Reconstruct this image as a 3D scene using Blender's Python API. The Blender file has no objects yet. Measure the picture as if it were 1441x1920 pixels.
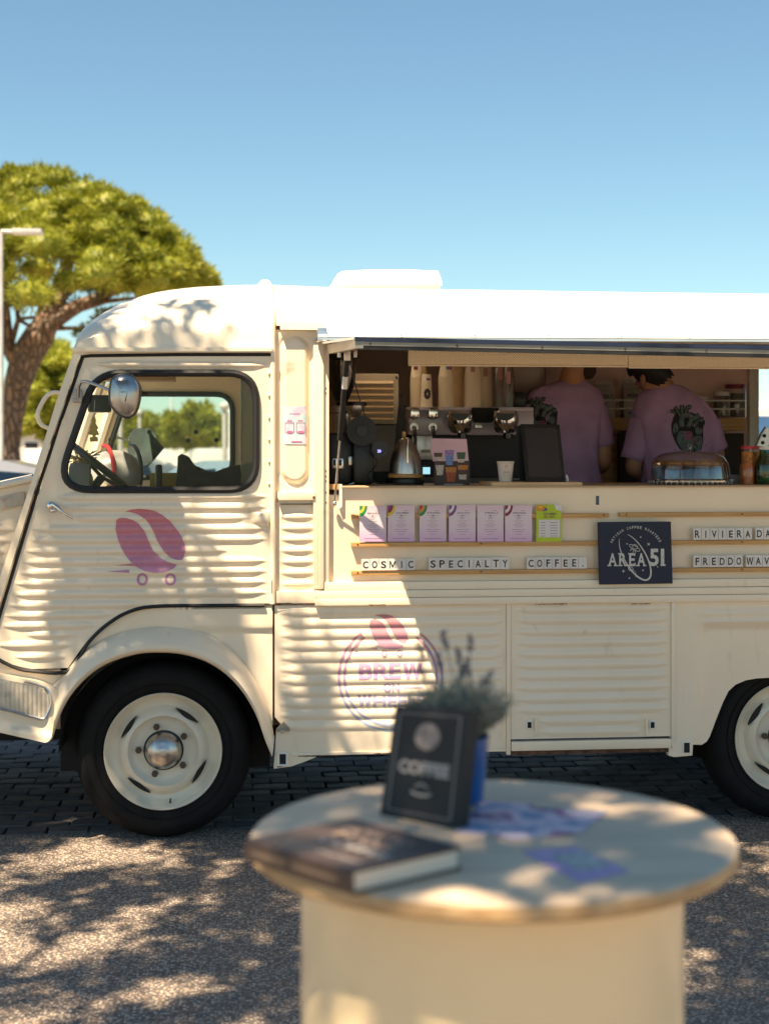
import bpy, bmesh, math, random
from mathutils import Vector, Matrix, noise
from mathutils.bvhtree import BVHTree
from mathutils.geometry import delaunay_2d_cdt
R = math.radians
PI = math.pi
rnd = random.Random(7)
sc = bpy.context.scene
COL = sc.collection

# ------------------------------------------------------------------ camera
YAW = R(5.8); HC = 1.479; DC = 5.77; FP = 2770.0
cam_d = bpy.data.cameras.new('camera'); cam = bpy.data.objects.new('camera', cam_d); COL.objects.link(cam)
cam.location = (0, -DC, HC); cam.rotation_euler = (R(90), 0, -YAW)
cam_d.sensor_width = 36; cam_d.lens = FP / 1920 * 36; cam_d.shift_y = -110 / 1920
cam_d.clip_start = .05; cam_d.clip_end = 3000
cam_d.dof.use_dof = True; cam_d.dof.focus_distance = 5.80; cam_d.dof.aperture_fstop = 3.0
sc.camera = cam
# ------------------------------------------------------------------ light
SUN = Vector((.85, 1.0, -2.6)).normalized()
el = math.asin(-SUN.z); az = math.atan2(-SUN.x, -SUN.y)      # azimuth from +Y towards +X
w = bpy.data.worlds.new('World'); sc.world = w; w.use_nodes = True
nt = w.node_tree; nt.nodes.clear()
sky = nt.nodes.new('ShaderNodeTexSky'); sky.sky_type = 'NISHITA'; sky.sun_disc = False
sky.sun_elevation = el; sky.sun_rotation = az; sky.air_density = 1.0; sky.dust_density = .1; sky.ozone_density = 1.0; sky.altitude = 0
bg = nt.nodes.new('ShaderNodeBackground'); bg.inputs[1].default_value = .071
out = nt.nodes.new('ShaderNodeOutputWorld')
tn = nt.nodes.new('ShaderNodeMix'); tn.data_type = 'RGBA'; tn.blend_type = 'MULTIPLY'; tn.inputs[0].default_value = 1
tn.inputs[7].default_value = (.67, .795, .755, 1)
nt.links.new(sky.outputs[0], tn.inputs[6]); nt.links.new(tn.outputs[2], bg.inputs[0]); nt.links.new(bg.outputs[0], out.inputs[0])
sl = bpy.data.lights.new('sun', 'SUN'); so = bpy.data.objects.new('sun', sl); COL.objects.link(so)
sl.energy = 5.0; sl.angle = R(.53); sl.color = (1.0, .80, .55)
so.rotation_euler = SUN.to_track_quat('-Z', 'Y').to_euler()
sc.view_settings.view_transform = 'Standard'; sc.view_settings.look = 'None'
sc.view_settings.gamma = 1; sc.view_settings.use_curve_mapping = False
sc.view_settings.exposure = 1.42
sc.cycles.max_bounces = 8; sc.cycles.transparent_max_bounces = 24; sc.cycles.caustics_reflective = False; sc.cycles.caustics_refractive = False
try: sc.cycles.use_denoising = True
except Exception: pass

# ------------------------------------------------------------------ pixel helpers (photo pixels of 1441x1920 to points of the place)
FW = Vector((math.sin(YAW), math.cos(YAW), 0)); RT = Vector((math.cos(YAW), -math.sin(YAW), 0)); C0 = Vector((0, -DC, HC))
def ray(px, py): return FW + RT * ((px - 720.5) / FP) + Vector((0, 0, (850 - py) / FP))
def P(px, py, y=0.0):
    d = ray(px, py); return C0 + d * ((y - C0.y) / d.y)
def PZ(px, py, z):
    d = ray(px, py); return C0 + d * ((z - C0.z) / d.z)
def W(px, py, t): return C0 + ray(px, py) * t
def V(px, py, y=0.0):
    p = P(px, py, y); return (p.x, p.z)
def proj(p):
    q = Vector(p) - C0; t = q.dot(FW); return (720.5 + FP * q.dot(RT) / t, 850 - FP * q.z / t)

# ------------------------------------------------------------------ materials
def new_mat(name):
    m = bpy.data.materials.new(name); m.use_nodes = True; n = m.node_tree; n.nodes.clear()
    o = n.nodes.new('ShaderNodeOutputMaterial'); b = n.nodes.new('ShaderNodeBsdfPrincipled'); n.links.new(b.outputs[0], o.inputs[0])
    return m, n, b
def nd(n, t, **k):
    x = n.nodes.new(t)
    for a, v in k.items():
        if a.startswith('i_'): x.inputs[int(a[2:])].default_value = v
        else: setattr(x, a, v)
    return x
def mixc(n, fac, a, b, bt='MIX'):
    m = n.nodes.new('ShaderNodeMix'); m.data_type = 'RGBA'; m.blend_type = bt
    for i, v in ((0, fac), (6, a), (7, b)):
        if hasattr(v, 'links') or isinstance(v, bpy.types.NodeSocket): n.links.new(v, m.inputs[i])
        else: m.inputs[i].default_value = v if i == 0 else (*v[:3], 1)
    return m.outputs[2]
def ramp(n, src, stops):
    r = n.nodes.new('ShaderNodeValToRGB'); n.links.new(src, r.inputs[0]); e = r.color_ramp.elements
    while len(e) < len(stops): e.new(.5)
    for i, (p, c) in enumerate(stops): e[i].position = p; e[i].color = (*c[:3], 1) if hasattr(c, '__len__') else (c, c, c, 1)
    return r.outputs[0]
def noise_t(n, scale, detail=4, stretch=None, obj=True):
    tc = n.nodes.new('ShaderNodeTexCoord'); t = n.nodes.new('ShaderNodeTexNoise'); t.inputs['Scale'].default_value = scale; t.inputs['Detail'].default_value = detail
    mp = n.nodes.new('ShaderNodeMapping'); n.links.new(tc.outputs['Object'], mp.inputs[0]); n.links.new(mp.outputs[0], t.inputs[0])
    if stretch: mp.inputs['Scale'].default_value = stretch
    return t.outputs[0]
def bump(n, b, h, s=.3, d=.01):
    u = n.nodes.new('ShaderNodeBump'); u.inputs['Strength'].default_value = s; u.inputs['Distance'].default_value = d
    n.links.new(h, u.inputs['Height']); n.links.new(u.outputs[0], b.inputs['Normal'])
def mat(name, col, rough=.5, metal=0, var=.12, scale=6, bmp=0, bscale=60, coat=0, stretch=None, sss=0, emit=0):
    m, n, b = new_mat(name)
    c2 = tuple(max(0, x * (1 - var * 2)) for x in col)
    f = noise_t(n, scale, 5, stretch)
    n.links.new(mixc(n, ramp(n, f, [(.35, 0), (.7, 1)]), col, c2), b.inputs['Base Color'])
    b.inputs['Roughness'].default_value = rough; b.inputs['Metallic'].default_value = metal; b.inputs['Coat Weight'].default_value = coat
    if bmp: bump(n, b, noise_t(n, bscale, 3, stretch), bmp, .004)
    if emit:
        b.inputs['Emission Color'].default_value = (*col, 1); b.inputs['Emission Strength'].default_value = emit
    return m
def paint_mat(name, col, dirt=.5):
    m, n, b = new_mat(name)
    f = noise_t(n, 2.2, 5); g = noise_t(n, 26, 6, (1, 1, .25)); h = noise_t(n, 7, 8)
    c = mixc(n, ramp(n, f, [(.3, 0), (.75, 1)]), col, tuple(x * y for x, y in zip(col, (.93, .91, .86))))
    c = mixc(n, ramp(n, g, [(.62, 0), (.80, .35 * dirt)]), c, (.36, .27, .17))
    c = mixc(n, ramp(n, h, [(.70, 0), (.78, .8 * dirt)]), c, (.26, .14, .07))
    n.links.new(c, b.inputs['Base Color'])
    b.inputs['Roughness'].default_value = .33; b.inputs['Coat Weight'].default_value = .35; b.inputs['Coat Roughness'].default_value = .12
    bump(n, b, noise_t(n, 9, 3), .12, .012)
    return m
def glass_mat(name, tint=(1, 1, 1), base=.05, edge=.5, rough=.02):
    m = bpy.data.materials.new(name); m.use_nodes = True; n = m.node_tree; n.nodes.clear()
    o = nd(n, 'ShaderNodeOutputMaterial'); mx = nd(n, 'ShaderNodeMixShader'); t = nd(n, 'ShaderNodeBsdfTransparent'); g = nd(n, 'ShaderNodeBsdfGlossy')
    t.inputs[0].default_value = (*tint, 1); g.inputs['Roughness'].default_value = rough
    lw = nd(n, 'ShaderNodeLayerWeight'); lw.inputs[0].default_value = .35
    mr = nd(n, 'ShaderNodeMapRange'); n.links.new(lw.outputs['Facing'], mr.inputs[0]); mr.inputs[3].default_value = base; mr.inputs[4].default_value = edge
    n.links.new(mr.outputs[0], mx.inputs[0]); n.links.new(t.outputs[0], mx.inputs[1]); n.links.new(g.outputs[0], mx.inputs[2]); n.links.new(mx.outputs[0], o.inputs[0])
    return m
def wood_mat(name, a, b_, scale=3, stretch=(1, 12, 12), rough=.5):
    m, n, b = new_mat(name)
    f = noise_t(n, scale, 8, stretch)
    n.links.new(mixc(n, ramp(n, f, [(.3, 0), (.68, 1)]), a, b_), b.inputs['Base Color'])
    b.inputs['Roughness'].default_value = rough; bump(n, b, f, .25, .004)
    return m
def grad_mat(name, z0, z1, stops, rough=.4):
    m, n, b = new_mat(name)
    tc = nd(n, 'ShaderNodeTexCoord'); s = nd(n, 'ShaderNodeSeparateXYZ'); n.links.new(tc.outputs['Object'], s.inputs[0])
    mr = nd(n, 'ShaderNodeMapRange'); n.links.new(s.outputs[2], mr.inputs[0]); mr.inputs[1].default_value = z0; mr.inputs[2].default_value = z1
    c = ramp(n, mr.outputs[0], stops)
    c = mixc(n, ramp(n, noise_t(n, 40, 6), [(.5, 0), (.8, .25)]), c, (.6, .5, .45))
    n.links.new(c, b.inputs['Base Color']); b.inputs['Roughness'].default_value = rough
    return m

CREAM = paint_mat('cream_paint', (.90, .77, .60), .7)
CREAM2 = paint_mat('cream_paint_clean', (.90, .79, .63), .25)
WHITE = mat('white_enamel', (.84, .81, .74), .35, var=.04, coat=.3)
BLACK = mat('black_rubber', (.012, .012, .013), .55, var=.1)
TYRE = mat('tyre_rubber', (.008, .008, .0085), .75, var=.25, scale=12, bmp=.3, bscale=90)
TYRE.node_tree.nodes['Principled BSDF'].inputs['Specular IOR Level'].default_value = .25
DARK = mat('dark_underbody', (.012, .011, .010), .8, var=.3)
BPLAST = mat('black_plastic', (.009, .009, .010), .4, var=.1)
CHROME = mat('chrome', (.78, .77, .75), .12, 1, var=.08)
STEEL = mat('brushed_steel', (.62, .58, .54), .32, 1, var=.15, stretch=(8, 8, .5))
ALU = mat('aluminium', (.74, .74, .76), .3, 1, var=.08)
MIRR = mat('mirror_back', (.42, .41, .40), .28, 1, var=.1)
NAVY = mat('navy_paint', (.012, .020, .055), .35, var=.1)
RUST = mat('rusty_steel', (.16, .075, .04), .85, var=.4, scale=30)
BROWN = mat('lug_brown', (.10, .065, .045), .55, .3, var=.2)
WOOD = wood_mat('pine_wood', (.62, .36, .13), (.46, .24, .08), 6, (1, 14, 14))
WOODL = wood_mat('light_plywood', (.66, .47, .26), (.52, .34, .17), 6, (1, 14, 14))
PINK = mat('pink_wall', (.88, .60, .54), .45, var=.1, scale=2)
GREYW = mat('grey_brown_wall', (.55, .45, .38), .6, var=.12, scale=2)
LILAC = mat('lilac_enamel', (.62, .50, .58), .3, var=.04, coat=.4)
SHIRT = mat('purple_cotton', (.45, .28, .47), .9, var=.12, scale=9, bmp=.5, bscale=70)
SKIN = mat('skin', (.52, .26, .14), .5, var=.08, scale=20)
SKIN2 = mat('skin_dark', (.40, .20, .115), .5, var=.08, scale=20)
HAIR = mat('black_hair', (.012, .009, .008), .6, var=.3, scale=90, bmp=.8, bscale=220)
BEIGE = mat('cup_paper', (.88, .74, .55), .7, var=.06)
PAPER = mat('white_paper', (.80, .77, .74), .7, var=.04)
CLEAR = glass_mat('clear_glass', (.97, .98, .98), .05, .65)
PANE = glass_mat('window_glass', (.90, .93, .92), .010, .30)
TINT = glass_mat('tinted_glass', (.12, .18, .22), .10, .6)
BLACKGLASS = mat('screen_glass', (.022, .024, .032), .08, var=.02, coat=.6)
TROUSERS = mat('dark_trousers', (.03, .03, .035), .9)

# ------------------------------------------------------------------ object helpers
def finish(me, smooth=True, ang=38):
    if smooth:
        me.polygons.foreach_set('use_smooth', [True] * len(me.polygons))
        me.set_sharp_from_angle(angle=R(ang))
def link(name, me, m=None, parent=None):
    o = bpy.data.objects.new(name, me); COL.objects.link(o)
    if m: me.materials.append(m)
    if parent:
        o.parent = parent
        if parent.type == 'EMPTY' and not parent.get('_local'): o.location = -Vector(parent.location)
    return o
def tag(o, label=None, cat=None, group=None, kind=None):
    for k, v in (('label', label), ('category', cat), ('group', group), ('kind', kind)):
        if v: o[k] = v
    return o
def thing(name, label, cat, loc=(0, 0, 0), group=None, local=False, rz=0):
    o = bpy.data.objects.new(name, None); COL.objects.link(o); o.location = loc; o.rotation_euler = (0, 0, rz); o.empty_display_size = .05
    if local: o['_local'] = 1
    return tag(o, label, cat, group)
class MB:
    def __init__(s): s.bm = bmesh.new()
    def box(s, c, d, rot=None, b=0, seg=2):
        g = bmesh.ops.create_cube(s.bm, size=1); vs = g['verts']
        bmesh.ops.scale(s.bm, verts=vs, vec=d)
        if b:
            es = {e for v in vs for e in v.link_edges}
            r = bmesh.ops.bevel(s.bm, geom=list(es), offset=b, segments=seg, affect='EDGES', profile=.6)
            vs = list({v for f in r['faces'] for v in f.verts} | {v for v in vs if v.is_valid})
            vs = [v for v in vs if v.is_valid]
        if rot is not None: bmesh.ops.rotate(s.bm, verts=vs, cent=(0, 0, 0), matrix=rot)
        bmesh.ops.translate(s.bm, verts=vs, vec=c); return s
    def bx(s, a, b_, b=0):
        a = Vector(a); c = Vector(b_); return s.box((a + c) / 2, [abs(x) for x in (c - a)], b=b)
    def cyl(s, p0, p1, r0, r1=None, n=16, caps=True):
        p0 = Vector(p0); p1 = Vector(p1); r1 = r0 if r1 is None else r1; d = p1 - p0
        q = d.to_track_quat('Z', 'Y').to_matrix()
        A = []; B = []
        for i in range(n):
            a = 2 * PI * i / n; e = q @ Vector((math.cos(a), math.sin(a), 0))
            A.append(s.bm.verts.new(p0 + e * r0)); B.append(s.bm.verts.new(p1 + e * r1))
        for i in range(n): s.bm.faces.new((A[i], A[(i + 1) % n], B[(i + 1) % n], B[i]))
        if caps: s.bm.faces.new(A[::-1]); s.bm.faces.new(B)
        return s
    def lathe(s, prof, c=(0, 0, 0), n=32, axis='Z', sx=1, sy=1):
        c = Vector(c); rings = []
        for r, z in prof:
            if r < 1e-5: rings.append([s.bm.verts.new(s._ax(0, 0, z, axis) + c)]); continue
            rings.append([s.bm.verts.new(s._ax(math.cos(2 * PI * i / n) * r * sx, math.sin(2 * PI * i / n) * r * sy, z, axis) + c) for i in range(n)])
        for a, b in zip(rings, rings[1:]):
            for i in range(n):
                j = (i + 1) % n
                if len(a) == 1 and len(b) == 1: continue
                if len(a) == 1: s.bm.faces.new((a[0], b[j], b[i]))
                elif len(b) == 1: s.bm.faces.new((a[i], a[j], b[0]))
                else: s.bm.faces.new((a[i], a[j], b[j], b[i]))
        return s
    def _ax(s, x, y, z, axis):
        return Vector((x, y, z)) if axis == 'Z' else Vector((x, z, -y)) if axis == 'Y' else Vector((z, x, y))
    def tube(s, pts, r, n=10, caps=True):
        pts = [Vector(p) for p in pts]; rs = r if hasattr(r, '__len__') else [r] * len(pts); rings = []
        up = Vector((0, 0, 1)); prev = None
        for i, p in enumerate(pts):
            d = (pts[min(i + 1, len(pts) - 1)] - pts[max(i - 1, 0)]).normalized()
            if prev is None:
                x = d.cross(up if abs(d.z) < .9 else Vector((1, 0, 0))).normalized()
            else:
                x = (prev - d * prev.dot(d)).normalized()
            prev = x; y = d.cross(x)
            rings.append([s.bm.verts.new(p + (x * math.cos(2 * PI * k / n) + y * math.sin(2 * PI * k / n)) * rs[i]) for k in range(n)])
        for a, b in zip(rings, rings[1:]):
            for k in range(n): s.bm.faces.new((a[k], a[(k + 1) % n], b[(k + 1) % n], b[k]))
        if caps: s.bm.faces.new(rings[0][::-1]); s.bm.faces.new(rings[-1])
        return s
    def loft(s, rings, closed=True, caps=True):
        rr = [[s.bm.verts.new(p) for p in r] for r in rings]
        for a, b in zip(rr, rr[1:]):
            m = len(a)
            for k in range(m if closed else m - 1): s.bm.faces.new((a[k], a[(k + 1) % m], b[(k + 1) % m], b[k]))
        if caps and closed: s.bm.faces.new(rr[0][::-1]); s.bm.faces.new(rr[-1])
        return s
    def prism(s, poly, y0, y1, bev=0):
        A = [s.bm.verts.new((x, y0, z)) for x, z in poly]; B = [s.bm.verts.new((x, y1, z)) for x, z in poly]; n = len(poly)
        fs = [s.bm.faces.new(A), s.bm.faces.new(B[::-1])]
        for i in range(n): fs.append(s.bm.faces.new((A[i], B[i], B[(i + 1) % n], A[(i + 1) % n])))
        if bev:
            es = list({e for e in fs[0].edges} | {e for e in fs[1].edges})
            bmesh.ops.bevel(s.bm, geom=es, offset=bev, segments=2, affect='EDGES')
        return s
    def quad(s, *ps): s.bm.faces.new([s.bm.verts.new(p) for p in ps]); return s
    def sphere(s, c, r, sc_=(1, 1, 1), u=16, v=10):
        bmesh.ops.create_uvsphere(s.bm, u_segments=u, v_segments=v, radius=r, matrix=Matrix.Translation(c) @ Matrix.Diagonal((*sc_, 1))); return s
    def build(s, name, m, parent=None, smooth=True, ang=38):
        bmesh.ops.recalc_face_normals(s.bm, faces=s.bm.faces)
        me = bpy.data.meshes.new(name); s.bm.to_mesh(me); s.bm.free(); finish(me, smooth, ang)
        return link(name, me, m, parent)
def rebase(o):
    me = o.data; n = len(me.vertices); xs = [v.co for v in me.vertices]
    c = Vector((sum(v.x for v in xs) / n, sum(v.y for v in xs) / n, min(v.z for v in xs)))
    me.transform(Matrix.Translation(-c)); o.location = c; return o
def roundrect(x0, z0, x1, z1, r, n=6):
    rs = r if hasattr(r, '__len__') else [r] * 4; p = []
    for (cx, cz, a0), q in zip(((x1 - rs[0], z1 - rs[0], 0), (x0 + rs[1], z1 - rs[1], 90), (x0 + rs[2], z0 + rs[2], 180), (x1 - rs[3], z0 + rs[3], 270)), rs):
        for i in range(n + 1):
            a = R(a0 + 90 * i / n); p.append((cx + q * math.cos(a), cz + q * math.sin(a)))
    return p
def roundpoly(pts, rs, n=7):
    o = []; m = len(pts)
    for i in range(m):
        p = Vector(pts[i]); a = (Vector(pts[i - 1]) - p).normalized(); b = (Vector(pts[(i + 1) % m]) - p).normalized(); r = rs[i]
        if r <= 0: o.append(tuple(p)); continue
        p0 = p + a * r; p1 = p + b * r
        for k in range(n + 1):
            t = k / n; o.append(tuple(p0 * (1 - t) ** 2 + p * 2 * t * (1 - t) + p1 * t * t))
    return o
def curve_pts(pts, n=6):
    """Catmull-Rom through the points."""
    o = []; q = [Vector(p) for p in pts]
    for i in range(len(q) - 1):
        a, b, c, d = q[max(i - 1, 0)], q[i], q[i + 1], q[min(i + 2, len(q) - 1)]
        for k in range(n):
            t = k / n; o.append(.5 * ((2 * b) + (c - a) * t + (2 * a - 5 * b + 4 * c - d) * t * t + (3 * b - 3 * c + d - a) * t ** 3))
    o.append(q[-1]); return o
def inside(pt, poly):
    x, y = pt; c = False; j = len(poly) - 1
    for i in range(len(poly)):
        xi, yi = poly[i]; xj, yj = poly[j]
        if (yi > y) != (yj > y) and x < (xj - xi) * (y - yi) / (yj - yi) + xi: c = not c
        j = i
    return c
def resample(poly, s):
    o = []
    for i in range(len(poly)):
        a = Vector(poly[i]); b = Vector(poly[(i + 1) % len(poly)]); k = max(1, int((b - a).length / s))
        for j in range(k): o.append(tuple(a.lerp(b, j / k)))
    return o
def ribfun(ribs, depth=.009):
    """Pressed ribs: (x0, x1, zc, half height)."""
    def f(x, z):
        g = 0
        for x0, x1, zc, h in ribs:
            if abs(z - zc) < h and x0 < x < x1:
                t = min(1, (x - x0) / .06, (x1 - x) / .06); hh = h * math.sqrt(max(t, 1e-4)) ; q = (z - zc) / hh
                if abs(q) < 1: g = max(g, depth * (1 - q * q) ** 1.15 * math.sqrt(t))
        return -g
    return f
def sheet(name, outline, holes=(), y=0.0, f=None, step=(.02, .02), m=CREAM, parent=None, flange=.02, sgn=-1, warp=.0012):
    """A pressed sheet in the XZ plane: outline and holes in metres, relief by f(x, z), turned-in edges."""
    outline = resample(outline, max(step) * 2); holes = [resample(h, max(step) * 2) for h in holes]
    pts = []; edges = []
    for lp in [outline, *holes]:
        s = len(pts); pts += lp; edges += [(s + i, s + (i + 1) % len(lp)) for i in range(len(lp))]
    xs = [p[0] for p in outline]; zs = [p[1] for p in outline]
    if f:
        z = min(zs) + step[1] * .5; row = 0
        while z < max(zs):
            x = min(xs) + step[0] * .5
            while x < max(xs):
                if inside((x, z), outline) and not any(inside((x, z), h) for h in holes): pts.append((x, z))
                x += step[0]
            z += step[1]; row += 1
    vs, es, fs, *_ = delaunay_2d_cdt([Vector(p) for p in pts], edges, [], 0, 1e-6)
    bm = bmesh.new()
    V_ = [bm.verts.new((v.x, y + (f(v.x, v.y) if f else 0) + warp * noise.noise((v.x * 3, v.y * 3, y * 9)), v.y)) for v in vs]
    for t in fs:
        c = sum((vs[i] for i in t), Vector((0, 0))) / len(t)
        if inside(c, outline) and not any(inside(c, h) for h in holes):
            try: bm.faces.new([V_[i] for i in t])
            except ValueError: pass
    loose = [v for v in bm.verts if not v.link_faces]; bmesh.ops.delete(bm, geom=loose, context='VERTS')
    bmesh.ops.recalc_face_normals(bm, faces=bm.faces)
    be = [e for e in bm.edges if e.is_boundary]
    if flange:
        r = bmesh.ops.extrude_edge_only(bm, edges=be); bmesh.ops.translate(bm, verts=[g for g in r['geom'] if isinstance(g, bmesh.types.BMVert)], vec=(0, -sgn * flange, 0))
        bmesh.ops.recalc_face_normals(bm, faces=bm.faces)
    me = bpy.data.meshes.new(name); bm.to_mesh(me); bm.free(); finish(me, True, 40)
    return link(name, me, m, parent)
# text -------------------------------------------------------------
_tc = {}
def text_bm(s, bold=0.0):
    """Flat text outline as (verts, faces), normalised to its own box; returns also the box."""
    k = (s, bold)
    if k not in _tc:
        cu = bpy.data.curves.new('t', 'FONT'); cu.body = s; cu.size = 1; cu.offset = bold; cu.resolution_u = 3; cu.fill_mode = 'FRONT'
        o = bpy.data.objects.new('t', cu); COL.objects.link(o); dg = bpy.context.evaluated_depsgraph_get(); dg.update()
        me = bpy.data.meshes.new_from_object(o.evaluated_get(dg))
        vs = [tuple(v.co) for v in me.vertices]; fs = [tuple(p.vertices) for p in me.polygons]
        bpy.data.objects.remove(o); bpy.data.curves.remove(cu); bpy.data.meshes.remove(me)
        _tc[k] = (vs, fs)
    vs, fs = _tc[k]
    x0 = min(v[0] for v in vs); x1 = max(v[0] for v in vs); y0 = min(v[1] for v in vs); y1 = max(v[1] for v in vs)
    return [((v[0] - x0) / (x1 - x0), (v[1] - y0) / (y1 - y0)) for v in vs], fs
def glyph(bm, ch, fn, t=.2):
    W_ = [(0, 1), (t, 1), (.27 + t * .2, .30), (.5 - t * .45, 1), (.5 + t * .45, 1), (.73 - t * .2, .30), (1 - t, 1), (1, 1), (.73 + t * .35, 0), (.73 - t * .40, 0), (.5, .72), (.27 + t * .40, 0), (.27 - t * .35, 0)]
    M_ = [(0, 0), (0, 1), (t * 1.25, 1), (.5, .36), (1 - t * 1.25, 1), (1, 1), (1, 0), (1 - t * .85, 0), (1 - t * .85, .72), (.5 + t * .42, .08), (.5 - t * .42, .08), (t * .85, .72), (t * .85, 0)]
    bm.faces.new([bm.verts.new(fn(*p)) for p in (W_ if ch == 'W' else M_)])
def text_on(bm, s, fn, bold=0.0):
    """Adds text to bm; fn(u, v) maps the 0..1 box to a point."""
    vs, fs = text_bm(s, bold); V_ = [bm.verts.new(fn(u, v)) for u, v in vs]
    for f_ in fs:
        try: bm.faces.new([V_[i] for i in f_])
        except ValueError: pass
def flat_text(name, s, x0, z0, x1, z1, y, m, parent, bold=0.0, th=.0006):
    bm = bmesh.new(); text_on(bm, s, lambda u, v: (x0 + (x1 - x0) * u, y, z0 + (z1 - z0) * v), bold)
    return bm_obj(bm, name, m, parent)
def bm_obj(bm, name, m, parent=None, smooth=False):
    me = bpy.data.meshes.new(name); bm.to_mesh(me); bm.free(); finish(me, smooth); return link(name, me, m, parent)
def stroke(bm, pts, wd, fn=lambda p: p):
    """A flat band along 2D points."""
    pts = [Vector(p) for p in pts]; L = []
    for i, p in enumerate(pts):
        d = (pts[min(i + 1, len(pts) - 1)] - pts[max(i - 1, 0)]).normalized(); nrm = Vector((-d.y, d.x)); ww = wd(i / (len(pts) - 1)) if callable(wd) else wd
        L.append((bm.verts.new(fn(p + nrm * ww / 2)), bm.verts.new(fn(p - nrm * ww / 2))))
    for a, b in zip(L, L[1:]): bm.faces.new((a[0], b[0], b[1], a[1]))
def slice_bm(bm, s, zmin, zmax):
    z = zmin
    while z < zmax:
        bmesh.ops.bisect_plane(bm, geom=bm.verts[:] + bm.edges[:] + bm.faces[:], plane_co=(0, 0, z), plane_no=(0, 0, 1)); z += s

# =================================================================== SETTING
m, n, b = new_mat('exposed_aggregate')
tc = nd(n, 'ShaderNodeTexCoord'); vo = nd(n, 'ShaderNodeTexVoronoi'); vo.inputs['Scale'].default_value = 105; n.links.new(tc.outputs['Object'], vo.inputs['Vector'])
se = nd(n, 'ShaderNodeSeparateColor'); n.links.new(vo.outputs['Color'], se.inputs[0])
pc = ramp(n, se.outputs[0], [(0, (.16, .13, .11)), (.35, (.33, .26, .21)), (.65, (.50, .40, .31)), (.9, (.68, .58, .48)), (1, (.42, .22, .12))])
gap = ramp(n, vo.outputs['Distance'], [(.35, 0), (.62, 1)])
pc = mixc(n, gap, pc, (.12, .10, .09))
pc = mixc(n, ramp(n, noise_t(n, 1.3, 6), [(.35, 0), (.7, .35)]), pc, (.20, .165, .14))
n.links.new(pc, b.inputs['Base Color']); b.inputs['Roughness'].default_value = .75
inv = nd(n, 'ShaderNodeMath', operation='SUBTRACT'); inv.inputs[0].default_value = 1; n.links.new(vo.outputs['Distance'], inv.inputs[1]); bump(n, b, inv.outputs[0], .9, .006)
AGG = m
ASPH = mat('pale_asphalt', (.46, .37, .27), .9, var=.15, scale=3, bmp=.4, bscale=150)
o = MB().bx((-400, -60, -.25), (400, 900, -.022)).build('ground', ASPH); tag(o, kind='structure')
o = MB().bx((-30, -30, -.018), (30, .125, 0)).build('pavement', AGG); tag(o, kind='structure')
STONE = [mat('paver_stone', c, .7, var=.25, scale=14, bmp=.6, bscale=70) for c in ((.10, .10, .11), (.13, .12, .12), (.085, .085, .095))]
road = MB().bx((-8, .127, -.018), (8, 6.0, -.012)).build('paved_road', mat('paving_joints', (.06, .05, .045), .95)); tag(road, kind='structure')
pm = []
for k in range(6):
    bm = MB(); rr = random.Random(k); bm.box((0, 0, -.004), (.1620 - rr.random() * .007, .111 - rr.random() * .005, .016), b=.005, seg=1)
    for v in bm.bm.verts: v.co += Vector([rr.uniform(-.002, .002) for _ in range(3)])
    o = bm.build('paver', STONE[k % 3]); pm.append(o.data); bpy.data.objects.remove(o)
spots = []
for row in range(50):
    y = .185 + row * .113
    for i in range(-50, 50):
        spots.append((i * .165 + (row % 2) * .08 + rnd.uniform(-.004, .004), y + rnd.uniform(-.003, .003)))
vis = []
for s_ in spots:
    px, py = proj((s_[0], s_[1], 0))
    if -40 < px < 1480 and 1405 < py < 1560: vis.append(((s_[1]) + (.0 if (px < 190 or 460 < px < 730 or 900 < px < 1370) else 9), s_))
vis = {s_ for _, s_ in sorted(vis)[:298]}
rest = bmesh.new(); tmpl = pm[0]
for s_ in spots:
    if s_ in vis:
        o = bpy.data.objects.new('paver', rnd.choice(pm)); COL.objects.link(o); o.parent = road; o.location = (s_[0], s_[1], rnd.uniform(-.004, .001)); o.rotation_euler = (rnd.uniform(-.015, .015), rnd.uniform(-.015, .015), rnd.uniform(-.03, .03))
    elif s_[1] < 3.2 and -3 < s_[0] < 4:
        h = rnd.uniform(-.003, .002); a = [rest.verts.new((s_[0] + dx, s_[1] + dy, z)) for z in (-.012, h) for dx, dy in ((-.077, -.052), (.077, -.052), (.077, .052), (-.077, .052))]
        rest.faces.new(a[4:]); [rest.faces.new((a[i], a[(i + 1) % 4], a[4 + (i + 1) % 4], a[4 + i])) for i in range(4)]
o = bm_obj(rest, 'paving', STONE[1], road); o['kind'] = 'stuff'

# =================================================================== VAN
van = thing('food_truck', 'cream vintage coffee truck with ribbed sides and open serving hatch', 'truck', (0, 0, 0))
vx = lambda px, py=1000, y=0: P(px, py, y).x
vz = lambda py, px=720, y=0: P(px, py, y).z
XE = 3.35; WID = 1.95
# --- cab door -----------------------------------------------------
door_px = [(156, 668), (508, 666), (508, 1131)] + [tuple(p) for p in curve_pts([(497, 1131), (290, 1134), (240, 1145), (198, 1169), (163, 1203), (128, 1252)], 4)] + [tuple(p) for p in curve_pts([(60, 1254), (25, 1246), (-12, 1228)], 3)] + [(-12, 1192)]
door_o = [V(*p) for p in door_px]
win_px = roundpoly([(175.6, 694), (486, 694), (486, 924), (96.6, 924)], [52, 60, 60, 78], 8)
win_c = Vector((300, 810))
def off_poly(poly, d):
    o = []; m = len(poly)
    for i in range(m):
        a = Vector(poly[i - 1]); b = Vector(poly[(i + 1) % m]); t = (b - a).normalized(); nrm = Vector((t.y, -t.x))
        p = Vector(poly[i]); q = p + nrm * d
        if (q - win_c).length < (p - win_c).length: q = p + nrm * d
        o.append(tuple(q))
    return o
inner = off_poly(win_px, -11)
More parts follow.
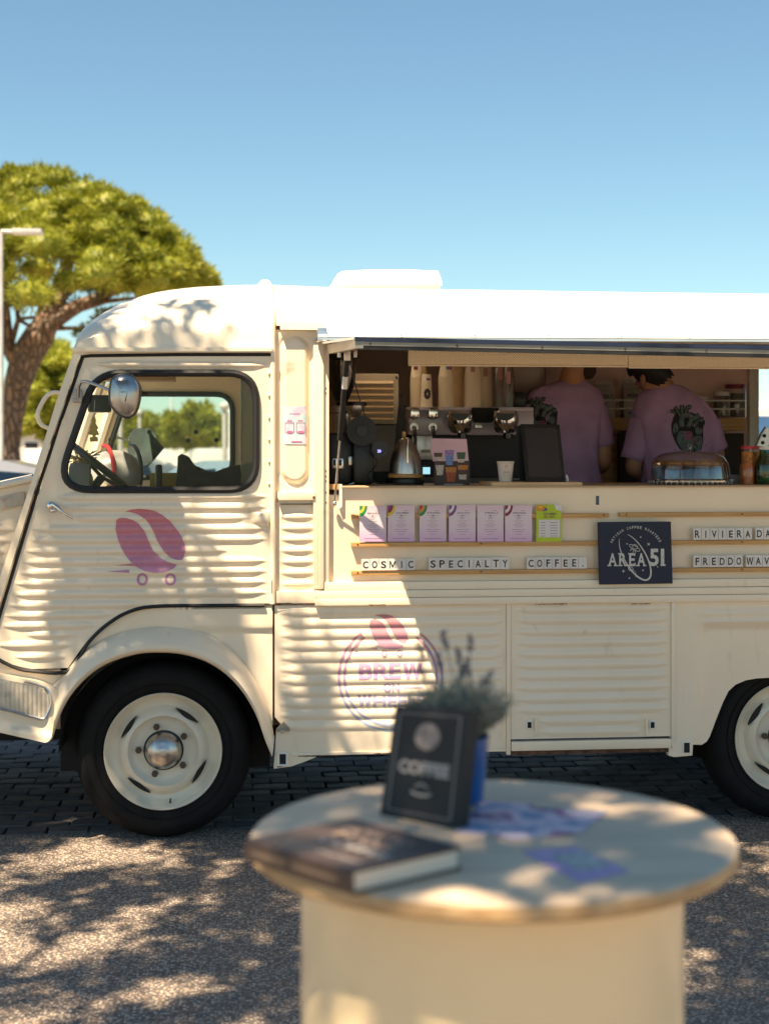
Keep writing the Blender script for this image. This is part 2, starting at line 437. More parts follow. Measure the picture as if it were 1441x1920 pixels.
if (Vector(inner[0]) - win_c).length > (Vector(win_px[0]) - win_c).length: inner = off_poly(win_px, 11)
lefts = [(110, 937), (120, 957), (135, 977), (67, 997), (60, 1017), (53, 1038), (47, 1058), (40, 1078), (33, 1098), (27, 1118), (20, 1138), (13, 1157), (6, 1176)]
dr = []
for i, (x, y) in enumerate(lefts):
    xr = 497 if i not in (2,) else 462
    if i == 5: xr = 425
    if y > 1125: xr = {1138: 262, 1157: 205, 1176: 180}[y]
    dr.append((vx(x, y), vx(xr, y), vz(y - 6, 300), 8.6 / 480))
dr += [(vx(53, 1196), vx(142, 1196), vz(1190, 100), 8.6 / 480), (vx(-2, 1214), vx(135, 1214), vz(1209, 60), 8.6 / 480), (vx(33, 1236), vx(125, 1236), vz(1231, 80), 8 / 480)]
dr += [(vx(182, 687), vx(500, 687), vz(684, 340), 6.5 / 480)]
rf = ribfun(dr, .0085)
def door_f(x, z):
    g = rf(x, z)
    # slanted soft swage ahead of the window
    px, py = proj((x, 0, z))
    if 740 < py < 925:
        c = 125 - (py - 740) * .19 ; q = (px - c) / 11; t = min(1, (925 - py) / 60, (py - 740) / 60)
        if abs(q) < 1: g -= .006 * (1 - q * q) * t
    # bulge at the rear edge
    q = ((px - 497) / 24) ** 2 + ((py - 972) / 16) ** 2
    if q < 1 and px < 505: g -= .02 * (1 - q) ** .7
    return g
door = sheet('cab_door', door_o, [[V(*p) for p in win_px]], -.004, door_f, (.022, .0034), parent=van, flange=.03)
def ring_tube(name, poly, w1, y0, y1, m, parent):
    """a band of rubber between two outlines"""
    b = MB(); n_ = len(poly); cx = sum(p[0] for p in poly) / n_; 
    pts = [P(*p, -.008) for p in poly]; r = w1 / 2
    pts.append(pts[0].copy()); pts.append(pts[1].copy())
    b.tube(pts, r, 8, caps=False); return b.build(name, m, parent)
mid = [((a[0] + b_[0]) / 2, (a[1] + b_[1]) / 2) for a, b_ in zip(win_px, inner)]
ring_tube('window_seal', mid, 13.5 / 480, 0, 0, BLACK, door)
b = MB(); b.prism([V(*p) for p in inner], .004, .008); b.build('window_pane', PANE, door, False)
b = MB(); b.cyl(P(453, 704, .012), P(453, 914, .012), .0035, n=6); b.bx((vx(453), .010, vz(914, 453)), (vx(476), .018, vz(704, 453))); b.build('window_divider', glass_mat('worn_glass', (.55, .48, .40), .04, .3), door)
for k in range(6):
    y_ = 700 + k * 41.4
    MB().sphere(P(505, y_, -.006), .0065, (1, 1.2, 1.3), 10, 6).build('rivet', CREAM, door)
sealp = [P(*p, -.006) for p in [(508, 664), (330, 664), (156, 667), (150, 684), (78, 894), (0, 1154), (-16, 1206)]]
MB().tube([P(x, y, -.004) for x, y in [(508, 665), (330, 665), (170, 667), (156, 669), (150, 685), (78, 897), (0, 1154), (-14, 1200)]], 3.4 / 480, 6).build('door_seal', BLACK, van)
MB().tube([P(p[0], p[1], -.004) for p in curve_pts([(-12, 1231), (25, 1250), (60, 1258), (130, 1258), (165, 1206), (200, 1172), (240, 1148), (290, 1137), (400, 1135.5), (496, 1135)], 5)], 3.8 / 480, 6).build('door_seal', BLACK, van)
# door handle
hb = MB(); hb.sphere(P(96, 948, -.05), .016, (1, .6, 1), 16, 10); hb.cyl(P(97, 950, -.003), P(97, 949, -.05), .013, .010, 14); hb.sphere(P(100, 957, -.02), .012)
h_ = hb.build('door_handle', CHROME, door)
MB().tube([P(x, y, yy) for x, y, yy in [(99, 945, -.055), (108, 951, -.066), (116, 960, -.068), (126, 966, -.06), (136, 971, -.045)]], [.008, .0075, .006, .006, .005], 10).build('lever', CHROME, h_)
# --- pillar and cab top ledge --------------------------------------
pil = [V(*p) for p in [(139, 661), (166, 661), (150, 668), (146, 684), (74, 893), (-5, 1152), (-60, 1330), (-92, 1330), (-40, 1220), (0, 1088), (60, 905), (112, 738)]]
b = MB(); b.prism(pil, -.022, .05, bev=.006); b.build('windscreen_pillar', CREAM, van)
b = MB(); b.prism([V(*p) for p in [(138, 652), (511, 652), (511, 661), (138, 661)]], -.028, .04, bev=.004); b.build('roof_gutter', CREAM, van)
MB().bx((vx(150), -.004, vz(668, 330)), (vx(512), .03, vz(659, 330))).build('door_lintel', CREAM, van)
# --- roofs ----------------------------------------------------------
def solve_h(X, zg, pexp):
    def sil(H, target=None):
        best = 1e9; bp = None
        for k in range(60):
            y = WID * k / 118; z = zg + H * (1 - (1 - y / (WID / 2)) ** pexp) ** (1 / pexp) if y < WID / 2 else zg + H
            px, py = proj((X, y, z))
            if py < best: best = py; bp = px
        return best, bp
    lo, hi = 0.0, .9
    for _ in range(30):
        mid_ = (lo + hi) / 2; s, px = sil(mid_)
        if s > top_line(px): lo = mid_
        else: hi = mid_
    return lo
def interp(tab, x):
    if x <= tab[0][0]: return tab[0][1]
    for (a, b_), (c, d) in zip(tab, tab[1:]):
        if x <= c: return b_ + (d - b_) * (x - a) / (c - a)
    return tab[-1][1]
TOP = [(140, 655), (147, 642), (155, 627), (168, 610), (185, 594), (205, 581), (235, 566), (265, 555), (300, 546.5), (330, 542), (370, 538), (420, 535.5), (470, 534), (512, 534), (560, 536), (625, 539), (740, 541), (850, 542.5), (1000, 545), (1200, 548), (1441, 551), (2200, 562)]
def top_line(px): return interp(TOP, px)
def roof(name, xs, zg_f, pexp=2.5, parent=van, yo=0.0, m=CREAM2):
    rings = []
    for X in xs:
        zg = zg_f(X); H = solve_h(X, zg, pexp); ring = []
        N = 34
        for k in range(N + 1):
            a = PI * k / N; y = WID / 2 * (1 - math.cos(a)); yy = abs(y - WID / 2) / (WID / 2)
            z = zg + H * max(0, 1 - yy ** pexp) ** (1 / pexp)
            ring.append((X, y + (yo if k == 0 else -yo if k == N else 0), z))
        rings.append(ring)
    b = MB(); b.loft(rings, closed=False, caps=False); return b.build(name, m, parent)
zcab = vz(654, 330)
xs = [vx(p, 640, .15) for p in (141, 143, 146, 150, 156, 163, 171, 180, 192, 205, 220, 240, 262, 286, 312, 340, 370, 400, 430, 460, 490, 511)]
roof('cab_roof', xs, lambda X: zcab)
zbody = vz(612, 720)
ROOFW = mat('white_roof_paint', (.83, .81, .76), .3, var=.04, coat=.3)
roof('body_roof', [vx(513, 640, .15) + i * .05 for i in range(4)] + [vx(513, 640, .15) + .2 + i * .15 for i in range(26)], lambda X: zbody, m=CREAM2)
VX0, VX1, VY0, VY1 = P(650, 530, .64).x, P(812, 530, .64).x, .67, 1.09  # unseen roof opening added under the vent to bring sun inside
bro = bpy.data.objects['body_roof']; bm = bmesh.new(); bm.from_mesh(bro.data)
for co_, no_ in (((VX0, 0, 0), (1, 0, 0)), ((VX1, 0, 0), (1, 0, 0)), ((0, VY0, 0), (0, 1, 0)), ((0, VY1, 0), (0, 1, 0))): bmesh.ops.bisect_plane(bm, geom=bm.verts[:] + bm.edges[:] + bm.faces[:], plane_co=co_, plane_no=no_)
bmesh.ops.delete(bm, geom=[f for f in bm.faces if VX0 < f.calc_center_median().x < VX1 and VY0 < f.calc_center_median().y < VY1], context='FACES')
bm.to_mesh(bro.data); bm.free()
# band between cab and body: follows the roof then runs down the side
X1 = vx(510, 640, .1); H = solve_h(X1, zbody, 2.5); pts = []
for k in range(35):
    a = PI * k / 34; y = WID / 2 * (1 - math.cos(a)); yy = abs(y - WID / 2) / (WID / 2)
    pts.append(Vector((X1, y, zbody + H * max(0, 1 - yy ** 2.5) ** .4)))
MB().tube([Vector((X1, -.004, vz(1132, 510)))] + pts + [Vector((X1, WID, vz(1132, 510)))], [.012] * 3 + [.009] * 2 + [.006] * (len(pts) - 4) + [.012], 10).build('body_seam', CREAM, van)
MB().sphere(Vector((vx(497, 530, .5), .5, zbody + H - .020)), .030, (1.0, 1, .9)).build('roof_marker', WHITE, van)
# --- pillar panel --------------------------------------------------
pan = [V(*p) for p in [(517, 618), (604, 618), (604, 1128), (517, 1128)]]
cx0, cx1, cz0, cz1 = vx(529), vx(577), vz(905, 553), vz(632, 553)
rb2 = ribfun([(vx(524), vx(594), vz(y, 560), 8.5 / 480) for y in (969, 990, 1011, 1032, 1053, 1074, 1095)], .008)
def pan_f(x, z):
    r = (cx1 - cx0) / 2; cx = (cx0 + cx1) / 2; zz = min(max(z, cz0 + r), cz1 - r); d = math.hypot(x - cx, z - zz) / r
    g = 0
    if d < 1.0: g = -.013 * min(1, (1 - d) * 4.5) ** .6
    elif d < 1.35: g = .005 * math.sin((d - 1) / .35 * PI)
    return g + rb2(x, z)
pl = sheet('pillar_panel', pan, (), .010, pan_f, (.006, .006), parent=van)
# sticker (its codes left out)
stk = bmesh.new(); x0, x1, z0, z1 = vx(531), vx(575), vz(833, 553), vz(762, 553)
N = 10
for j in range(N):
    for i in range(N):
        q = [(x0 + (x1 - x0) * (i + a) / N, z0 + (z1 - z0) * (j + c) / N) for a, c in ((0, 0), (1, 0), (1, 1), (0, 1))]
        stk.faces.new([stk.verts.new((x, .010 + pan_f(x, z) - .002, z)) for x, z in q])
bmesh.ops.remove_doubles(stk, verts=stk.verts, dist=1e-5)
m, n, bb = new_mat('sticker_print'); f = noise_t(n, 22, 2)
n.links.new(ramp(n, f, [(.35, (.45, .66, .75)), (.5, (.72, .66, .74)), (.62, (.62, .50, .66))]), bb.inputs['Base Color']); bb.inputs['Roughness'].default_value = .4
sk = tag(bm_obj(stk, 'sticker', m, None, True), 'pale blue and lilac sticker on the ribbed pillar beside the cab door', 'sticker')
st = bmesh.new()
def sq(bm, x0, z0, x1, z1, y): bm.faces.new([bm.verts.new(p) for p in ((x0, y, z0), (x1, y, z0), (x1, y, z1), (x0, y, z1))])
ys = .010 - .013 - .0035
for (a, c) in ((534, 551), (555, 572)):
    for e in ((a, 811, c, 810), (a, 793, c, 792), (a, 811, a + .8, 792), (c - .8, 811, c, 792)): sq(st, vx(e[0]), vz(e[1], 553), vx(e[2]), vz(e[3], 553), ys)
bm_obj(st, 'printed_frames', mat('print_maroon', (.25, .12, .2), .6), sk)
st = bmesh.new()
sq(st, vx(538), vz(812, 553), vx(548), vz(808, 553), ys - .0005); sq(st, vx(538), vz(789, 553), vx(547), vz(787.5, 553), ys)
sq(st, vx(558), vz(812, 553), vx(569), vz(808, 553), ys - .0005); sq(st, vx(558), vz(789, 553), vx(567), vz(787.5, 553), ys); sq(st, vx(543), vz(776, 553), vx(563), vz(775, 553), ys); sq(st, vx(546), vz(829, 553), vx(566), vz(827, 553), ys)
bm_obj(st, 'printed_marks', mat('print_pink', (.75, .15, .35), .6), sk)
MB().bx((vx(520), -.014, vz(938, 555)), (vx(591), .012, vz(922, 555)), .003).build('pillar_ledge', CREAM, van)
MB().bx((vx(526), .0, vz(946, 555)), (vx(588), .012, vz(944.5, 555))).build('rust_streak', RUST, van)
MB().bx((vx(518), -.010, vz(1131, 555)), (vx(606), .012, vz(1108, 555)), .003).build('pillar_ledge', CREAM, van)
# opening frame at left of hatch
MB().bx((vx(587), -.010, vz(1104, 600)), (vx(596), .014, vz(640, 600)), .003).build('frame_trim', CREAM, van)
MB().bx((vx(596), -.020, vz(1104, 600)), (vx(606.5), .014, vz(640, 600)), .003).build('frame_trim', CREAM, van)
b = MB(); b.bx((vx(605), -.008, vz(1092, 612)), (vx(616.5), .05, vz(640, 612)), .002); fr = b.build('hatch_jamb', CREAM2, van)
for y_ in (728, 737, 883, 893, 902, 923, 942): MB().cyl(P(611, y_, -.0095), P(611, y_, -.006), .0028, n=8).build('screw', BROWN, fr)
# gutter above the hatch
def zline(a, c, px): return a + (c - a) * (px - 520) / 921
b = MB(); b.loft([[(vx(px, 600), yy, vz(py + (px - 525) * .010, px)) for yy, py in ((.03, 592), (-.012, 594), (-.014, 604), (.03, 606))] for px in (538, 1000, 1441, 1980)]); b.build('roof_gutter', CREAM2, van)
b = MB(); b.loft([[(vx(px, 600), yy, vz(py + (px - 525) * .010, px)) for yy, py in ((.03, 604.5), (-.030, 604.5), (-.032, 619), (.03, 619))] for px in (525, 1000, 1441, 1980)]); b.build('roof_gutter', CREAM2, van)
# --- lower left ribbed panel ---------------------------------------
lp = [V(*p) for p in [(516, 1134), (947, 1134), (947, 1408), (547, 1414), (547, 1375), (520, 1340)]]
lp = [(x, z) for x, z in lp]
zb = vz(1412, 720); zt = vz(1133, 720)
xa, xb, xc, xd = vx(515, 1270), vx(948, 1270), vx(957, 1270), vx(1256, 1270)
lpr = [(vx(527, y), vx(941, y), vz(y - 5, 735) + 0.0, 9.3 / 472) for y in [1150 + 21.2 * k for k in range(11)]]
# keep ribs level in the truck's own frame
z_first = vz(1146, 735); pitch = 21.2 / 474.5
lpr = [(xa + .022, xb - .015, z_first - pitch * k, pitch * .46) for k in range(11)]
lf = ribfun(lpr, .0062)
def low_f(x, z): return lf(x, z)
lower = sheet('side_panel', [(xa, zt), (xb, zt), (xb, zb), (xa + .065, zb), (xa + .065, zb + .07), (xa, zb + .15)], (), .0, low_f, (.03, .0036), parent=van)
MB().bx((xa + .0655, -.010, zb - .002), (xb, .02, zb + .010), .003).build('sill_strip', CREAM, van)
MB().bx((xb + .001, -.010, zb - .016), (xc - .002, .02, zt + .004), .003).build('panel_post', CREAM, van)
# jack bracket front
b = MB(); b.prism([V(*p) for p in [(518, 1372), (530, 1352), (541, 1365), (552, 1392), (560, 1416), (593, 1419), (570, 1428), (545, 1437), (513, 1441), (516, 1400)]], -.006, .03, bev=.002); jb = b.build('jack_bracket', CREAM, van)
b = MB(); ho = [V(x, y, -.01) for x, y in ((522, 1412), (538, 1412), (538, 1435), (522, 1435))]
for i in range(4): b.cyl((ho[i][0], -.010, ho[i][1]), (ho[(i + 1) % 4][0], -.010, ho[(i + 1) % 4][1]), .0045, n=8)
b.build('socket_frame', WHITE, jb)
b = MB(); b.prism([V(x, y, -.008) for x, y in ((524, 1414), (536, 1414), (536, 1433), (524, 1433))], -.008, -.0065); b.build('socket_hole', DARK, jb)
b = MB(); b.prism([V(*p) for p in [(518, 1366), (531, 1352), (542, 1364), (536, 1367)]], -.016, 0, bev=.002); b.box(P(531, 1369, -.014), (.05, .02, .008), b=.002); b.cyl(P(529, 1372, -.012), P(529, 1372, -.03), .008, n=10); b.build('latch', mat('weathered_cream', (.50, .42, .32), .6, var=.3, scale=40), van)
# --- right ribbed hatch --------------------------------------------
zb2 = vz(1402, 1110); z_f2 = vz(1141, 1105); p2 = 20.9 / 469.5
hr = [(xc + .022, xd - .020, z_f2 - p2 * k, p2 * .45) for k in range(10)] + [(vx(1012, 1350), vx(1200, 1350), z_f2 - p2 * 10, p2 * .45), (vx(1012, 1350), vx(1200, 1350), z_f2 - p2 * 11, p2 * .42)]
hf = ribfun(hr, .007)
hatch = sheet('side_hatch', [(xc, zt), (xd, zt), (xd, z_f2 - p2 * 11.55), (xc, z_f2 - p2 * 11.55)], (), -.002, hf, (.03, .0036), parent=van)
zs = z_f2 - p2 * 11.55
MB().bx((xc, -.016, zs - .045), (xd, .02, zs - .008), .004).build('sill_strip', CREAM, van)
MB().bx((xc, -.006, zs - .062), (xd, .02, zs - .047)).build('rusty_sill', RUST, van)
for (a, px) in ((1003, 991), (1210, 1221)):
    b = MB(); b.bx((vx(a - 2, 1360), -.016, vz(1379, a)), (vx(a + 2, 1360), 0, vz(1346, a)), .002); b.build('hatch_bracket', CREAM, hatch)
    b = MB(); b.bx((vx(px - 6, 1360), -.011, vz(1367, px)), (vx(px + 6, 1360), .0, vz(1351, px)), .004)
    hh = b.build('latch_plate', WHITE, hatch)
    MB().bx((vx(px - 3.5, 1360), -.0125, vz(1364, px)), (vx(px + 3.5, 1360), -.011, vz(1353, px))).build('latch_hole', DARK, hatch)
MB().bx((xd + .001, -.012, zb - .012), (xd + .016, .02, zt + .004), .003).build('panel_post', CREAM, van)
# --- rear quarter ---------------------------------------------------
wxf = vx(306, 1406, .04); wr = .317; wxr = wxf + 2.53
xq = xd + .017
arch = [(1315, 1397), (1326, 1392), (1332, 1382), (1345, 1347), (1357, 1317), (1367, 1297), (1380, 1285), (1400, 1276.5), (1420, 1273), (1441, 1272)]
qo = [(xq, zt)] + [(XE, zt), (XE, vz(1395, 1300))] + [(wxr + (wxr - vx(px, py)), vz(py, px)) for px, py in arch] + [V(px, py) for px, py in arch[::-1]] + [(vx(1300, 1395), vz(1396, 1300)), (xq, vz(1396, 1290))]
qx = vx(1310, 1250); qz = vz(1168, 1350)
def q_f(x, z):
    d = min(x - qx, qz - z); t = min(1, max(0, d / .03)); g = .016 * (t * t * (3 - 2 * t)) * (1 if (x - qx) > 0 and (qz - z) > 0 else 0)
    rx, rz = qx + .05, qz - .05
    if x < rx and z > rz:
        dd = .05 - math.hypot(x - rx, z - rz); t = min(1, max(0, dd / .03)); g = .016 * t * t * (3 - 2 * t)
    px = (x - vx(1300, 1140)) ; 
    for zc in (vz(1133 + 14, 1350), vz(1133 + 30, 1350)):
        q = (z - zc + .006) / .012
        if abs(q) < 1 and x > vx(1300, 1140): g -= .006 * (1 - q * q) * min(1, (x - vx(1300, 1140)) / .05)
    return g
quarter = sheet('rear_quarter_panel', qo, (), -.001, q_f, (.02, .010), parent=van, flange=.03)
b = MB(); b.prism([V(*p) for p in [(1251, 1385), (1298, 1385), (1296, 1416), (1262, 1419), (1251, 1416)]], -.008, .03, bev=.002); jb = b.build('jack_bracket', CREAM, van)
b = MB(); b.bx((vx(1277, 1400), -.013, vz(1412, 1284)), (vx(1292, 1400), -.008, vz(1389, 1284)), .002); b.build('socket_frame', WHITE, jb)
MB().bx((vx(1279.5, 1400), -.0145, vz(1410, 1284)), (vx(1290, 1400), -.013, vz(1391.5, 1284))).build('socket_hole', DARK, jb)
# --- sills under the counter ---------------------------------------
za = vz(1089, 900); zc_ = vz(1104, 900); zd = vz(1132, 900)
MB().bx((vx(607), -.014, zc_), (XE, .03, za), .003).build('counter_sill', CREAM, van)
b = MB(); b.bx((vx(590), -.020, vz(1118, 900)), (XE, .03, zc_ - .001), .003); b.build('counter_sill', CREAM, van)
b = MB(); b.bx((vx(590), -.024, zd), (XE, .03, vz(1118.5, 900)), .004); b.build('counter_sill', CREAM, van)
MB().bx((vx(517), -.002, zt - .002), (XE, .02, zd - .0005)).build('sill_joint_strip', mat('tan_cream', (.52, .38, .24), .6, var=.3, scale=25), van)  # thin mottled tan strip between the counter sill and the side panels
# counter front panel
zcnt = vz(913, 900)
cp = [(vx(617), za), (XE, za), (XE, zcnt), (vx(640), zcnt), (vx(640), vz(951, 630)), (vx(617), vz(951, 630))]
front = sheet('counter_front', cp, (), .016, None, (.05, .05), m=paint_mat('counter_paint', (.89, .75, .57), .12), parent=van, flange=.02)
MB().bx((vx(640), -.004, vz(915, 640)), (XE, .60, zcnt + .004), .002).build('counter_top', mat('counter_board', (.50, .36, .22), .5, var=.1), van)
b = MB(); b.prism([V(636, 908), V(641, 908), V(641, 950), V(636, 954)], -.002, .03); b.build('counter_end', WHITE, van)
MB().bx((vx(617), .012, vz(918, 625)), (vx(637), .05, vz(908, 625))).build('wood_stop', WOOD, van)
# --- wheels ----------------------------------------------------------
def wheel(X, y0, name='wheel', side=-1):
    c = Vector((X, y0, wr))
    prof = [(.222, .012), (.232, .004), (.25, -.004), (.275, -.010), (.30, -.006), (.318, .010), (.331, .03), (.336, .06), (.336, .12), (.33, .15), (.31, .17), (.25, .175), (.2, .17)]
    w_ = MB().lathe([(r if r < .24 else r * 1.027, z) for r, z in prof], c, 96, 'Y').build('wheel', TYRE, van)
    # tread blocks and sidewall rings
    b = MB()
    for rr_, yy in ((.262, -.0085), (.298, -.0075)): b.lathe([(rr_ - .0015, yy + .003), (rr_ - .0005, yy - .0015), (rr_ + .001, yy - .0015), (rr_ + .002, yy + .003)], c, 96, 'Y')
    b.build('sidewall_ring', TYRE, w_)
    rim = MB().lathe([(.226, .006), (.229, -.002), (.226, -.006), (.221, -.002), (.214, .016), (.205, .032), (.190, .040), (.176, .040), (.168, .030), (.160, .020), (.150, .012), (.138, .010), (.130, .018), (.122, .026), (.108, .030), (.075, .030), (.0, .031)], c, 96, 'Y').build('rim', paint_mat('rim_paint', (.78, .70, .56), .8), w_)
    b = MB()
    for k in range(5):
        pass
    for a0 in (56, 145, 235, 328):
        b2 = MB(); N_ = 14; A_ = []; B_ = []
        for i in range(N_ + 1):
            a = R(a0 + (i / N_ - .5) * 36); t = math.sin(PI * i / N_)
            ro = .1725; ri = .1725 - .019 * t
            A_.append((c.x + math.cos(a) * ro, c.z + math.sin(a) * ro)); B_.append((c.x + math.cos(a) * ri, c.z + math.sin(a) * ri))
        ring_ = A_ + B_[::-1][1:-1]
        b2.prism(ring_, y0 + .0145, y0 + .03); b2.build('rim_slot', DARK, w_)
    for k in range(5):
        a = R(106 + 72 * k); p = c + Vector((math.cos(a) * .096, .024, math.sin(a) * .096))
        MB().cyl(p, p + Vector((0, -.016, 0)), .0135, .0125, 6).build('lug_nut', BROWN, w_)
    hub = MB().lathe([(.072, .032), (.071, .012), (.066, -.004), (.055, -.018), (.036, -.028), (.020, -.031), (.018, -.0325), (.010, -.033), (0, -.033)], c, 48, 'Y').build('hub_cap', STEEL, w_)
    MB().lathe([(.078, .031), (.078, .027), (.072, .026), (.070, .031)], c, 48, 'Y').build('hub_ring', BLACK, w_)
    MB().cyl(c + Vector((.025, .03, -.208)), c + Vector((.028, .002, -.185)), .004, .003, 8).build('valve', BROWN, w_)
    return w_
wheel(wxf, .045); wheel(wxr, .075)
for X in (wxf, wxr):
    MB().lathe([(.2, 1.74), (.25, 1.74), (.34, 1.76), (.345, 1.8), (.345, 1.86), (.32, 1.9), (.2, 1.9)], (X, 0, wr), 40, 'Y').build('wheel', TYRE, van)
    MB().cyl((X, .2, wr), (X, 1.8, wr), .04).build('axle', DARK, van)
# --- front fender -----------------------------------------------------
inn = curve_pts([(98, 1386), (118, 1330), (150, 1283), (195, 1246), (250, 1226), (300, 1221), (355, 1227), (405, 1248), (447, 1285), (478, 1335), (498, 1390), (510, 1418)], 5)
outr = curve_pts([(88, 1300), (112, 1275), (148, 1232), (190, 1203), (240, 1185), (305, 1177), (365, 1184), (415, 1205), (452, 1240), (482, 1285), (505, 1340), (514, 1385)], 5)
rings = []
for i, (a, c) in enumerate(zip(inn, outr)):
    t = i / (len(inn) - 1); g = .070 * min(1, .35 + math.sin(PI * min(1, t * 1.08)) * 1.1); pi_ = P(a.x, a.y, 0); po = P(c.x, c.y, 0); ring = []
    for q, yy in ((-.0, .03), (0.0, -.60), (.08, -.86), (.22, -1.0), (.42, -.90), (.62, -.66), (.82, -.36), (1.0, -.03), (1.04, .12)):
        y_ = .03 if yy == .03 else yy * g
        pl_ = pi_.lerp(po, q); k_ = (y_ + DC) / DC
        ring.append(Vector((pl_.x, y_, pl_.z)))
    rings.append(ring)
b = MB(); b.loft(rings, closed=False, caps=False); b.build('front_fender', CREAM, van, ang=60)
# panel around the fender and below the door
lowp = [(-60, 1225), (25, 1251), (60, 1259), (130, 1259), (165, 1207), (200, 1173), (240, 1149), (290, 1138), (511, 1136), (511, 1418)] + [(p.x, p.y) for p in inn[::-1]][1:] + [(92, 1389), (0, 1369), (-60, 1356)]
def cl_f(x, z):
    px, py = proj((x, 0, z)); g = 0
    if 290 < px < 512 and 1138 < py < 1183: g = -.010 * min(1, (1183 - py) / 4, (px - 290) / 60)
    return g
sheet('cab_lower_panel', [V(*p) for p in lowp], (), .012, cl_f, (.012, .010), parent=van)
# apron with ribbed insert
ap = roundpoly([(-70, 1243), (0, 1262), (78, 1276), (112, 1292), (99, 1383), (88, 1389), (0, 1369), (-70, 1355)], [0, 0, 14, 8, 6, 6, 0, 0], 5)
def ap_f(x, z):
    px, py = proj((x, 0, z)); return -.012 * max(0, min(1, (py - 1352 - (px) * .18) / 8)) - .010 * max(0, 1 - abs(px - 95) / 14)
sheet('front_apron', [V(*p) for p in ap], (), -.030, ap_f, (.012, .010), parent=van, flange=.05)
gp = roundpoly([(-70, 1256), (0, 1269), (62, 1281), (92, 1292), (97, 1322), (84, 1349), (0, 1327), (-70, 1309)], [0, 0, 16, 12, 10, 8, 0, 0], 5)
def gr_f(x, z):
    px, py = proj((x, 0, z)); return -.0035 * abs(math.sin(px * PI / 8.2)) 
gl = sheet('ribbed_insert', [V(*p) for p in gp], (), -.040, gr_f, (.0042, .012), m=mat('ribbed_metal', (.62, .56, .46), .4, .2, var=.2, scale=20), parent=van, flange=.01)
MB().tube([P(x, y, -.042) for x, y in gp + gp[:1]][2:], .0045, 6).build('insert_trim', ALU, van)
# nose ahead of the windscreen pillar
no = [V(*p, .12) for p in [(-300, 1010), (-60, 928), (0, 915), (66, 902), (40, 1010), (-5, 1170), (-40, 1300), (-300, 1330)]]
nr = ribfun([(vx(-200, 1000, .12), vx(x1, 1000, .12), vz(y, 0, .12), 9 / 470) for x1, y in ((26, 992), (20, 1013), (12, 1034), (6, 1055), (0, 1076))], .010)
sheet('nose_panel', no, (), .12, nr, (.02, .006), parent=van, flange=.03)
b = MB(); b.loft([[P(x, y, .10), P(x, y - 12, .16), P(x, y - 14, 1.0), P(x, y - 12, 1.7), P(x, y, 1.85)] for x, y in ((-320, 985), (-60, 930), (0, 916), (60, 903))], closed=False, caps=False)
b.build('bonnet', CREAM, van)
MB().tube([P(x, y, .10) for x, y in ((-60, 925), (0, 911), (64, 898))], .012, 8).build('bonnet_edge', CREAM, van)
m, n, bb = new_mat('badge_print'); n.links.new(ramp(n, noise_t(n, 45, 3), [(.4, (.55, .46, .34)), (.55, (.40, .42, .38)), (.62, (.62, .30, .14)), (.7, (.3, .45, .5))]), bb.inputs['Base Color'])
b = MB(); b.prism([V(*p, .11) for p in roundpoly([(-40, 944), (0, 932), (47, 921), (47, 946), (0, 956), (-40, 966)], [0, 0, 5, 5, 0, 0], 4)], .104, .112); b.build('nose_badge', m, van)
# grab handle ahead of pillar
MB().tube([P(p[0], p[1], .02) for p in curve_pts([(116, 737), (100, 736), (88, 743), (76, 762), (71, 780), (78, 796), (94, 804)], 5)], .0085, 10).build('grab_handle', CREAM, van)
# windscreen, far pillar and dashboard
ws = [P(100, 775, .05), P(150, 668, .05)]
def slant(pz):  # X of the windscreen plane at height z
    a = P(139, 661, 0); c = P(0, 1088, 0); return a.x + (c.x - a.x) * (a.z - pz) / (a.z - c.z)
zt_, zb_ = vz(668, 150), vz(915, 60)
b = MB(); b.loft([[Vector((slant(z) + .02, y, z)) for y in (.06, WID - .06)] for z in (zb_, zt_)], closed=False, caps=False); b.build('windscreen', PANE, van, False)
for y_ in (WID - .02, WID * .5):
    b = MB(); b.tube([Vector((slant(z) + .03, y_, z)) for z in (zb_ - .3, zb_, (zb_ + zt_) / 2, zt_)], .028, 8); b.build('windscreen_pillar', CREAM2, van)
MB().bx((slant(zb_) - .0, .04, zb_ - .03), (slant(zb_) + .22, WID - .04, zb_ - .01), .01).build('dashboard', CREAM2, van)
MB().bx((slant(zt_) + .02, .04, zt_ - .005), (slant(zt_) + .09, WID - .04, zt_ + .04)).build('windscreen_header', CREAM2, van)
# wood header inside cab and headlining
MB().bx((vx(185, 700, .5), .35, vz(716, 230, .5)), (vx(330, 700, .5), .5, vz(697, 230, .5))).build('cab_shelf', WOOD, van)
# far side wall with windows
def fx(px, py=800): return P(px, py, WID).x
def fz(py, px=300): return P(px, py, WID).z
farwin = roundpoly([(slant(fz(895)) + .09, fz(895)), (fx(436), fz(895)), (fx(436), fz(739)), (slant(fz(739)) + .09, fz(739))], [.06, .09, .09, .06], 6)
farserve = [(fx(1411), fz(905, 1411)), (XE - .3, fz(905, 1411)), (XE - .3, fz(690, 1411)), (fx(1411), fz(690, 1411))]
sheet('far_side_wall', [(-1.85, zb), (XE, zb), (XE, zbody + .06), (X1, zbody + .06), (X1, zcab), (slant(zcab), zcab)], [farwin, farserve], WID, None, (.06, .06), m=CREAM2, parent=van, flange=.02, sgn=1)
MB().tube([Vector((x, WID - .01, z)) for x, z in farwin + farwin[:2]], .014, 8, False).build('window_seal', BLACK, van)
b = MB(); b.prism(farwin, WID, WID + .004); b.build('window_pane', PANE, van, False)
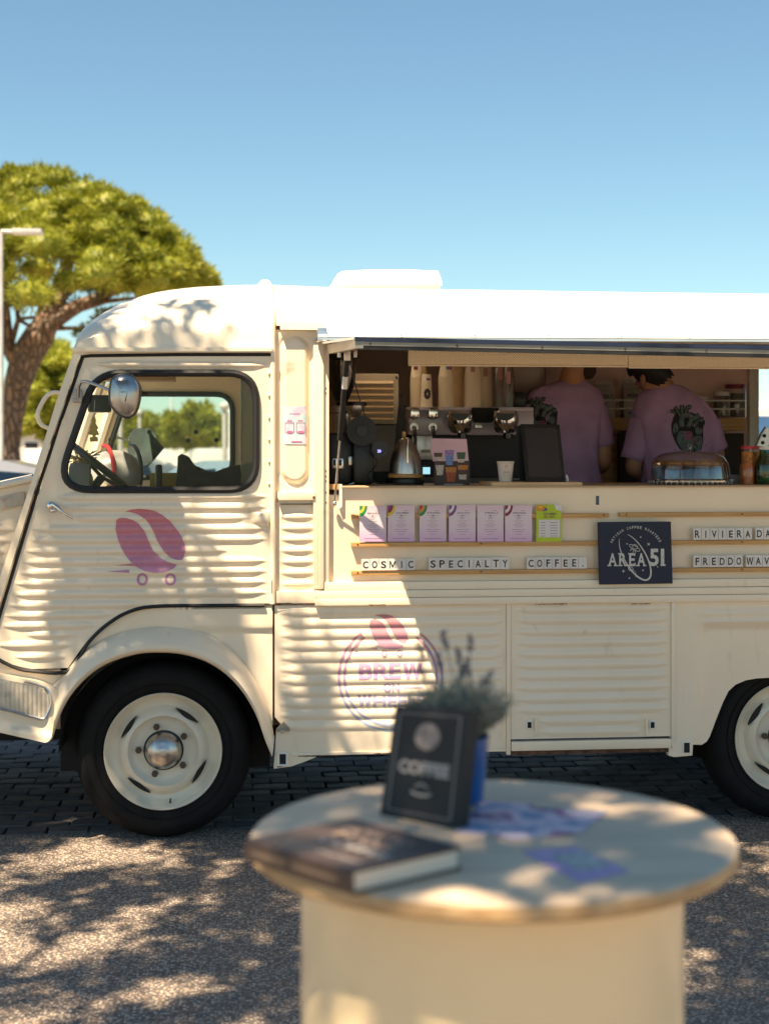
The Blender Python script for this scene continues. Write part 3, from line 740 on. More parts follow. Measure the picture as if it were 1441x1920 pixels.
# partition behind the driver and interior walls of the body
XP = vx(512, 800, .05)
wallm = mat('cab_partition', (.42, .33, .22), .6, var=.1)
MB().bx((XP + .0, .10, .42), (XP + .02, WID - .02, zbody + .02)).build('partition', wallm, van)
MB().bx((-1.75, .33, .36), (XE - .02, WID - .03, .40)).build('floor', mat('cabin_floor', (.45, .38, .30), .7), van)
MB().bx((-1.85, .42, .30), (XE - .05, WID - .4, .355)).build('chassis', DARK, van)
for X in (wxf, wxr):
    b = MB(); N_ = 16
    b.loft([[Vector((X + .40 * math.cos(PI * k / N_), yy, wr + .40 * math.sin(PI * k / N_))) for k in range(N_ + 1)] for yy in (.03, .30)], closed=False, caps=False); b.build('wheel_well', DARK, van)
MB().bx((wxf - .42, .28, .20), (wxf + .42, .31, .8)).build('inner_wing', DARK, van)
MB().bx((wxr - .42, .28, .20), (wxr + .42, .31, .8)).build('inner_wing', DARK, van)
MB().bx((-1.95, .15, .22), (-1.35, WID - .15, .36), .02).build('front_bumper', DARK, van)
MB().bx((XE - .03, .02, zb), (XE, WID - .02, zbody + .08)).build('rear_wall', CREAM2, van)
MB().bx((XP + .03, WID - .06, .40), (fx(1393) , WID - .03, zbody + .05)).build('back_wall', PINK, van)
b = MB()
for (xa_, ya_, xb_, yb_) in ((XP + .02, .06, VX0, WID - .03), (VX1, .06, XE - .03, WID - .03), (VX0, .06, VX1, VY0), (VX0, VY1, VX1, WID - .03)): b.bx((xa_, ya_, zbody + .035), (xb_, yb_, zbody + .05))
b.build('ceiling', mat('ceiling_panel', (.86, .76, .64), .6), van)
b = MB(); 
for (xa_, ya_, xb_, yb_) in ((VX0 - .012, VY0, VX0, VY1), (VX1, VY0, VX1 + .012, VY1), (VX0, VY0 - .012, VX1, VY0), (VX0, VY1, VX1, VY1 + .012)): b.bx((xa_, ya_, zbody + .03), (xb_, yb_, zbody + .22))
b.build('added_light_shaft', WHITE, van)  # unseen shaft added below the vent to pass light into the interior
MB().bx((XP + .03, .03, vz(1262, 1440)), (XE - .03, .04, zcnt - .03)).build('inner_side', CREAM2, van)
MB().bx((fx(1393), WID - .09, .40), (fx(1411), WID - .01, zbody + .03), .004).build('window_post', WHITE, van)
MB().bx((XP + .03, WID - .075, .40), (vx(765, 800, WID), WID - .062, zbody + .04)).build('back_wall_panel', GREYW, van)
# --- perforated strip --------------------------------------------------
def perf_mat():
    m, n, b = new_mat('perforated_cream')
    tc = nd(n, 'ShaderNodeTexCoord'); mp = nd(n, 'ShaderNodeMapping'); n.links.new(tc.outputs['Object'], mp.inputs[0]); mp.inputs['Rotation'].default_value = (0, R(45), 0)
    mp.inputs['Scale'].default_value = (140, 1, 140); s = nd(n, 'ShaderNodeSeparateXYZ'); n.links.new(mp.outputs[0], s.inputs[0])
    q = []
    for k in (0, 2):
        f = nd(n, 'ShaderNodeMath', operation='FRACT'); n.links.new(s.outputs[k], f.inputs[0]); g = nd(n, 'ShaderNodeMath', operation='SUBTRACT'); n.links.new(f.outputs[0], g.inputs[0]); g.inputs[1].default_value = .5
        h = nd(n, 'ShaderNodeMath', operation='MULTIPLY'); n.links.new(g.outputs[0], h.inputs[0]); n.links.new(g.outputs[0], h.inputs[1]); q.append(h)
    a = nd(n, 'ShaderNodeMath', operation='ADD'); n.links.new(q[0].outputs[0], a.inputs[0]); n.links.new(q[1].outputs[0], a.inputs[1])
    n.links.new(ramp(n, a.outputs[0], [(.03, (.20, .14, .08)), (.055, (.92, .80, .58))]), b.inputs['Base Color']); b.inputs['Roughness'].default_value = .5
    return m
PERF = perf_mat()
zp1, zp0 = vz(655, 1000, .05), vz(687, 1000, .05)
for a, c in ((765, 1176), (1177.5, 1590)):
    b = MB(); b.prism(roundrect(vx(a, 670, .05), zp0 - (.004 if a > 1000 else 0), vx(c, 670, .05), zp1, .012 if a < 1000 else .004), .05, .056); b.build('perforated_strip', PERF, van)
    MB().cyl((vx(a, 670, .05), .0485, zp0 - (.002 if a > 1000 else -.002)), (vx(c, 670, .05), .0485, zp0 - (.002 if a > 1000 else -.002)), .004, n=8).build('strip_edge', CREAM2, van)
# --- the raised hatch ----------------------------------------------------
YF = -.92
def fl(px, py, y): return P(px, py, y)
bl = Vector((vx(601, 641), -.06, vz(641, 601, -.06))); br = Vector((vx(1980, 641), -.06, vz(657, 1980)))
fl_ = P(664, 631.5, YF); fr_ = P(1441, 648, YF); dx = (fr_ - fl_); fr2 = fl_ + dx * 1.62
th = Vector((0, .003, -.008))
hat = [bl, br, fr2, fl_]
b = MB(); top = [b.bm.verts.new(p) for p in hat]; bot = [b.bm.verts.new(p + th) for p in hat]; b.bm.faces.new(top); b.bm.faces.new(bot[::-1])
for i in range(4): b.bm.faces.new((top[i], top[(i + 1) % 4], bot[(i + 1) % 4], bot[i]))
flap = b.build('serving_hatch', WHITE, van, False)
def edgebar(name, p, q, dn, w_, h, m):
    b = MB(); d = (q - p); off = [Vector((0, 0, -dn)), Vector((0, 0, -dn - h)), Vector((0, w_, -dn - h)), Vector((0, w_, -dn))]
    b.loft([[p + o_ for o_ in off], [q + o_ for o_ in off]]); return b.build(name, m, flap, False)
edgebar('navy_edge', fl_ + Vector((.002, -.004, 0)), fr2 + Vector((0, -.004, 0)), .0, .02, .0145, NAVY)
edgebar('rim', fl_ + Vector((.004, .0, 0)), fr2, .0150, .03, .013, mat('grey_rim', (.30, .27, .22), .4, .3))
edgebar('rubber_edge', fl_ + Vector((.012, .002, 0)), fr2, .0282, .02, .012, BLACK)
b = MB(); s0 = bl + Vector((.02, 0, -.012)); s1 = fl_ + Vector((.0, .0, -.004))
b.loft([[s + o_ for o_ in (Vector((0, 0, 0)), Vector((.004, 0, -.034)), Vector((.03, 0, -.034)), Vector((.03, 0, 0)))] for s in (s0, s1)]); b.build('side_rail', mat('hatch_side', (.42, .38, .32), .35, .5), flap, False)
b = MB(); z0_, z1_ = vz(619, 594), vz(626, 1980)
b.loft([[Vector((x, .02, z)), Vector((x, -.034, z)), Vector((x, -.085, z - .014)), Vector((x, -.102, z - .026)), Vector((x, -.102, z - .034)), Vector((x, -.06, z - .036)), Vector((x, .02, z - .036))] for x, z in ((vx(594), z0_), (vx(1980), z1_))]); cov = b.build('hatch_cover', WHITE, van, ang=25)
b = MB(); b.loft([[Vector((x, yy, z - dz)) for yy, dz in ((-.098, .035), (-.104, .037), (-.104, .046), (-.03, .05), (-.03, .036))] for x, z in ((vx(592), z0_), (vx(1980), z1_))]); b.build('hinge_rail', ALU, van)
MB().bx((vx(592), -.100, z0_ - .05), (vx(610), -.02, z0_ + .001), .004).build('hinge_end', ALU, van)
for px in (750, 888, 1027, 1162, 1290, 1420):
    p = P(px, 633, -.104); p.z = z0_ + (z1_ - z0_) * (p.x - vx(594)) / (vx(1980) - vx(594)) - .028; MB().sphere(p, .0075, (1, .7, 1), 10, 6).build('rivet', ALU, cov)
for px in (693, 852, 1010, 1166, 1320):
    t = (px - 664) / (1441 - 664); p = fl_.lerp(fr_, t) + Vector((0, -.001, -.021)); MB().sphere(p, .004, (1, .5, 1), 8, 6).build('screw', BROWN, flap)
# gas strut
su = P(651, 664, -.30); sd = P(627, 944, -.012); smid = su.lerp(sd, .56)
b = MB(); b.cyl(su, smid, .0105, n=16); strut = b.build('gas_strut', BPLAST, van)
MB().cyl(smid, sd, .0045, n=12).build('strut_rod', CHROME, strut)
MB().cyl(su.lerp(sd, .14), su.lerp(sd, .22), .0108, n=16).build('strut_label', PAPER, strut)
MB().sphere(sd, .011).build('ball_joint', CHROME, strut)
b = MB(); b.box(su + Vector((0, 0, .02)), (.055, .03, .012), b=.002); b.cyl(su + Vector((-.03, 0, .012)), su + Vector((-.03, 0, -.012)), .007); b.cyl(su + Vector((.03, 0, .012)), su + Vector((.03, 0, -.012)), .007); b.box(su, (.024, .02, .05), b=.003); b.build('strut_bracket', STEEL, strut)
MB().tube([P(x, y, -.08) for x, y in ((655, 672), (668, 730), (680, 768), (690, 800))], .0025, 6).build('cable', BLACK, van)
# --- rails -----------------------------------------------------------------
for a, c, y_ in ((658, 1140, 967), (1160, 1900, 966), (658, 1900, 1019.5), (658, 1900, 1072)):
    z_ = vz(y_, 900); r_ = MB().bx((vx(a, y_), -.012, z_ - .0085), (vx(c, y_), .0155, z_ + .0085), .0015).build('card_rail', WOOD, van)
    for k in ([a + 12, 900, c - 10] if c < 1200 else [a + 12, 900, 1388]):
        if k > a: MB().cyl((vx(k, y_), -.0135, z_ + .001), (vx(k, y_), -.010, z_ + .001), .0035, n=8).build('screw', BROWN, r_)
# roof vent
zv0 = zbody + .13
def vent():
    y0, y1 = .62, 1.15
    rings = []
    for px, top_, bot_ in ((624, 534, 540), (627, 522, 539), (633, 513, 538), (641, 508, 537), (700, 504.5, 537), (760, 504.5, 536.5), (822, 507.5, 535.5), (829, 528, 536)):
        zt__ = P(px, top_, y0).z; zb__ = P(px, bot_ - 2, y0).z; X = P(px, 520, y0).x
        rings.append([Vector((X, y0, zb__)), Vector((X, y0 + .01, zt__)), Vector((X, y1 - .01, zt__)), Vector((X, y1, zb__))])
    m, n, bb = new_mat('translucent_vent_plastic'); bb.inputs['Base Color'].default_value = (.88, .85, .80, 1); bb.inputs['Roughness'].default_value = .4
    tr = nd(n, 'ShaderNodeBsdfTranslucent'); tr.inputs[0].default_value = (.95, .90, .80, 1); mx = nd(n, 'ShaderNodeMixShader'); mx.inputs[0].default_value = .70  # translucency added so that the vent brightens the interior
    o_ = [x for x in n.nodes if x.type == 'OUTPUT_MATERIAL'][0]; n.links.new(bb.outputs[0], mx.inputs[1]); n.links.new(tr.outputs[0], mx.inputs[2]); n.links.new(mx.outputs[0], o_.inputs[0])
    b = MB(); b.loft(rings, closed=False, caps=False)
    for rg_ in (rings[0], rings[-1]): b.bm.faces.new([b.bm.verts.new(p) for p in rg_])
    v_ = b.build('roof_vent', m, van, ang=25)
    zb_ = P(700, 552, .64).z; zt_v = P(700, 535, .64).z; b = MB()
    for (xa_, ya_, xb_, yb_) in ((VX0 - .03, VY0 - .02, VX0 - .013, VY1 + .03), (VX1 + .013, VY0 - .02, VX1 + .03, VY1 + .03), (VX0 - .03, VY0 - .035, VX1 + .03, VY0 - .018), (VX0 - .03, VY1 + .018, VX1 + .03, VY1 + .035)): b.bx((xa_, ya_, zb_), (xb_, yb_, zt_v))
    b.build('vent_base', CREAM2, v_)
vent()

for (x0_, y0_, x1_, y1_, yy_) in ((509, 1088, 510.5, 1112, -.0155), (512, 1130, 548, 1131.6, -.0125), (548, 1131.5, 600, 1132.5, -.0125), (586, 930, 590, 935, -.0155), (519, 934, 521, 941, -.0155), (531, 1420, 536, 1421, -.0075), (520, 1436, 530, 1437.5, -.0075), (560, 1415.5, 640, 1416.5, -.0105), (700, 1411, 760, 1412, -.0105), (1000, 1131, 1060, 1131.8, -.0245), (1180, 1130.5, 1215, 1131.3, -.0245), (1253, 1398, 1257, 1401, -.013), (690, 1132.4, 722, 1133.4, -.0245)):
    z_a, z_b = vz(y1_, (x0_ + x1_) / 2), vz(y0_, (x0_ + x1_) / 2); n_s = max(2, int((x1_ - x0_) / 4)); zz_ = []
    pts_ = [(vx(x0_ + (x1_ - x0_) * i / n_s, y0_), z_b + rnd.uniform(-.0006, .001)) for i in range(n_s + 1)]; pts_ += [(vx(x1_ - (x1_ - x0_) * i / n_s, y0_), z_a + rnd.uniform(-.002, .0006)) for i in range(n_s + 1)]
    MB().prism(pts_, yy_ - .0004, yy_).build('rust_streak', RUST, van, False)
# --- lettering and logos on the truck -----------------------------------------
crop1 = lambda pts: [(x / 2.771, 620 + y / 2.771) for x, y in pts]
BEAN_R = crop1([(650, 940), (680, 930), (720, 925), (765, 928), (805, 937), (845, 957), (885, 990), (920, 1032), (945, 1070), (960, 1110), (963, 1140), (958, 1170), (945, 1190), (915, 1189), (885, 1178), (858, 1152), (835, 1120), (815, 1085), (800, 1045), (780, 1008), (755, 978), (720, 955), (680, 943)])
BEAN_L = crop1([(606, 982), (625, 972), (655, 972), (690, 983), (722, 1003), (748, 1035), (765, 1072), (780, 1110), (800, 1145), (830, 1176), (870, 1200), (921, 1216), (905, 1232), (880, 1246), (845, 1255), (800, 1257), (755, 1248), (715, 1230), (685, 1204), (655, 1170), (630, 1125), (612, 1075), (602, 1030)])
SPUR = crop1([(601, 1221), (650, 1214), (686, 1209), (708, 1224), (690, 1222), (650, 1220)])
DASH = crop1([(553, 1250), (672, 1241), (674, 1257)])
def bean(bm, T, fy, full=True):
    """T maps photo px to px; fy gives the surface."""
    def poly(pts):
        q = [Vector(V(*T(p))) for p in pts]; bm.faces.new([bm.verts.new((p.x, 0, p.y)) for p in q])
    poly(BEAN_R); poly(BEAN_L); poly(SPUR); poly(DASH)
    for cx, cy in crop1([(741, 1291), (886, 1291)]):
        a = [(cx + 8.2 * math.cos(t), cy + 9.5 * math.sin(t)) for t in [2 * PI * k / 24 for k in range(25)]]
        stroke(bm, [V(*T(p)) for p in a], 4.6 / 480 * abs(T((1, 0))[0] - T((0, 0))[0]), lambda p: (p.x, 0, p.y))
def on_panel(bm, fy, y0, off=.0014, s=.005):
    bmesh.ops.triangulate(bm, faces=bm.faces[:])
    zs = [v.co.z for v in bm.verts]; slice_bm(bm, s, min(zs), max(zs)); 
    xs_ = [v.co.x for v in bm.verts]; x = min(xs_)
    while x < max(xs_):
        bmesh.ops.bisect_plane(bm, geom=bm.verts[:] + bm.edges[:] + bm.faces[:], plane_co=(x, 0, 0), plane_no=(1, 0, 0)); x += .03
    for v in bm.verts: v.co.y = y0 + fy(v.co.x, v.co.z) - off
    bmesh.ops.recalc_face_normals(bm, faces=bm.faces)
GR1 = grad_mat('logo_print_door', vz(1100, 300), vz(955, 300), [(0, (.50, .24, .42)), (.45, (.56, .22, .32)), (1, (.62, .20, .22))])
bm = bmesh.new(); bean(bm, lambda p: p, None); on_panel(bm, door_f, -.004); bm_obj(bm, 'bean_logo', GR1, door, True)
GR2 = grad_mat('logo_print_side', vz(1370, 730), vz(1152, 730), [(0, (.34, .44, .58)), (.25, (.40, .36, .54)), (.5, (.50, .28, .46)), (.8, (.56, .27, .34)), (1, (.58, .24, .25))])
def T2(p):
    x, y = p; return (692.7 + (x - 217.5) * .545, 1152 + (y - 954.5) * .553)
bm = bmesh.new(); bean(bm, T2, None); on_panel(bm, low_f, 0); bm_obj(bm, 'bean_logo', GR2, lower, True)
bm = bmesh.new()
cxr, cyr = 731.5, 1269.5
for rx, ry in ((96.5, 99.5), (86.5, 90)):
    a = [(cxr + rx * math.cos(t), cyr - ry * math.sin(t)) for t in [R(56 - k * 292 / 90) for k in range(91)]]
    stroke(bm, [V(*p) for p in a], 4.6 / 474, lambda p: (p.x, 0, p.y))
on_panel(bm, low_f, 0); bm_obj(bm, 'logo_ring', GR2, lower, True)
def side_text(s, a, y0, c, y1, bold, name='lettering', mt=GR2):
    bm = bmesh.new(); x0, x1 = vx(a, y0), vx(c, y0); z0, z1 = vz(y0, (a + c) / 2), vz(y1, (a + c) / 2)
    text_on(bm, s, lambda u, v: (x0 + (x1 - x0) * u, 0, z0 + (z1 - z0) * v), bold); on_panel(bm, low_f, 0); bm_obj(bm, name, mt, lower, True)
side_text('BRE', 672, 1273, 751, 1243, .03); side_text('ON', 718, 1297, 748, 1281, .025); side_text('HEELS', 699, 1325, 797, 1303, .025)
for (a_, y0_, c_, y1_) in ((754, 1273, 791, 1243), (670, 1325, 696, 1303)):
    bm = bmesh.new(); glyph(bm, 'W', lambda u, v: (vx(a_ + (c_ - a_) * u, y0_), 0, vz(y0_, a_) + (vz(y1_, a_) - vz(y0_, a_)) * v), .21); on_panel(bm, low_f, 0); bm_obj(bm, 'lettering', GR2, lower, True)
for a, c in ((672, 709), (756, 792)):
    bm = bmesh.new(); stroke(bm, [V(a, 1289), V(c, 1289)], 2.2 / 474, lambda p: (p.x, 0, p.y)); on_panel(bm, low_f, 0); bm_obj(bm, 'logo_dash', GR2, lower, True)
bm = bmesh.new(); sq(bm, vx(1118), vz(947, 1121), vx(1124), vz(930, 1121), .0148); bm_obj(bm, 'small_decal', mat('decal_blue', (.05, .14, .25), .5, var=.4, scale=300), front)

# =================================================================== COUNTER DISPLAY
def card(px0, py0, px1, py1, title, label, name='menu_card', base=None, accents=(), y=-.0145):
    x0, x1 = vx(px0, py1), vx(px1, py1); z0, z1 = vz(py1, (px0 + px1) / 2), vz(py0, (px0 + px1) / 2)
    t = thing(name, label, 'menu card', ((x0 + x1) / 2, y, z0), 'menu cards on the wooden rail')
    MB().bx((x0, y - .001, z0), (x1, y + .001, z1)).build('sheet', base, t, False)
    wd = x1 - x0; ht = z1 - z0; yy = y - .0014
    if title: flat_text('title', title, x0 + wd * .30, z0 + ht * .765, x0 + wd * .78, z0 + ht * .81, yy, INKP, t, .01)
    bm = bmesh.new()
    for k, (u, w_) in enumerate(((.85, .16), (.66, .22), (.62, .14), (.56, .34), (.50, .2), (.45, .42), (.40, .26), (.33, .5), (.27, .38), (.20, .22), (.08, .62))):
        c_ = x0 + wd * (.5 if k else .66); sq(bm, c_ - wd * w_ / 2, z0 + ht * u, c_ + wd * w_ / 2, z0 + ht * (u + .008), yy)
    sq(bm, x0 + wd * .3, z0 + ht * .712, x0 + wd * .7, z0 + ht * .717, yy); sq(bm, x0 + wd * .47, z0 + ht * .70, x0 + wd * .53, z0 + ht * .73, yy)
    bm_obj(bm, 'text_lines', INKP, t)
    for k, ac in enumerate(accents):
        bm = bmesh.new(); r0 = .30 - .09 * k
        pts = [(x0 + wd * r0 * math.cos(a) * .95 + .0005, z1 - ht * r0 * math.sin(a) - .0005) for a in [R(i * 15) for i in range(7)]]
        bm.faces.new([bm.verts.new((x, yy - .0003 * (k + 1), z)) for x, z in pts + [(x0, z1)]]); bm_obj(bm, 'corner_print', ac, t)
    return t
INKP = mat('ink_purple', (.14, .08, .14), .7)
m, n, bb = new_mat('lilac_card'); tc = nd(n, 'ShaderNodeTexCoord'); s_ = nd(n, 'ShaderNodeSeparateXYZ'); n.links.new(tc.outputs['Generated'], s_.inputs[0])
c_ = ramp(n, s_.outputs[2], [(0, (.62, .38, .62)), (.35, (.72, .56, .66)), (.75, (.74, .62, .66)), (1, (.74, .50, .60))])
n.links.new(c_, bb.inputs['Base Color']); bb.inputs['Roughness'].default_value = .35; LCARD = m
FL = {k: mat('print_' + k, c, .5, var=.05) for k, c in dict(green=(.02, .25, .07), yellow=(.75, .55, .05), red=(.50, .03, .04), navyb=(.04, .06, .25), maroon=(.25, .02, .06), white=(.75, .7, .7), orange=(.7, .25, .04), purple=(.22, .06, .25), lime=(.48, .60, .02), blue=(.05, .18, .5), pinkp=(.70, .48, .56)).items()}
specs = [((673, 948, 723, 1015), 'BRAZIL', 'green corner', ('green', 'yellow', 'green')), ((726, 947, 776, 1015), 'COLOMBIA', 'yellow and maroon corner', ('yellow', 'maroon', 'purple')),
         ((785, 947, 835, 1015), 'ETHIOPIA', 'green and red corner', ('green', 'orange', 'red')), ((840, 947, 890, 1015), 'COSTA RICA', 'thin purple corner stripes', ('purple', 'white', 'purple')),
         ((893, 947, 942, 1015), 'PERU', 'plain corner', ()), ((945, 947, 995, 1015), 'INDONESIA', 'red dashed corner', ('maroon', 'white', 'maroon'))]
ords = ('first', 'second', 'third', 'fourth', 'fifth', 'sixth')
for (box, ti, ac, cols), od in zip(specs, ords):
    card(*box, ti, f'lilac menu card titled {ti.title()} with {ac}, {od} on the wooden rail', base=LCARD, accents=[FL[c] for c in cols])
t = thing('menu_card', 'lime green menu card with a white table, last on the wooden rail', 'menu card', P(1027, 1015, -.0145), 'menu cards on the wooden rail')
x0, x1, z0, z1 = vx(1003, 1015), vx(1050, 1015), vz(1015, 1026), vz(946, 1026)
MB().bx((x0, -.0155, z0), (x1, -.0135, z1)).build('sheet', FL['lime'], t, False)
MB().bx((vx(1008), -.0163, vz(1007, 1026)), (vx(1047), -.0156, vz(974, 1026))).build('table_print', FL['white'], t, False)
flat_text('title', 'COLOMBIA', vx(1016), vz(965, 1026), vx(1041), vz(961, 1026), -.0160, INKP, t, .02); flat_text('subtitle', 'EL 507', vx(1018), vz(971, 1026), vx(1038), vz(966.5, 1026), -.0160, FL['maroon'], t, .02)
bm = bmesh.new()
for k in range(6):
    for a, c in ((1011, 1020), (1029, 1043)): sq(bm, vx(a), vz(980 + k * 5, 1026), vx(c), vz(979.2 + k * 5, 1026), -.0167)
bm_obj(bm, 'text_lines', INKP, t)
for i, (pp, cc) in enumerate((([(1003, 948), (1012, 946), (1022, 950), (1014, 958), (1005, 958)], 'orange'), ([(1005, 950), (1016, 948), (1013, 954)], 'yellow'), ([(1014, 959), (1022, 951), (1024, 956)], 'navyb'), ([(1036, 946), (1050, 946), (1050, 958), (1040, 955)], 'white'))):
    bm = bmesh.new(); bm.faces.new([bm.verts.new((*[V(*p)[0]], -.0160 - i * .0003, V(*p)[1])) for p in pp]); bm_obj(bm, 'corner_print', FL[cc], t)
# letter tiles
INK = mat('ink_black', (.012, .012, .016), .5); TILE = mat('tile_white', (.72, .68, .64), .4, var=.04)
def tiles(word, px0, px1, pyb, pyt, where, y=-.0155):
    n_ = len(word); w_ = (px1 - px0) / n_; seen = {}
    for i, ch in enumerate(word):
        a = px0 + i * w_ + .4; c = px0 + (i + 1) * w_ - .4; jt = rnd.uniform(-.6, .6)
        x0, x1 = vx(a, pyb), vx(c, pyb); z0 = vz(pyb, 900); z1 = vz(pyt + jt, 900)
        pos = ords[i] if i < 6 else ('seventh', 'eighth', 'ninth')[i - 6]
        nm = 'full stop' if ch == '.' else f'letter {ch}'
        t = thing('letter_tile', f'white tile with a black {nm}, {pos} tile of the word {where}', 'letter tile', ((x0 + x1) / 2, y, z0), 'letter tiles standing on the wooden rails')
        MB().bx((x0, y - .0015, z0), (x1, y + .0015, z1), .0004).build('tile', TILE, t, False)
        hh = z1 - z0; ww = x1 - x0; cw = {'I': .13, '.': .18, 'M': .74, 'W': .86, 'E': .50, 'F': .48, 'L': .48}.get(ch, .62)
        zz1 = z0 + hh * (.80 if ch != '.' else .30); cx = (x0 + x1) / 2
        if ch in 'MW':
            g_ = bmesh.new(); glyph(g_, ch, lambda u, v: (cx + ww * cw * (u - .5), y - .0019, z0 + hh * (.17 + .63 * v)), .15); bm_obj(g_, 'letter', INK, t)
        else: flat_text('letter', ch, cx - ww * cw / 2, z0 + hh * .17, cx + ww * cw / 2, zz1, y - .0019, INK, t, .008 if ch == 'I' else .022)
tiles('COSMIC', 676, 777, 1067, 1046, 'COSMIC'); tiles('SPECIALTY', 802, 953, 1067, 1045, 'SPECIALTY'); tiles('COFFEE.', 985, 1098, 1067, 1045, 'COFFEE')
tiles('RIVIERA', 1296, 1406, 1014, 992, 'RIVIERA'); tiles('DAY', 1412, 1459, 1014, 992, 'DAY'); tiles('FREDDO', 1296, 1389, 1066, 1044, 'FREDDO'); tiles('WAVE', 1394, 1457, 1066, 1044, 'WAVE')
# sign board
t = thing('sign_board', 'square navy board with a white orbit emblem leaning on the wooden rails', 'sign', P(1190, 1095, -.03))
sb = [V(1120, 979, -.03), V(1256, 978, -.03), V(1259.5, 1094, -.03), V(1123, 1096, -.03)]
MB().prism(sb, -.036, -.020, bev=.0015).build('board', mat('navy_board', (.006, .011, .036), .6, var=.08, scale=14), t)
SC = (1441 / 140)
def s2(x, y): return V(1130 + x / SC, 970 + y / SC, -.0372)
OFFW = mat('board_white', (.62, .60, .56), .6, var=.1, scale=90)
def board_poly(name, pts, y=-.0374):
    bm = bmesh.new(); bm.faces.new([bm.verts.new((s2(*p)[0], y, s2(*p)[1])) for p in pts]); return bm_obj(bm, name, OFFW, t)
def board_text(s, x0, y0, x1, y1, bold, y=-.0376, serif=()):
    bm = bmesh.new(); a = s2(x0, y1); c = s2(x1, y0)
    text_on(bm, s, lambda u, v: (a[0] + (c[0] - a[0]) * u, y, a[1] + (c[1] - a[1]) * v), bold)
    for (sx0, sy0, sx1, sy1) in serif:
        p, q = s2(sx0, sy1), s2(sx1, sy0); sq(bm, p[0], p[1], q[0], q[1], y - .0003)
    return bm_obj(bm, 'lettering', OFFW, t)
board_text('A', 98, 690, 262, 942, .02, serif=((80, 918, 155, 942), (205, 918, 280, 942)))
board_text('R', 308, 690, 448, 942, .02, serif=((285, 918, 370, 942), (405, 918, 470, 942), (285, 690, 330, 712)))
board_text('E', 500, 690, 612, 942, .02, serif=((480, 918, 530, 942), (480, 690, 530, 712), (592, 690, 616, 745), (592, 880, 622, 942)))
board_text('A', 655, 690, 812, 942, .02, serif=((635, 918, 705, 942), (765, 918, 830, 942)))
board_text('5', 895, 605, 1070, 942, .03); board_text('1', 1110, 605, 1175, 930, .03, serif=((1105, 905, 1200, 938),))
arc = 'ARTISAN COFFEE ROASTERS'; bm = bmesh.new(); ocx, ocy, orr = 630, 725, 535
import itertools
for i, ch in enumerate(arc):
    if ch == ' ': continue
    a = R(-62 + 122 * i / (len(arc) - 1)); cw = 17 if ch != 'I' else 5; chh = 26
    def fn(u, v, a=a, cw=cw):
        lx = (u - .5) * 2 * cw; ly = (v - .5) * 2 * chh * .95
        x = ocx + (orr + ly) * math.sin(a) + lx * math.cos(a); y = ocy - (orr + ly) * math.cos(a) + lx * math.sin(a)
        q = s2(x, y); return (q[0], -.0376, q[1])
    text_on(bm, ch, fn, .02)
bm_obj(bm, 'lettering', OFFW, t)
# orbit ring: tapering ellipse stroke
bm = bmesh.new(); E = []
for k in range(0, 101):
    a = 2 * PI * (k / 100 * .86 + .575); lx, ly = 500 * math.cos(a), 205 * math.sin(a); th_ = R(60)
    E.append(s2(612 + lx * math.cos(th_) - ly * math.sin(th_), 765 + lx * math.sin(th_) + ly * math.cos(th_)))
stroke(bm, E, lambda u: (.8 + 2.6 * math.sin(PI * min(1, max(0, u * 1.0)))) / 470 * .95, lambda p: (p.x, -.0382, p.y)); bm_obj(bm, 'orbit', OFFW, t)
for (x, y, r_) in ((722, 382, 14), (460, 512, 14), (765, 1022, 14), (1047, 955, 12), (505, 1173, 15), (633, 1138, 13)): board_poly('dot', [(x + r_ * math.cos(a), y + r_ * math.sin(a)) for a in [k * PI / 4 for k in range(8)]])
for (x, y, r_, rot) in ((390, 1038, 38, 0), (875, 518, 40, 45)): board_poly('star', [(x + (r_ if k % 2 == 0 else r_ * .3) * math.cos(R(rot) + k * PI / 4), y + (r_ if k % 2 == 0 else r_ * .3) * math.sin(R(rot) + k * PI / 4)) for k in range(8)])
bm = bmesh.new()
def estroke(cx, cy, rx, ry, rot, w_):
    stroke(bm, [s2(cx + rx * math.cos(a) * math.cos(R(rot)) - ry * math.sin(a) * math.sin(R(rot)), cy + rx * math.cos(a) * math.sin(R(rot)) + ry * math.sin(a) * math.cos(R(rot))) for a in [2 * PI * k / 20 for k in range(21)]], w_ / 470, lambda p: (p.x, -.0380, p.y))
estroke(605, 590, 115, 38, 30, 1.1); estroke(612, 570, 50, 42, 30, 1.0); estroke(530, 995, 45, 38, 20, 1.1); estroke(590, 1050, 50, 20, 40, .6)
for a, c in (((560, 610), (515, 640)), ((590, 630), (570, 680)), ((610, 640), (625, 690)), ((510, 975), (550, 1015))): stroke(bm, [s2(*a), s2(*c)], 1.0 / 470, lambda p: (p.x, -.0380, p.y))
bm_obj(bm, 'line_drawing', OFFW, t)
# =================================================================== INSIDE THE TRUCK
ZC = zcnt + .005
def at(px, y, z=ZC): return Vector((P(px, 900, y).x, y, z))
def sc_at(y): return (y + DC) / (FP * math.cos(YAW))      # metres per pixel at that depth, near the middle
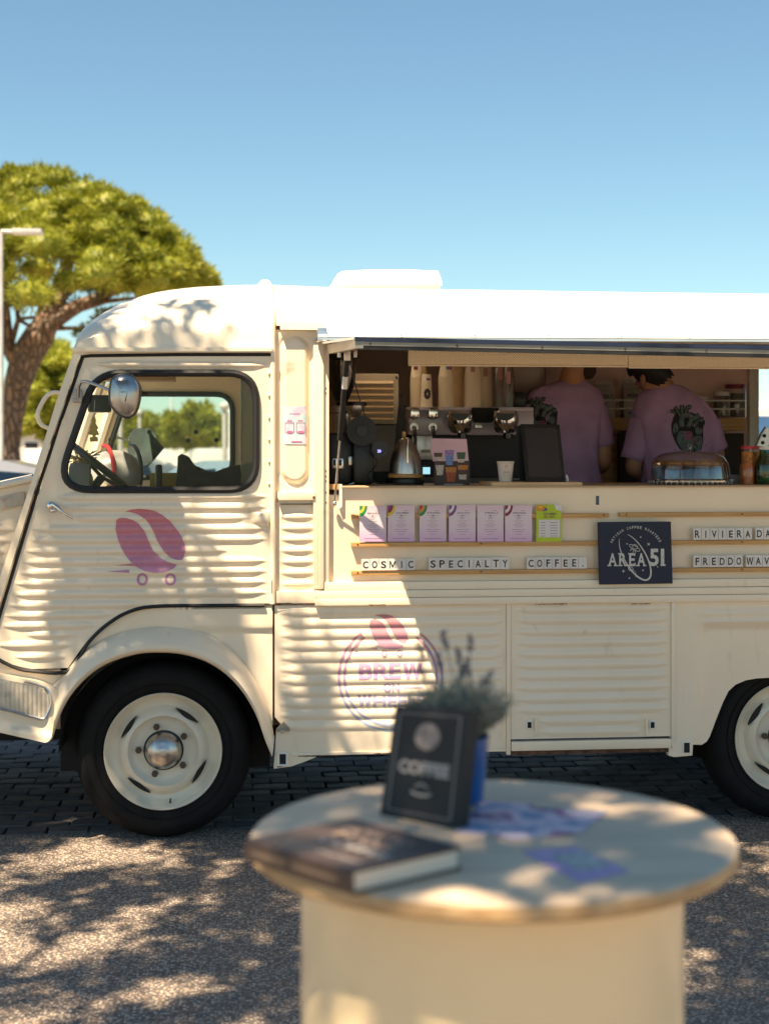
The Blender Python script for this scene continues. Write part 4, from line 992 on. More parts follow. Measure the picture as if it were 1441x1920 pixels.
# perforated louvre unit standing at the left
t = thing('louvred_cabinet', 'beige louvred ventilation cabinet behind the coffee grinder', 'cabinet', at(700, .98))
y = .98
def bxp(a, py1, c, py0, y0, y1, b=0):   # photo box at depth y0
    p, q = P(a, py1, y0), P(c, py0, y0); return MB().bx((p.x, y0, p.z), (q.x, y1, q.z), b)
bxp(640, 795, 747, 701, y, y + .3, .006).build('housing', mat('beige_steel', (.55, .45, .33), .5), t)
for k in range(7):
    yy = 714 + k * 11.2
    p, q = P(640, yy + 5, y), P(737, yy, y); b = MB(); b.loft([[Vector((x, y - .002, q.z)), Vector((x, y - .016, p.z)), Vector((x, y - .002, p.z - .003))] for x in (p.x, q.x)]); b.build('louvre', mat('louvre_amber', (.62, .42, .22), .5) if k == 0 else bpy.data.materials['louvre_amber'], t, False)
MB().cyl(P(743, 708, y - .004), P(743, 708, y), .006, n=10).build('screw', BROWN, t)
bxp(640, 905, 752, 797, y + .02, y + .25).build('lower_panel', mat('grey_steel', (.22, .19, .16), .5), t)
# grinder
t = thing('coffee_grinder', 'tall dark coffee grinder with a smoky bean hopper at the left end of the counter', 'grinder', at(640, .38))
y = .38
def P3(px, py, yy): return P(px, py, yy)
c = P(640, 900, y)
def lath(px, y, prof_px, n=28, sx=1, sy=1, mb=None):
    """Lathe from photo pixels: (radius px, py) pairs about the vertical through px at depth y."""
    s = (P(px + 1, 800, y).x - P(px, 800, y).x); X = P(px, 800, y).x
    mb = mb or MB(); return mb.lathe([(r * s, P(px, py, y).z) for r, py in prof_px], (X, y, 0), n, sx=sx, sy=sy)
lath(640, y, [(0, 664), (32, 664), (33, 668), (32, 674), (0, 674)]).build('hopper_lid', BPLAST, t)
lath(640, y, [(28, 675), (27, 700), (24, 725), (12, 752), (9, 760)]).build('hopper', glass_mat('smoky_glass', (.28, .20, .16), .08, .5), t)
lath(640, y, [(0, 700), (25, 700), (22, 726), (11, 752), (0, 756)]).build('beans', mat('coffee_beans', (.05, .022, .012), .4, var=.4, scale=90, bmp=1, bscale=160), t)
lath(638, y, [(0, 760), (22, 762), (24, 772), (24, 774), (20, 776), (20, 812), (22, 816), (22, 830)]).build('collar', STEEL, t)
bxp(615, 908, 662, 812, y - .06, y + .16, .012).build('body', BPLAST, t)
bxp(622, 879, 644, 859, y - .075, y - .06, .004).build('dispenser', mat('chrome_soft', (.6, .6, .6), .25, 1), t)
for px in (627, 638): bxp(px - 2, 873, px + 2, 862, y - .078, y - .074).build('slot', DARK, t)
bxp(653, 872, 660, 856, y - .075, y - .06, .002).build('lever', STEEL, t)
MB().tube([P(x, yy, y - .1) for x, yy in ((648, 912), (665, 905), (682, 893))], .005, 8).build('portafilter_handle', CHROME, t)
# second machine: scale / small grinder with round disc
t = thing('filter_grinder', 'black filter grinder with a big round dial and steel funnel', 'grinder', at(680, .30))
y = .30
lath(668, y, [(0, 754), (19, 754), (20, 757), (19, 761), (0, 761)]).build('funnel_rim', BPLAST, t)
lath(666, y, [(18, 761), (17, 768), (10, 776), (9, 780), (4, 782)]).build('funnel', STEEL, t)
MB().cyl(P(678, 808, y - .07), P(678, 808, y + .03), .061, n=48).build('dial', mat('matt_black', (.011, .011, .012), .5), t)
MB().lathe([(.025, -.002), (.024, -.008), (.0, -.01)], P(678, 808, y - .07), 32, 'Y').build('dial_centre', BPLAST, t)
bxp(662, 908, 700, 830, y - .03, y + .12, .015).build('body', BPLAST, t)
MB().cyl(P(712, 842, y - .06), P(712, 842, y + .02), .034, n=32).build('round_display', BPLAST, t)
q = P(711, 846, y - .0615); flat_text('digits', '20', q.x - .008, q.z - .005, q.x + .006, q.z + .006, q.y, mat('violet_led', (.25, .22, .9), .4, emit=2.0), t, .01)
MB().tube([P(p[0], p[1], y - .08) for p in curve_pts([(690, 838), (706, 868), (690, 890), (705, 905), (750, 908)], 5)], .0035, 6).build('cable', BPLAST, t)
bxp(690, 905, 735, 884, y + .05, y + .15, .004).build('base', DARK, t)
# portafilter stand hint + tall black board
t = thing('cutting_board', 'tall dark chopping board leaning between the louvred cabinet and the kettle', 'board', at(745, .75))
b = MB(); b.prism([(P(x, yy, .75).x, P(x, yy, .75).z) for x, yy in ((733, 905), (748, 760), (760, 759), (752, 905))], .75, .78, bev=.002); b.build('board', mat('dark_board', (.025, .018, .014), .6), t)
bxp(748, 765, 754, 738, .755, .775, .003).build('handle', BPLAST, t)
# kettle
t = thing('kettle', 'steel dome kettle with wooden base and knob on the counter', 'kettle', at(760, .30))
y = .30
lath(760, y, [(0, 820), (6, 821), (12, 825), (19, 836), (25, 850), (29, 866), (31, 880), (31.5, 888), (0, 888)], 48).build('dome', STEEL, t)
lath(760, y, [(31, 888), (33, 889), (33, 895), (31, 896), (0, 896)], 40).build('wooden_ring', WOOD, t)
lath(757, y, [(0, 809), (3.5, 809.5), (4, 814), (3.5, 820), (0, 821)], 16).build('knob', WOOD, t)
MB().tube([P(p[0], p[1], y - .062) for p in ((765, 823), (764, 845), (764, 868), (763, 878))], [.0025, .0035, .0035, .002], 8).build('handle', CHROME, t)
lath(760, y, [(28, 896), (34, 898), (35, 904), (34, 908), (0, 908)], 40).build('heating_base', BPLAST, t)
# espresso machine
t = thing('espresso_machine', 'lilac and steel espresso machine with two chrome groups', 'coffee machine', at(880, .95))
y = .95
bxp(766, 816, 1000, 765, y, y + .35, .008).build('upper_panel', LILAC, t)
bxp(766, 770, 1000, 763.5, y - .03, y + .3, .004).build('cup_tray', LILAC, t)
bxp(768, 905, 1000, 817, y + .12, y + .35).build('back_panel', mat('machine_dark', (.02, .010, .010), .5), t)
bxp(772, 862, 812, 817, y + .06, y + .12, .002).build('side_plate', STEEL, t)
bxp(790, 849, 806, 843, y + .05, y + .06).build('name_plate', mat('pale_brass', (.5, .42, .28), .4), t)
bxp(770, 912, 1000, 896, y - .25, y + .2, .004).build('drip_tray', mat('drip_steel', (.10, .09, .08), .4, .6), t)
for px in (776, 811):
    k_ = MB().box(P(px, 774, y - .05), (.045, .05, .055), b=.012).build('steam_knob', CHROME, t)
    MB().cyl(P(px, 801, y - .02), P(px, 801, y), .020, n=20).build('knob_ring', STEEL, k_)
    MB().tube([P(px, 801, y - .03), P(px + 2, 815, y - .06), P(px + 3, 842, y - .06)], [.010, .008, .007], 8).build('steam_wand', mat('wand_dark', (.12, .10, .09), .3, .8), k_)
for px in (862, 947):
    lath(px, y - .12, [(0, 770), (22, 771), (24.5, 779), (25, 790), (22, 803), (17, 811), (0, 813)], 36).build('group_head', CHROME, t)
    g = MB(); N_ = 16; g.bm.faces.new([g.bm.verts.new(P(px + 17 * math.cos(a), 776 + 13 * max(0, -math.sin(a)) * 1.0 - (1 if math.sin(a) > 0 else 0), y - .222)) for a in [2 * PI * k / N_ for k in range(N_)]]); g.build('group_badge', BPLAST, t, False)
    lath(px + 4, y - .12, [(9, 813), (9, 822), (0, 824)], 16).build('portafilter', mat('porta', (.06, .05, .05), .25, .7), t)
bxp(885, 792, 935, 764, y - .06, y + .1, .006).build('hood', DARK, t)
bxp(890, 803, 903, 796, y - .065, y - .05, .002).build('gauge', STEEL, t)
t = thing('small_display', 'small bright blue screen behind the drinks menu', 'screen', at(799, .45))
bxp(790, 892, 808, 873, .47, .49, .002).build('case', BPLAST, t)
b = bxp(792.5, 889, 806, 876, .467, .4695); b.build('lit_screen', mat('lit_blue', (.35, .65, .75), .4, emit=.45), t, False)
# cup stacks
def cup_stack(px, y, pytop, pybot, r, label, mt=BEIGE, pitch=2.6, body=24):
    t_ = thing('paper_cup_stack', label, 'cup stack', P(px, pybot, y), 'stacks of cups on the coffee machine')
    pr = [(0, pytop), (r * .72, pytop)]; yb = pytop + body; pr += [(r * .97, yb)]
    k = yb
    while k < pybot: pr += [(r * 1.03, k), (r * 1.03, k + .9), (r * .985, k + 1.1), (r * 1.0, k + pitch)]; k += pitch
    lath(px, y, pr, 28).build('cups', mt, t_, ang=20); return t_
BE2 = mat('cup_amber', (.80, .56, .30), .7)
def cup_print(t_, px, y, r, py0, py1, mt, w_=6, name='cup_print', dx=0):
    yy = y - r * sc_at(y) * 1.02 - .001; bxp(px + dx - w_, py1, px + dx + w_, py0, yy, yy + .001).build(name, mt, t_, False)
tt = cup_stack(781, 1.05, 684, 766, 12.5, 'tall pale cup stack at the left end above the steam knobs', pitch=2.4)
cup_print(tt, 781, 1.05, 12.5, 687, 693, FL['maroon'], 4, dx=-2)
cup_stack(791, 1.22, 682, 766, 11, 'amber cup stack half hidden behind the leftmost cups', BE2)
tt = cup_stack(799, .98, 702, 766, 12, 'short cup stack with a dark flower print', body=62)
cup_print(tt, 799, .98, 12, 709, 713, FL['blue'], 2.5, dx=3); cup_print(tt, 799, .98, 12, 709, 713, FL['red'], 1.5, dx=6)
bm = bmesh.new(); q = P(800, 739, .93)
for k in range(9):
    a = 2 * PI * k / 9; x, z = q.x + .009 * math.cos(a), q.z + .017 * math.sin(a)
    bm.faces.new([bm.verts.new((x + .008 * math.cos(b_), .917 - .0004 * (k % 3), z + .009 * math.sin(b_))) for b_ in [j * PI / 3 for j in range(6)]])
bm_obj(bm, 'flower_print', mat('print_flower', (.08, .06, .10), .6, var=.5, scale=120), tt)
tt = cup_stack(836, 1.0, 682, 766, 14.5, 'pale cup stack with a small red and blue flag'); cup_print(tt, 836, 1.0, 14.5, 687, 693, FL['blue'], 2.5, dx=3); cup_print(tt, 836, 1.0, 14.5, 687, 693, FL['red'], 2.2, dx=8)
cup_stack(858, 1.2, 680, 766, 14, 'amber cup stack right of the flagged cups, set further back', BE2)
tt = cup_stack(886, 1.0, 680, 766, 16, 'widest pale cup stack in the middle of the row'); cup_print(tt, 886, 1.0, 16, 686, 697, mat('print_rose', (.60, .30, .28), .6), 4)
tt = cup_stack(910, 1.15, 680, 766, 13, 'cup stack with a pink print right of the widest stack'); cup_print(tt, 910, 1.15, 13, 690, 706, bpy.data.materials['print_rose'], 4)
CLR2 = glass_mat('clear_plastic', (.80, .72, .66), .10, .55, .15)
tt = cup_stack(937, 1.1, 678, 766, 13, 'clear plastic cup stack behind the right chrome group', CLR2); cup_print(tt, 937, 1.1, 13, 688, 712, bpy.data.materials['print_rose'], 4)
tt = cup_stack(953, .98, 682, 766, 11, 'clear plastic cup stack beside the first man', CLR2); cup_print(tt, 953, .98, 11, 696, 720, bpy.data.materials['print_rose'], 4)
t = thing('plastic_bag', 'crumpled translucent bag behind the first man', 'bag', P(985, 766, 1.3))
b = MB(); b.box(P(988, 712, 1.35), (.17, .12, .30), b=.03)
for v in b.bm.verts: v.co += Vector([rnd.uniform(-.012, .012) for _ in range(3)])
b.build('bag', mat('milky_film', (.42, .34, .30), .3), t)
t = thing('black_machine', 'dark rounded appliance beside the first man on the cup tray', 'appliance', P(975, 766, 1.15))
bxp(955, 766, 990, 734, 1.1, 1.25, .03).build('casing', BPLAST, t)
# menu stand with drinks
t = thing('drinks_menu', 'standing drinks menu with six pictured iced drinks beside the kettle', 'menu stand', at(845, .16))
y = .16
bxp(814, 911, 880, 864, y - .002, y + .004).build('lower_board', mat('menu_brown', (.045, .022, .018), .5), t)
b = MB(); b.prism([(P(x, yy, y).x, P(x, yy, y).z) for x, yy in ((806, 822), (874, 823), (878, 864), (811, 865))], y - .003, y + .004); b.build('upper_board', mat('menu_pink', (.66, .42, .50), .5), t, False)
def cup_pic(cx, top, bot, w0, w1, cols):
    bm_ = None; n_ = len(cols)
    for i, cc in enumerate(cols):
        a = i / n_; c_ = (i + 1) / n_; g = MB(); pts = [P(cx - (w0 + (w1 - w0) * a), top + (bot - top) * a, y - .0045), P(cx + (w0 + (w1 - w0) * a), top + (bot - top) * a, y - .0045), P(cx + (w0 + (w1 - w0) * c_), top + (bot - top) * c_, y - .0045), P(cx - (w0 + (w1 - w0) * c_), top + (bot - top) * c_, y - .0045)]
        g.quad(*pts); g.build('drink_print', cc, t, False)
pk = lambda nm, c_: mat('print_' + nm, c_, .5, var=.3, scale=160)
d1, d2, d3, d4 = pk('cocoa', (.10, .04, .025)), pk('cream', (.62, .55, .48)), pk('sky', (.18, .30, .62)), pk('matcha', (.05, .12, .05)); d5, d6, d7 = pk('amber', (.60, .22, .03)), pk('tea', (.45, .08, .02)), pk('violet', (.38, .22, .52))
cup_pic(821, 849, 872, 8, 5, (d1, d2, d1)); cup_pic(842, 844, 872, 9, 6, (d7, d3, d3)); cup_pic(864, 848, 867, 8.5, 6, (d4, d4, d2))
cup_pic(824, 872, 891, 8, 5.5, (d2, d2)); cup_pic(845, 876, 904, 10.5, 7, (d5, d6, d6)); cup_pic(867, 872, 899, 10, 6.5, (d5, d1, d2))
bxp(832, 911, 868, 907, y - .005, y - .003).build('print_strip', mat('print_grey', (.35, .32, .3), .5), t, False)
# takeaway cup, tablet, wooden board
t = thing('takeaway_cup', 'single white paper cup with a small red logo beside the tablet', 'paper cup', at(947, .12))
lath(947, .12, [(15, 866), (15.5, 865), (16, 866.5), (16.5, 868), (15.3, 869), (11.5, 905), (0, 905)], 32).build('cup', mat('cup_white', (.70, .62, .54), .6, var=.03), t)
q = P(949, 875, .12 - .033)
bm = bmesh.new(); stroke(bm, [(q.x + .0055 * math.cos(a), q.z + .0055 * math.sin(a)) for a in [2 * PI * k / 14 for k in range(12)]], .002, lambda p: (p.x, q.y, p.y)); bm_obj(bm, 'logo_print', mat('logo_red', (.55, .10, .10), .6), t)
q2 = P(949, 887, .12 - .031); bm = bmesh.new(); stroke(bm, [(q2.x + .012 * math.cos(a), q2.z + .012 * math.sin(a)) for a in [2 * PI * k / 24 for k in range(25)]], .001, lambda p: (p.x, q2.y + .001, p.y))
text_on(bm, 'BREW', lambda u, v: (q2.x - .009 + .018 * u, q2.y, q2.z + .001 + .005 * v), .02); bm_obj(bm, 'logo_print', mat('logo_grey', (.35, .28, .26), .6), t)
t = thing('wooden_board', 'pale wooden board under the paper cup and tablet', 'board', at(1005, .06))
bxp(921, 912.5, 1091, 904, .005, .30, .003).build('board', WOODL, t)
t = thing('tablet', 'black tablet on a tilted till stand', 'tablet', at(1018, .12))
tp = [(975, 795), (1048, 796), (1059, 902), (986, 903)]
b = MB(); fr4 = [P(x, yy, .16 - (yy - 795) / 108 * .09) for x, yy in tp]; nrm = (fr4[1] - fr4[0]).cross(fr4[3] - fr4[0]).normalized()
if nrm.y > 0: nrm = -nrm
b.loft([[p for p in fr4], [p - nrm * .012 for p in fr4]]); b.build('case', BPLAST, t, False)
sp = [(982, 802), (1043, 803), (1053, 894), (992, 895)]; fs = [P(x, yy, .16 - (yy - 795) / 108 * .09) + nrm * .0012 for x, yy in sp]
b = MB(); b.quad(*fs); b.build('screen', BLACKGLASS, t, False)
bxp(966, 906, 1052, 901, .12, .26, .003).build('stand', BPLAST, t)
b = MB(); b.loft([[P(x, yy, .20) for x, yy in ((966, 800), (976, 797), (990, 903), (974, 904))], [P(x, yy, .26) for x, yy in ((966, 800), (976, 797), (990, 903), (974, 904))]]); b.build('back_support', BPLAST, t, False)
MB().tube([P(1060, 891, .10), P(1063, 898, .10), P(1063, 905, .10)], .006, 8).build('charging_cable', PAPER, t)
# people ----------------------------------------------------------------
def skin_fig(name, verts, edges, radii, m, parent, sub=2):
    me = bpy.data.meshes.new(name); me.from_pydata([tuple(v) for v in verts], edges, []); o = bpy.data.objects.new(name, me); COL.objects.link(o)
    o.modifiers.new('s', 'SKIN').use_smooth_shade = True; d = me.skin_vertices[0].data
    for i, r_ in enumerate(radii):
        d[i].radius = r_ if hasattr(r_, '__len__') else (r_, r_); d[i].use_root = (i == 0)
    o.modifiers.new('u', 'SUBSURF').levels = sub; o.modifiers['u'].render_levels = sub
    dg = bpy.context.evaluated_depsgraph_get(); dg.update(); m2 = bpy.data.meshes.new_from_object(o.evaluated_get(dg)); bpy.data.objects.remove(o)
    m2.name = name; m2.materials.clear(); finish(m2, True, 180); return link(name, m2, m, parent)
def person(label, y, ctr, neck, head, headdir, shL, elL, haL, shR, elR, haR, rings, sleeves, skin, hair_r, base_px):
    t_ = thing('person', label, 'person', Vector((P(base_px, 900, y).x, y, .40)), 'staff in purple shirts')
    q = lambda a, yy=0: P(a[0], a[1], y + (a[2] if len(a) > 2 else 0))
    verts = []; edges = []; rad = []
    def ad(p, r_, to=None):
        verts.append(p); rad.append(r_)
        if to is not None: edges.append((to, len(verts) - 1))
        return len(verts) - 1
    hip = q((ctr, 925)); pel = ad(hip, (.14, .11)); wa = ad(q((ctr, 868)), (.125, .10), pel); ch = ad(q((ctr, 800)), (.15, .11), wa)
    nb = ad(q(neck), (.070, .065), ch); nt_ = ad(q(neck) + (q(head) - q(neck)) * .40, (.066, .066), nb)
    hd = q(head); h0 = ad(q(neck) + (hd - q(neck)) * .62, (.065, .075), nt_); h1 = ad(hd, (.074, .088), h0); ad(hd + (hd - q(neck)).normalized() * .07, (.05, .06), h1)
    hd_dir = Vector(headdir).normalized()
    for s_, e_, a_, in ((shL, elL, haL), (shR, elR, haR)):
        s0 = ad(q(s_), .055, ch); e0 = ad(q(s_).lerp(q(e_), .5), .046, s0); e1 = ad(q(e_), .040, e0); f0 = ad(q(e_).lerp(q(a_), .5), .036, e1); wr_ = ad(q(a_), .026, f0)
        dr_ = (q(a_) - q(e_)).normalized(); sd_ = dr_.cross(Vector((0, 0, 1))).normalized(); pm_ = ad(q(a_) + dr_ * .05, (.034, .018), wr_)
        for k, ln in ((-1.5, .062), (-.5, .078), (.5, .072), (1.5, .058)):
            b0 = q(a_) + dr_ * .085 + sd_ * k * .019; f1 = ad(b0, .009, pm_); f2 = ad(b0 + dr_ * ln * .5 - Vector((0, 0, .010)), .008, f1); ad(b0 + dr_ * ln * .85 - Vector((0, 0, .032)), .007, f2)
        th0 = ad(q(a_) + dr_ * .03 + sd_ * .038, .010, wr_); ad(q(a_) + dr_ * .065 + sd_ * .055 - Vector((0, 0, .015)), .008, th0)
    for sx in (-.095, .095):
        h_ = ad(hip + Vector((sx, 0, -.08)), .085, pel); k_ = ad(Vector((hip.x + sx, hip.y - .01, .86)), .058, h_); a_ = ad(Vector((hip.x + sx, hip.y + .02, .47)), .040, k_)
        f_ = ad(Vector((hip.x + sx, hip.y + .02, .445)), (.042, .045), a_); ad(Vector((hip.x + sx * 1.1, hip.y + .16, .43)), (.035, .028), f_)
    body = skin_fig('body', verts, edges, rad, skin, t_)
    # head details: nose, ears, eyes, mouth on the face side
    side = hd_dir.cross(Vector((0, 0, 1))).normalized(); upv = (hd - q(neck)).normalized()
    for s_ in (-1, 1):
        MB().sphere(hd + side * s_ * .080 - upv * .012, .028, (.45, .8, 1.15), 12, 8).build('ear', skin, t_)
        e_ = MB().sphere(hd + hd_dir * .080 + side * s_ * .03 + upv * .0, .012, (1, 1, .8), 10, 8).build('eye', PAPER, t_)
    b = MB(); b.sphere(hd + hd_dir * .098 - upv * .022, .016, (1, 1, 1.5), 10, 8); b.build('nose', skin, t_)
    b = MB(); b.box(hd + hd_dir * .083 - upv * .055, (.04, .02, .009), rot=Matrix.Rotation(math.atan2(-hd_dir.x, hd_dir.y), 3, 'Z'), b=.003); b.build('mouth', mat('lips', (.25, .09, .07), .5), t_)
    # hair: cap over the skull
    b = MB(); b.sphere((0, 0, 0), 1, (1, 1, 1), 32, 22)
    for v in b.bm.verts:
        n_ = v.co.copy(); k = 1 + .035 * noise.noise(n_ * 9)
        v.co = hd + upv * .012 + (n_.x * side * .089 + n_.y * hd_dir * .102 + n_.z * upv * .108) * k * hair_r
    cut = [v for v in b.bm.verts if (v.co - hd).dot(hd_dir) > .045 and (v.co - hd).dot(upv) < .05 or (v.co - hd).dot(upv) < -.055]
    bmesh.ops.delete(b.bm, geom=cut, context='VERTS'); b.build('hair', HAIR, t_)
    # shirt
    b = MB(); rr = []; N_ = 40
    for i, (py, x0, x1, dp) in enumerate(rings):
        a = P(x0, py, y); c_ = P(x1, py, y); cx = (a.x + c_.x) / 2; w_ = (c_.x - a.x) / 2; ring = []
        for k in range(N_):
            th_ = 2 * PI * k / N_; cc, ss = math.cos(th_), math.sin(th_); e = .78
            px_, py_ = math.copysign(abs(cc) ** e, cc) * w_, math.copysign(abs(ss) ** e, ss) * dp
            fold = .014 * noise.noise((th_ * 2.6, a.z * 3.4, y * 7)) + .011 * noise.noise((th_ * 6 + a.z * 6, a.z * 4, 3 + y)) if i > 2 else 0
            ring.append(Vector((cx + px_ * (1 + fold * 2), y + py_ + fold * 1.6 * (1 if ss > 0 else 1), a.z)))
        rr.append(ring)
    rr2 = []                               # smooth between the rings
    for i in range(len(rr) - 1):
        for k in range(4):
            t0 = k / 4; A_, B_, C_, D_ = rr[max(i - 1, 0)], rr[i], rr[i + 1], rr[min(i + 2, len(rr) - 1)]
            rr2.append([.5 * ((2 * B_[j]) + (C_[j] - A_[j]) * t0 + (2 * A_[j] - 5 * B_[j] + 4 * C_[j] - D_[j]) * t0 ** 2 + (3 * B_[j] - 3 * C_[j] + D_[j] - A_[j]) * t0 ** 3) for j in range(N_)])
    rr2.append(rr[-1]); b.loft(rr2, caps=False)
    for (s_, e_, r0, r1) in sleeves:
        p0, p1 = q(s_), q(e_); pts_ = [p0.lerp(p1, k / 9) for k in range(10)]
        nv = len(b.bm.verts); b.tube(pts_, [r0 + (r1 - r0) * (k / 9) for k in range(10)], 24, caps=False); b.bm.verts.ensure_lookup_table()
        for v in list(b.bm.verts)[nv:]: v.co += (v.co - p0.lerp(p1, .5)).normalized() * .010 * noise.noise(v.co * 14)
    sh = b.build('t_shirt', SHIRT, t_, ang=180)
    mo = sh.modifiers.new('w', 'SOLIDIFY'); mo.thickness = .003
    # trousers
    vs_ = [hip + Vector((0, 0, .05)), hip]; ed_ = [(0, 1)]; ra_ = [(.16, .12), (.165, .13)]
    for sx in (-.095, .095):
        k = len(vs_); vs_ += [hip + Vector((sx, 0, -.12)), Vector((hip.x + sx, hip.y - .01, .86)), Vector((hip.x + sx, hip.y + .02, .49))]; ed_ += [(1, k), (k, k + 1), (k + 1, k + 2)]; ra_ += [.10, .078, .07]
    skin_fig('trousers', vs_, ed_, ra_, TROUSERS, t_, 1)
    return t_, sh
TEAL = mat('heart_teal', (.13, .17, .17), .8, var=.25, scale=60); HINK = mat('heart_ink', (.012, .012, .016), .8); HPINK = mat('heart_pink', (.30, .11, .19), .8)
def heart(sh, y, x0, y0, x1, y1):
    """Anatomical heart print; coordinates in the crop it was traced from, box 320-720 by 465-985."""
    sh_e = sh.data; bv = BVHTree.FromPolygons([sh.matrix_world @ v.co if False else v.co for v in sh_e.vertices], [tuple(p.vertices) for p in sh_e.polygons])
    def T(p): return (x0 + (p[0] - 320) / 400 * (x1 - x0), y0 + (p[1] - 465) / 520 * (y1 - y0))
    def put(bm, name, m_, lvl):
        bmesh.ops.triangulate(bm, faces=bm.faces[:])
        for _ in range(2): 
            es = [e for e in bm.edges if e.calc_length() > .012]
            if es: bmesh.ops.subdivide_edges(bm, edges=es, cuts=1); bmesh.ops.triangulate(bm, faces=bm.faces[:])
        for v in bm.verts:
            o_ = C0; d_ = (v.co - o_).normalized(); h = bv.ray_cast(o_ + d_ * (5), d_)
            if h[0] is not None: v.co = h[0] - d_ * (.0022 + .0009 * lvl)
        bm_obj(bm, name, m_, sh, True)
    def poly(pts, name, m_, lvl):
        bm = bmesh.new(); bm.faces.new([bm.verts.new(P(*T(p), y - .12)) for p in [(q_.x, q_.y) for q_ in curve_pts(pts + [pts[0]], 3)[:-1]]]); put(bm, name, m_, lvl)
    def line(pts, w_, name, m_, lvl):
        bm = bmesh.new(); k = (x1 - x0) / 400; pp = curve_pts(pts, 4); stroke(bm, [Vector(T((p.x, p.y))) for p in pp], (lambda u: w_(u) * k) if callable(w_) else w_ * k, lambda p: P(p.x, p.y, y - .12)); put(bm, name, m_, lvl)
    out_ = [(375, 590), (420, 560), (500, 580), (560, 560), (640, 600), (700, 640), (712, 680), (690, 740), (695, 860), (680, 930), (650, 985), (470, 985), (410, 930), (360, 830), (340, 740), (350, 660)]
    poly(out_, 'print_ink', HINK, 0)
    poly([(430, 770), (480, 765), (560, 790), (590, 860), (585, 985), (480, 985), (420, 910), (400, 840)], 'print_teal', TEAL, 1)
    poly([(590, 830), (640, 820), (685, 845), (675, 920), (650, 980), (610, 980), (590, 920)], 'print_teal', TEAL, 1)
    poly([(370, 690), (400, 680), (420, 730), (410, 770), (380, 800), (358, 760)], 'print_teal', TEAL, 1)
    poly([(480, 780), (560, 770), (575, 840), (530, 870), (490, 840)], 'print_pink', HPINK, 2); poly([(590, 830), (620, 850), (610, 900), (585, 900)], 'print_pink', HPINK, 2)
    poly([(605, 730), (650, 715), (680, 750), (670, 800), (630, 805), (605, 775)], 'print_teal', TEAL, 2)
    for pts, w_ in (([(460, 720), (455, 640), (490, 595), (550, 600), (590, 640)], 62), ([(530, 720), (560, 650), (610, 620), (655, 590)], 55), ([(600, 700), (640, 660), (700, 640)], 48), ([(465, 590), (458, 530), (460, 478)], 36), ([(440, 600), (410, 540), (375, 500)], 32), ([(400, 570), (370, 550), (330, 545)], 26), ([(505, 580), (510, 530), (530, 500), (562, 510)], 34)):
        line(pts, w_ + 12, 'print_ink', HINK, 1.5); line(pts, w_ - 12, 'print_teal', TEAL, 2.5)
    for pts in ([(560, 860), (590, 780), (585, 690)], [(590, 850), (600, 900), (640, 960)], [(500, 800), (540, 790), (560, 775)], [(640, 850), (620, 890)]): line(pts, 7, 'print_ink', HINK, 3.5)
    for (a, c) in ((300, 560), (275, 650), (310, 770), (640, 505), (700, 560), (720, 925), (380, 975), (650, 640)): poly([(a - 6, c), (a, c - 7), (a + 6, c), (a, c + 7)], 'print_dot', HINK, 1)
t1, s1 = person('man in a purple t-shirt with a heart print, back turned, beside the tablet', 1.15, 1062, (1070, 712), (1094, 655), (.75, .65, 0),
    (1003, 768), (992, 862, .02), (1035, 880, .30), (1112, 768), (1134, 866, -.02), (1104, 893, .26),
    [(713, 1047, 1096, .055), (716, 1040, 1101, .06), (721, 1024, 1108, .07), (729, 1000, 1118, .085), (744, 986, 1129, .10), (762, 980, 1131, .115), (790, 982, 1127, .12), (830, 986, 1121, .12), (870, 992, 1119, .122), (912, 998, 1127, .125), (945, 998, 1130, .13)],
    [((1106, 766), (1128, 836), .078, .066), ((1008, 766), (992, 838), .076, .062)], SKIN, .99, 1062)
heart(s1, 1.15, 985, 742, 1046, 822)
t2, s2_ = person('man in a purple t-shirt with a heart print bending over behind the cake dome', 1.0, 1268, (1243, 735), (1222, 706), (-.55, .80, -.15),
    (1210, 795), (1184, 880, -.02), (1235, 900, .30), (1322, 800), (1346, 858, -.01), (1290, 895, .30),
    [(722, 1226, 1272, .055), (727, 1216, 1282, .062), (735, 1202, 1296, .075), (748, 1192, 1312, .09), (765, 1187, 1328, .105), (788, 1187, 1342, .12), (815, 1192, 1345, .125), (850, 1198, 1340, .125), (885, 1203, 1335, .128), (912, 1205, 1333, .13), (945, 1205, 1334, .13)],
    [((1208, 792), (1187, 862), .074, .060), ((1318, 796), (1342, 846), .080, .062)], SKIN2, 1.0, 1268)
heart(s2_, 1.0, 1254, 757, 1322, 845)
# beard/jaw of the first man
b = MB(); b.sphere(P(1101, 694, 1.12), .046, (.9, .8, 1.0), 14, 10); b.build('beard', mat('dark_beard', (.05, .028, .02), .8, bmp=.5, bscale=200), t1)
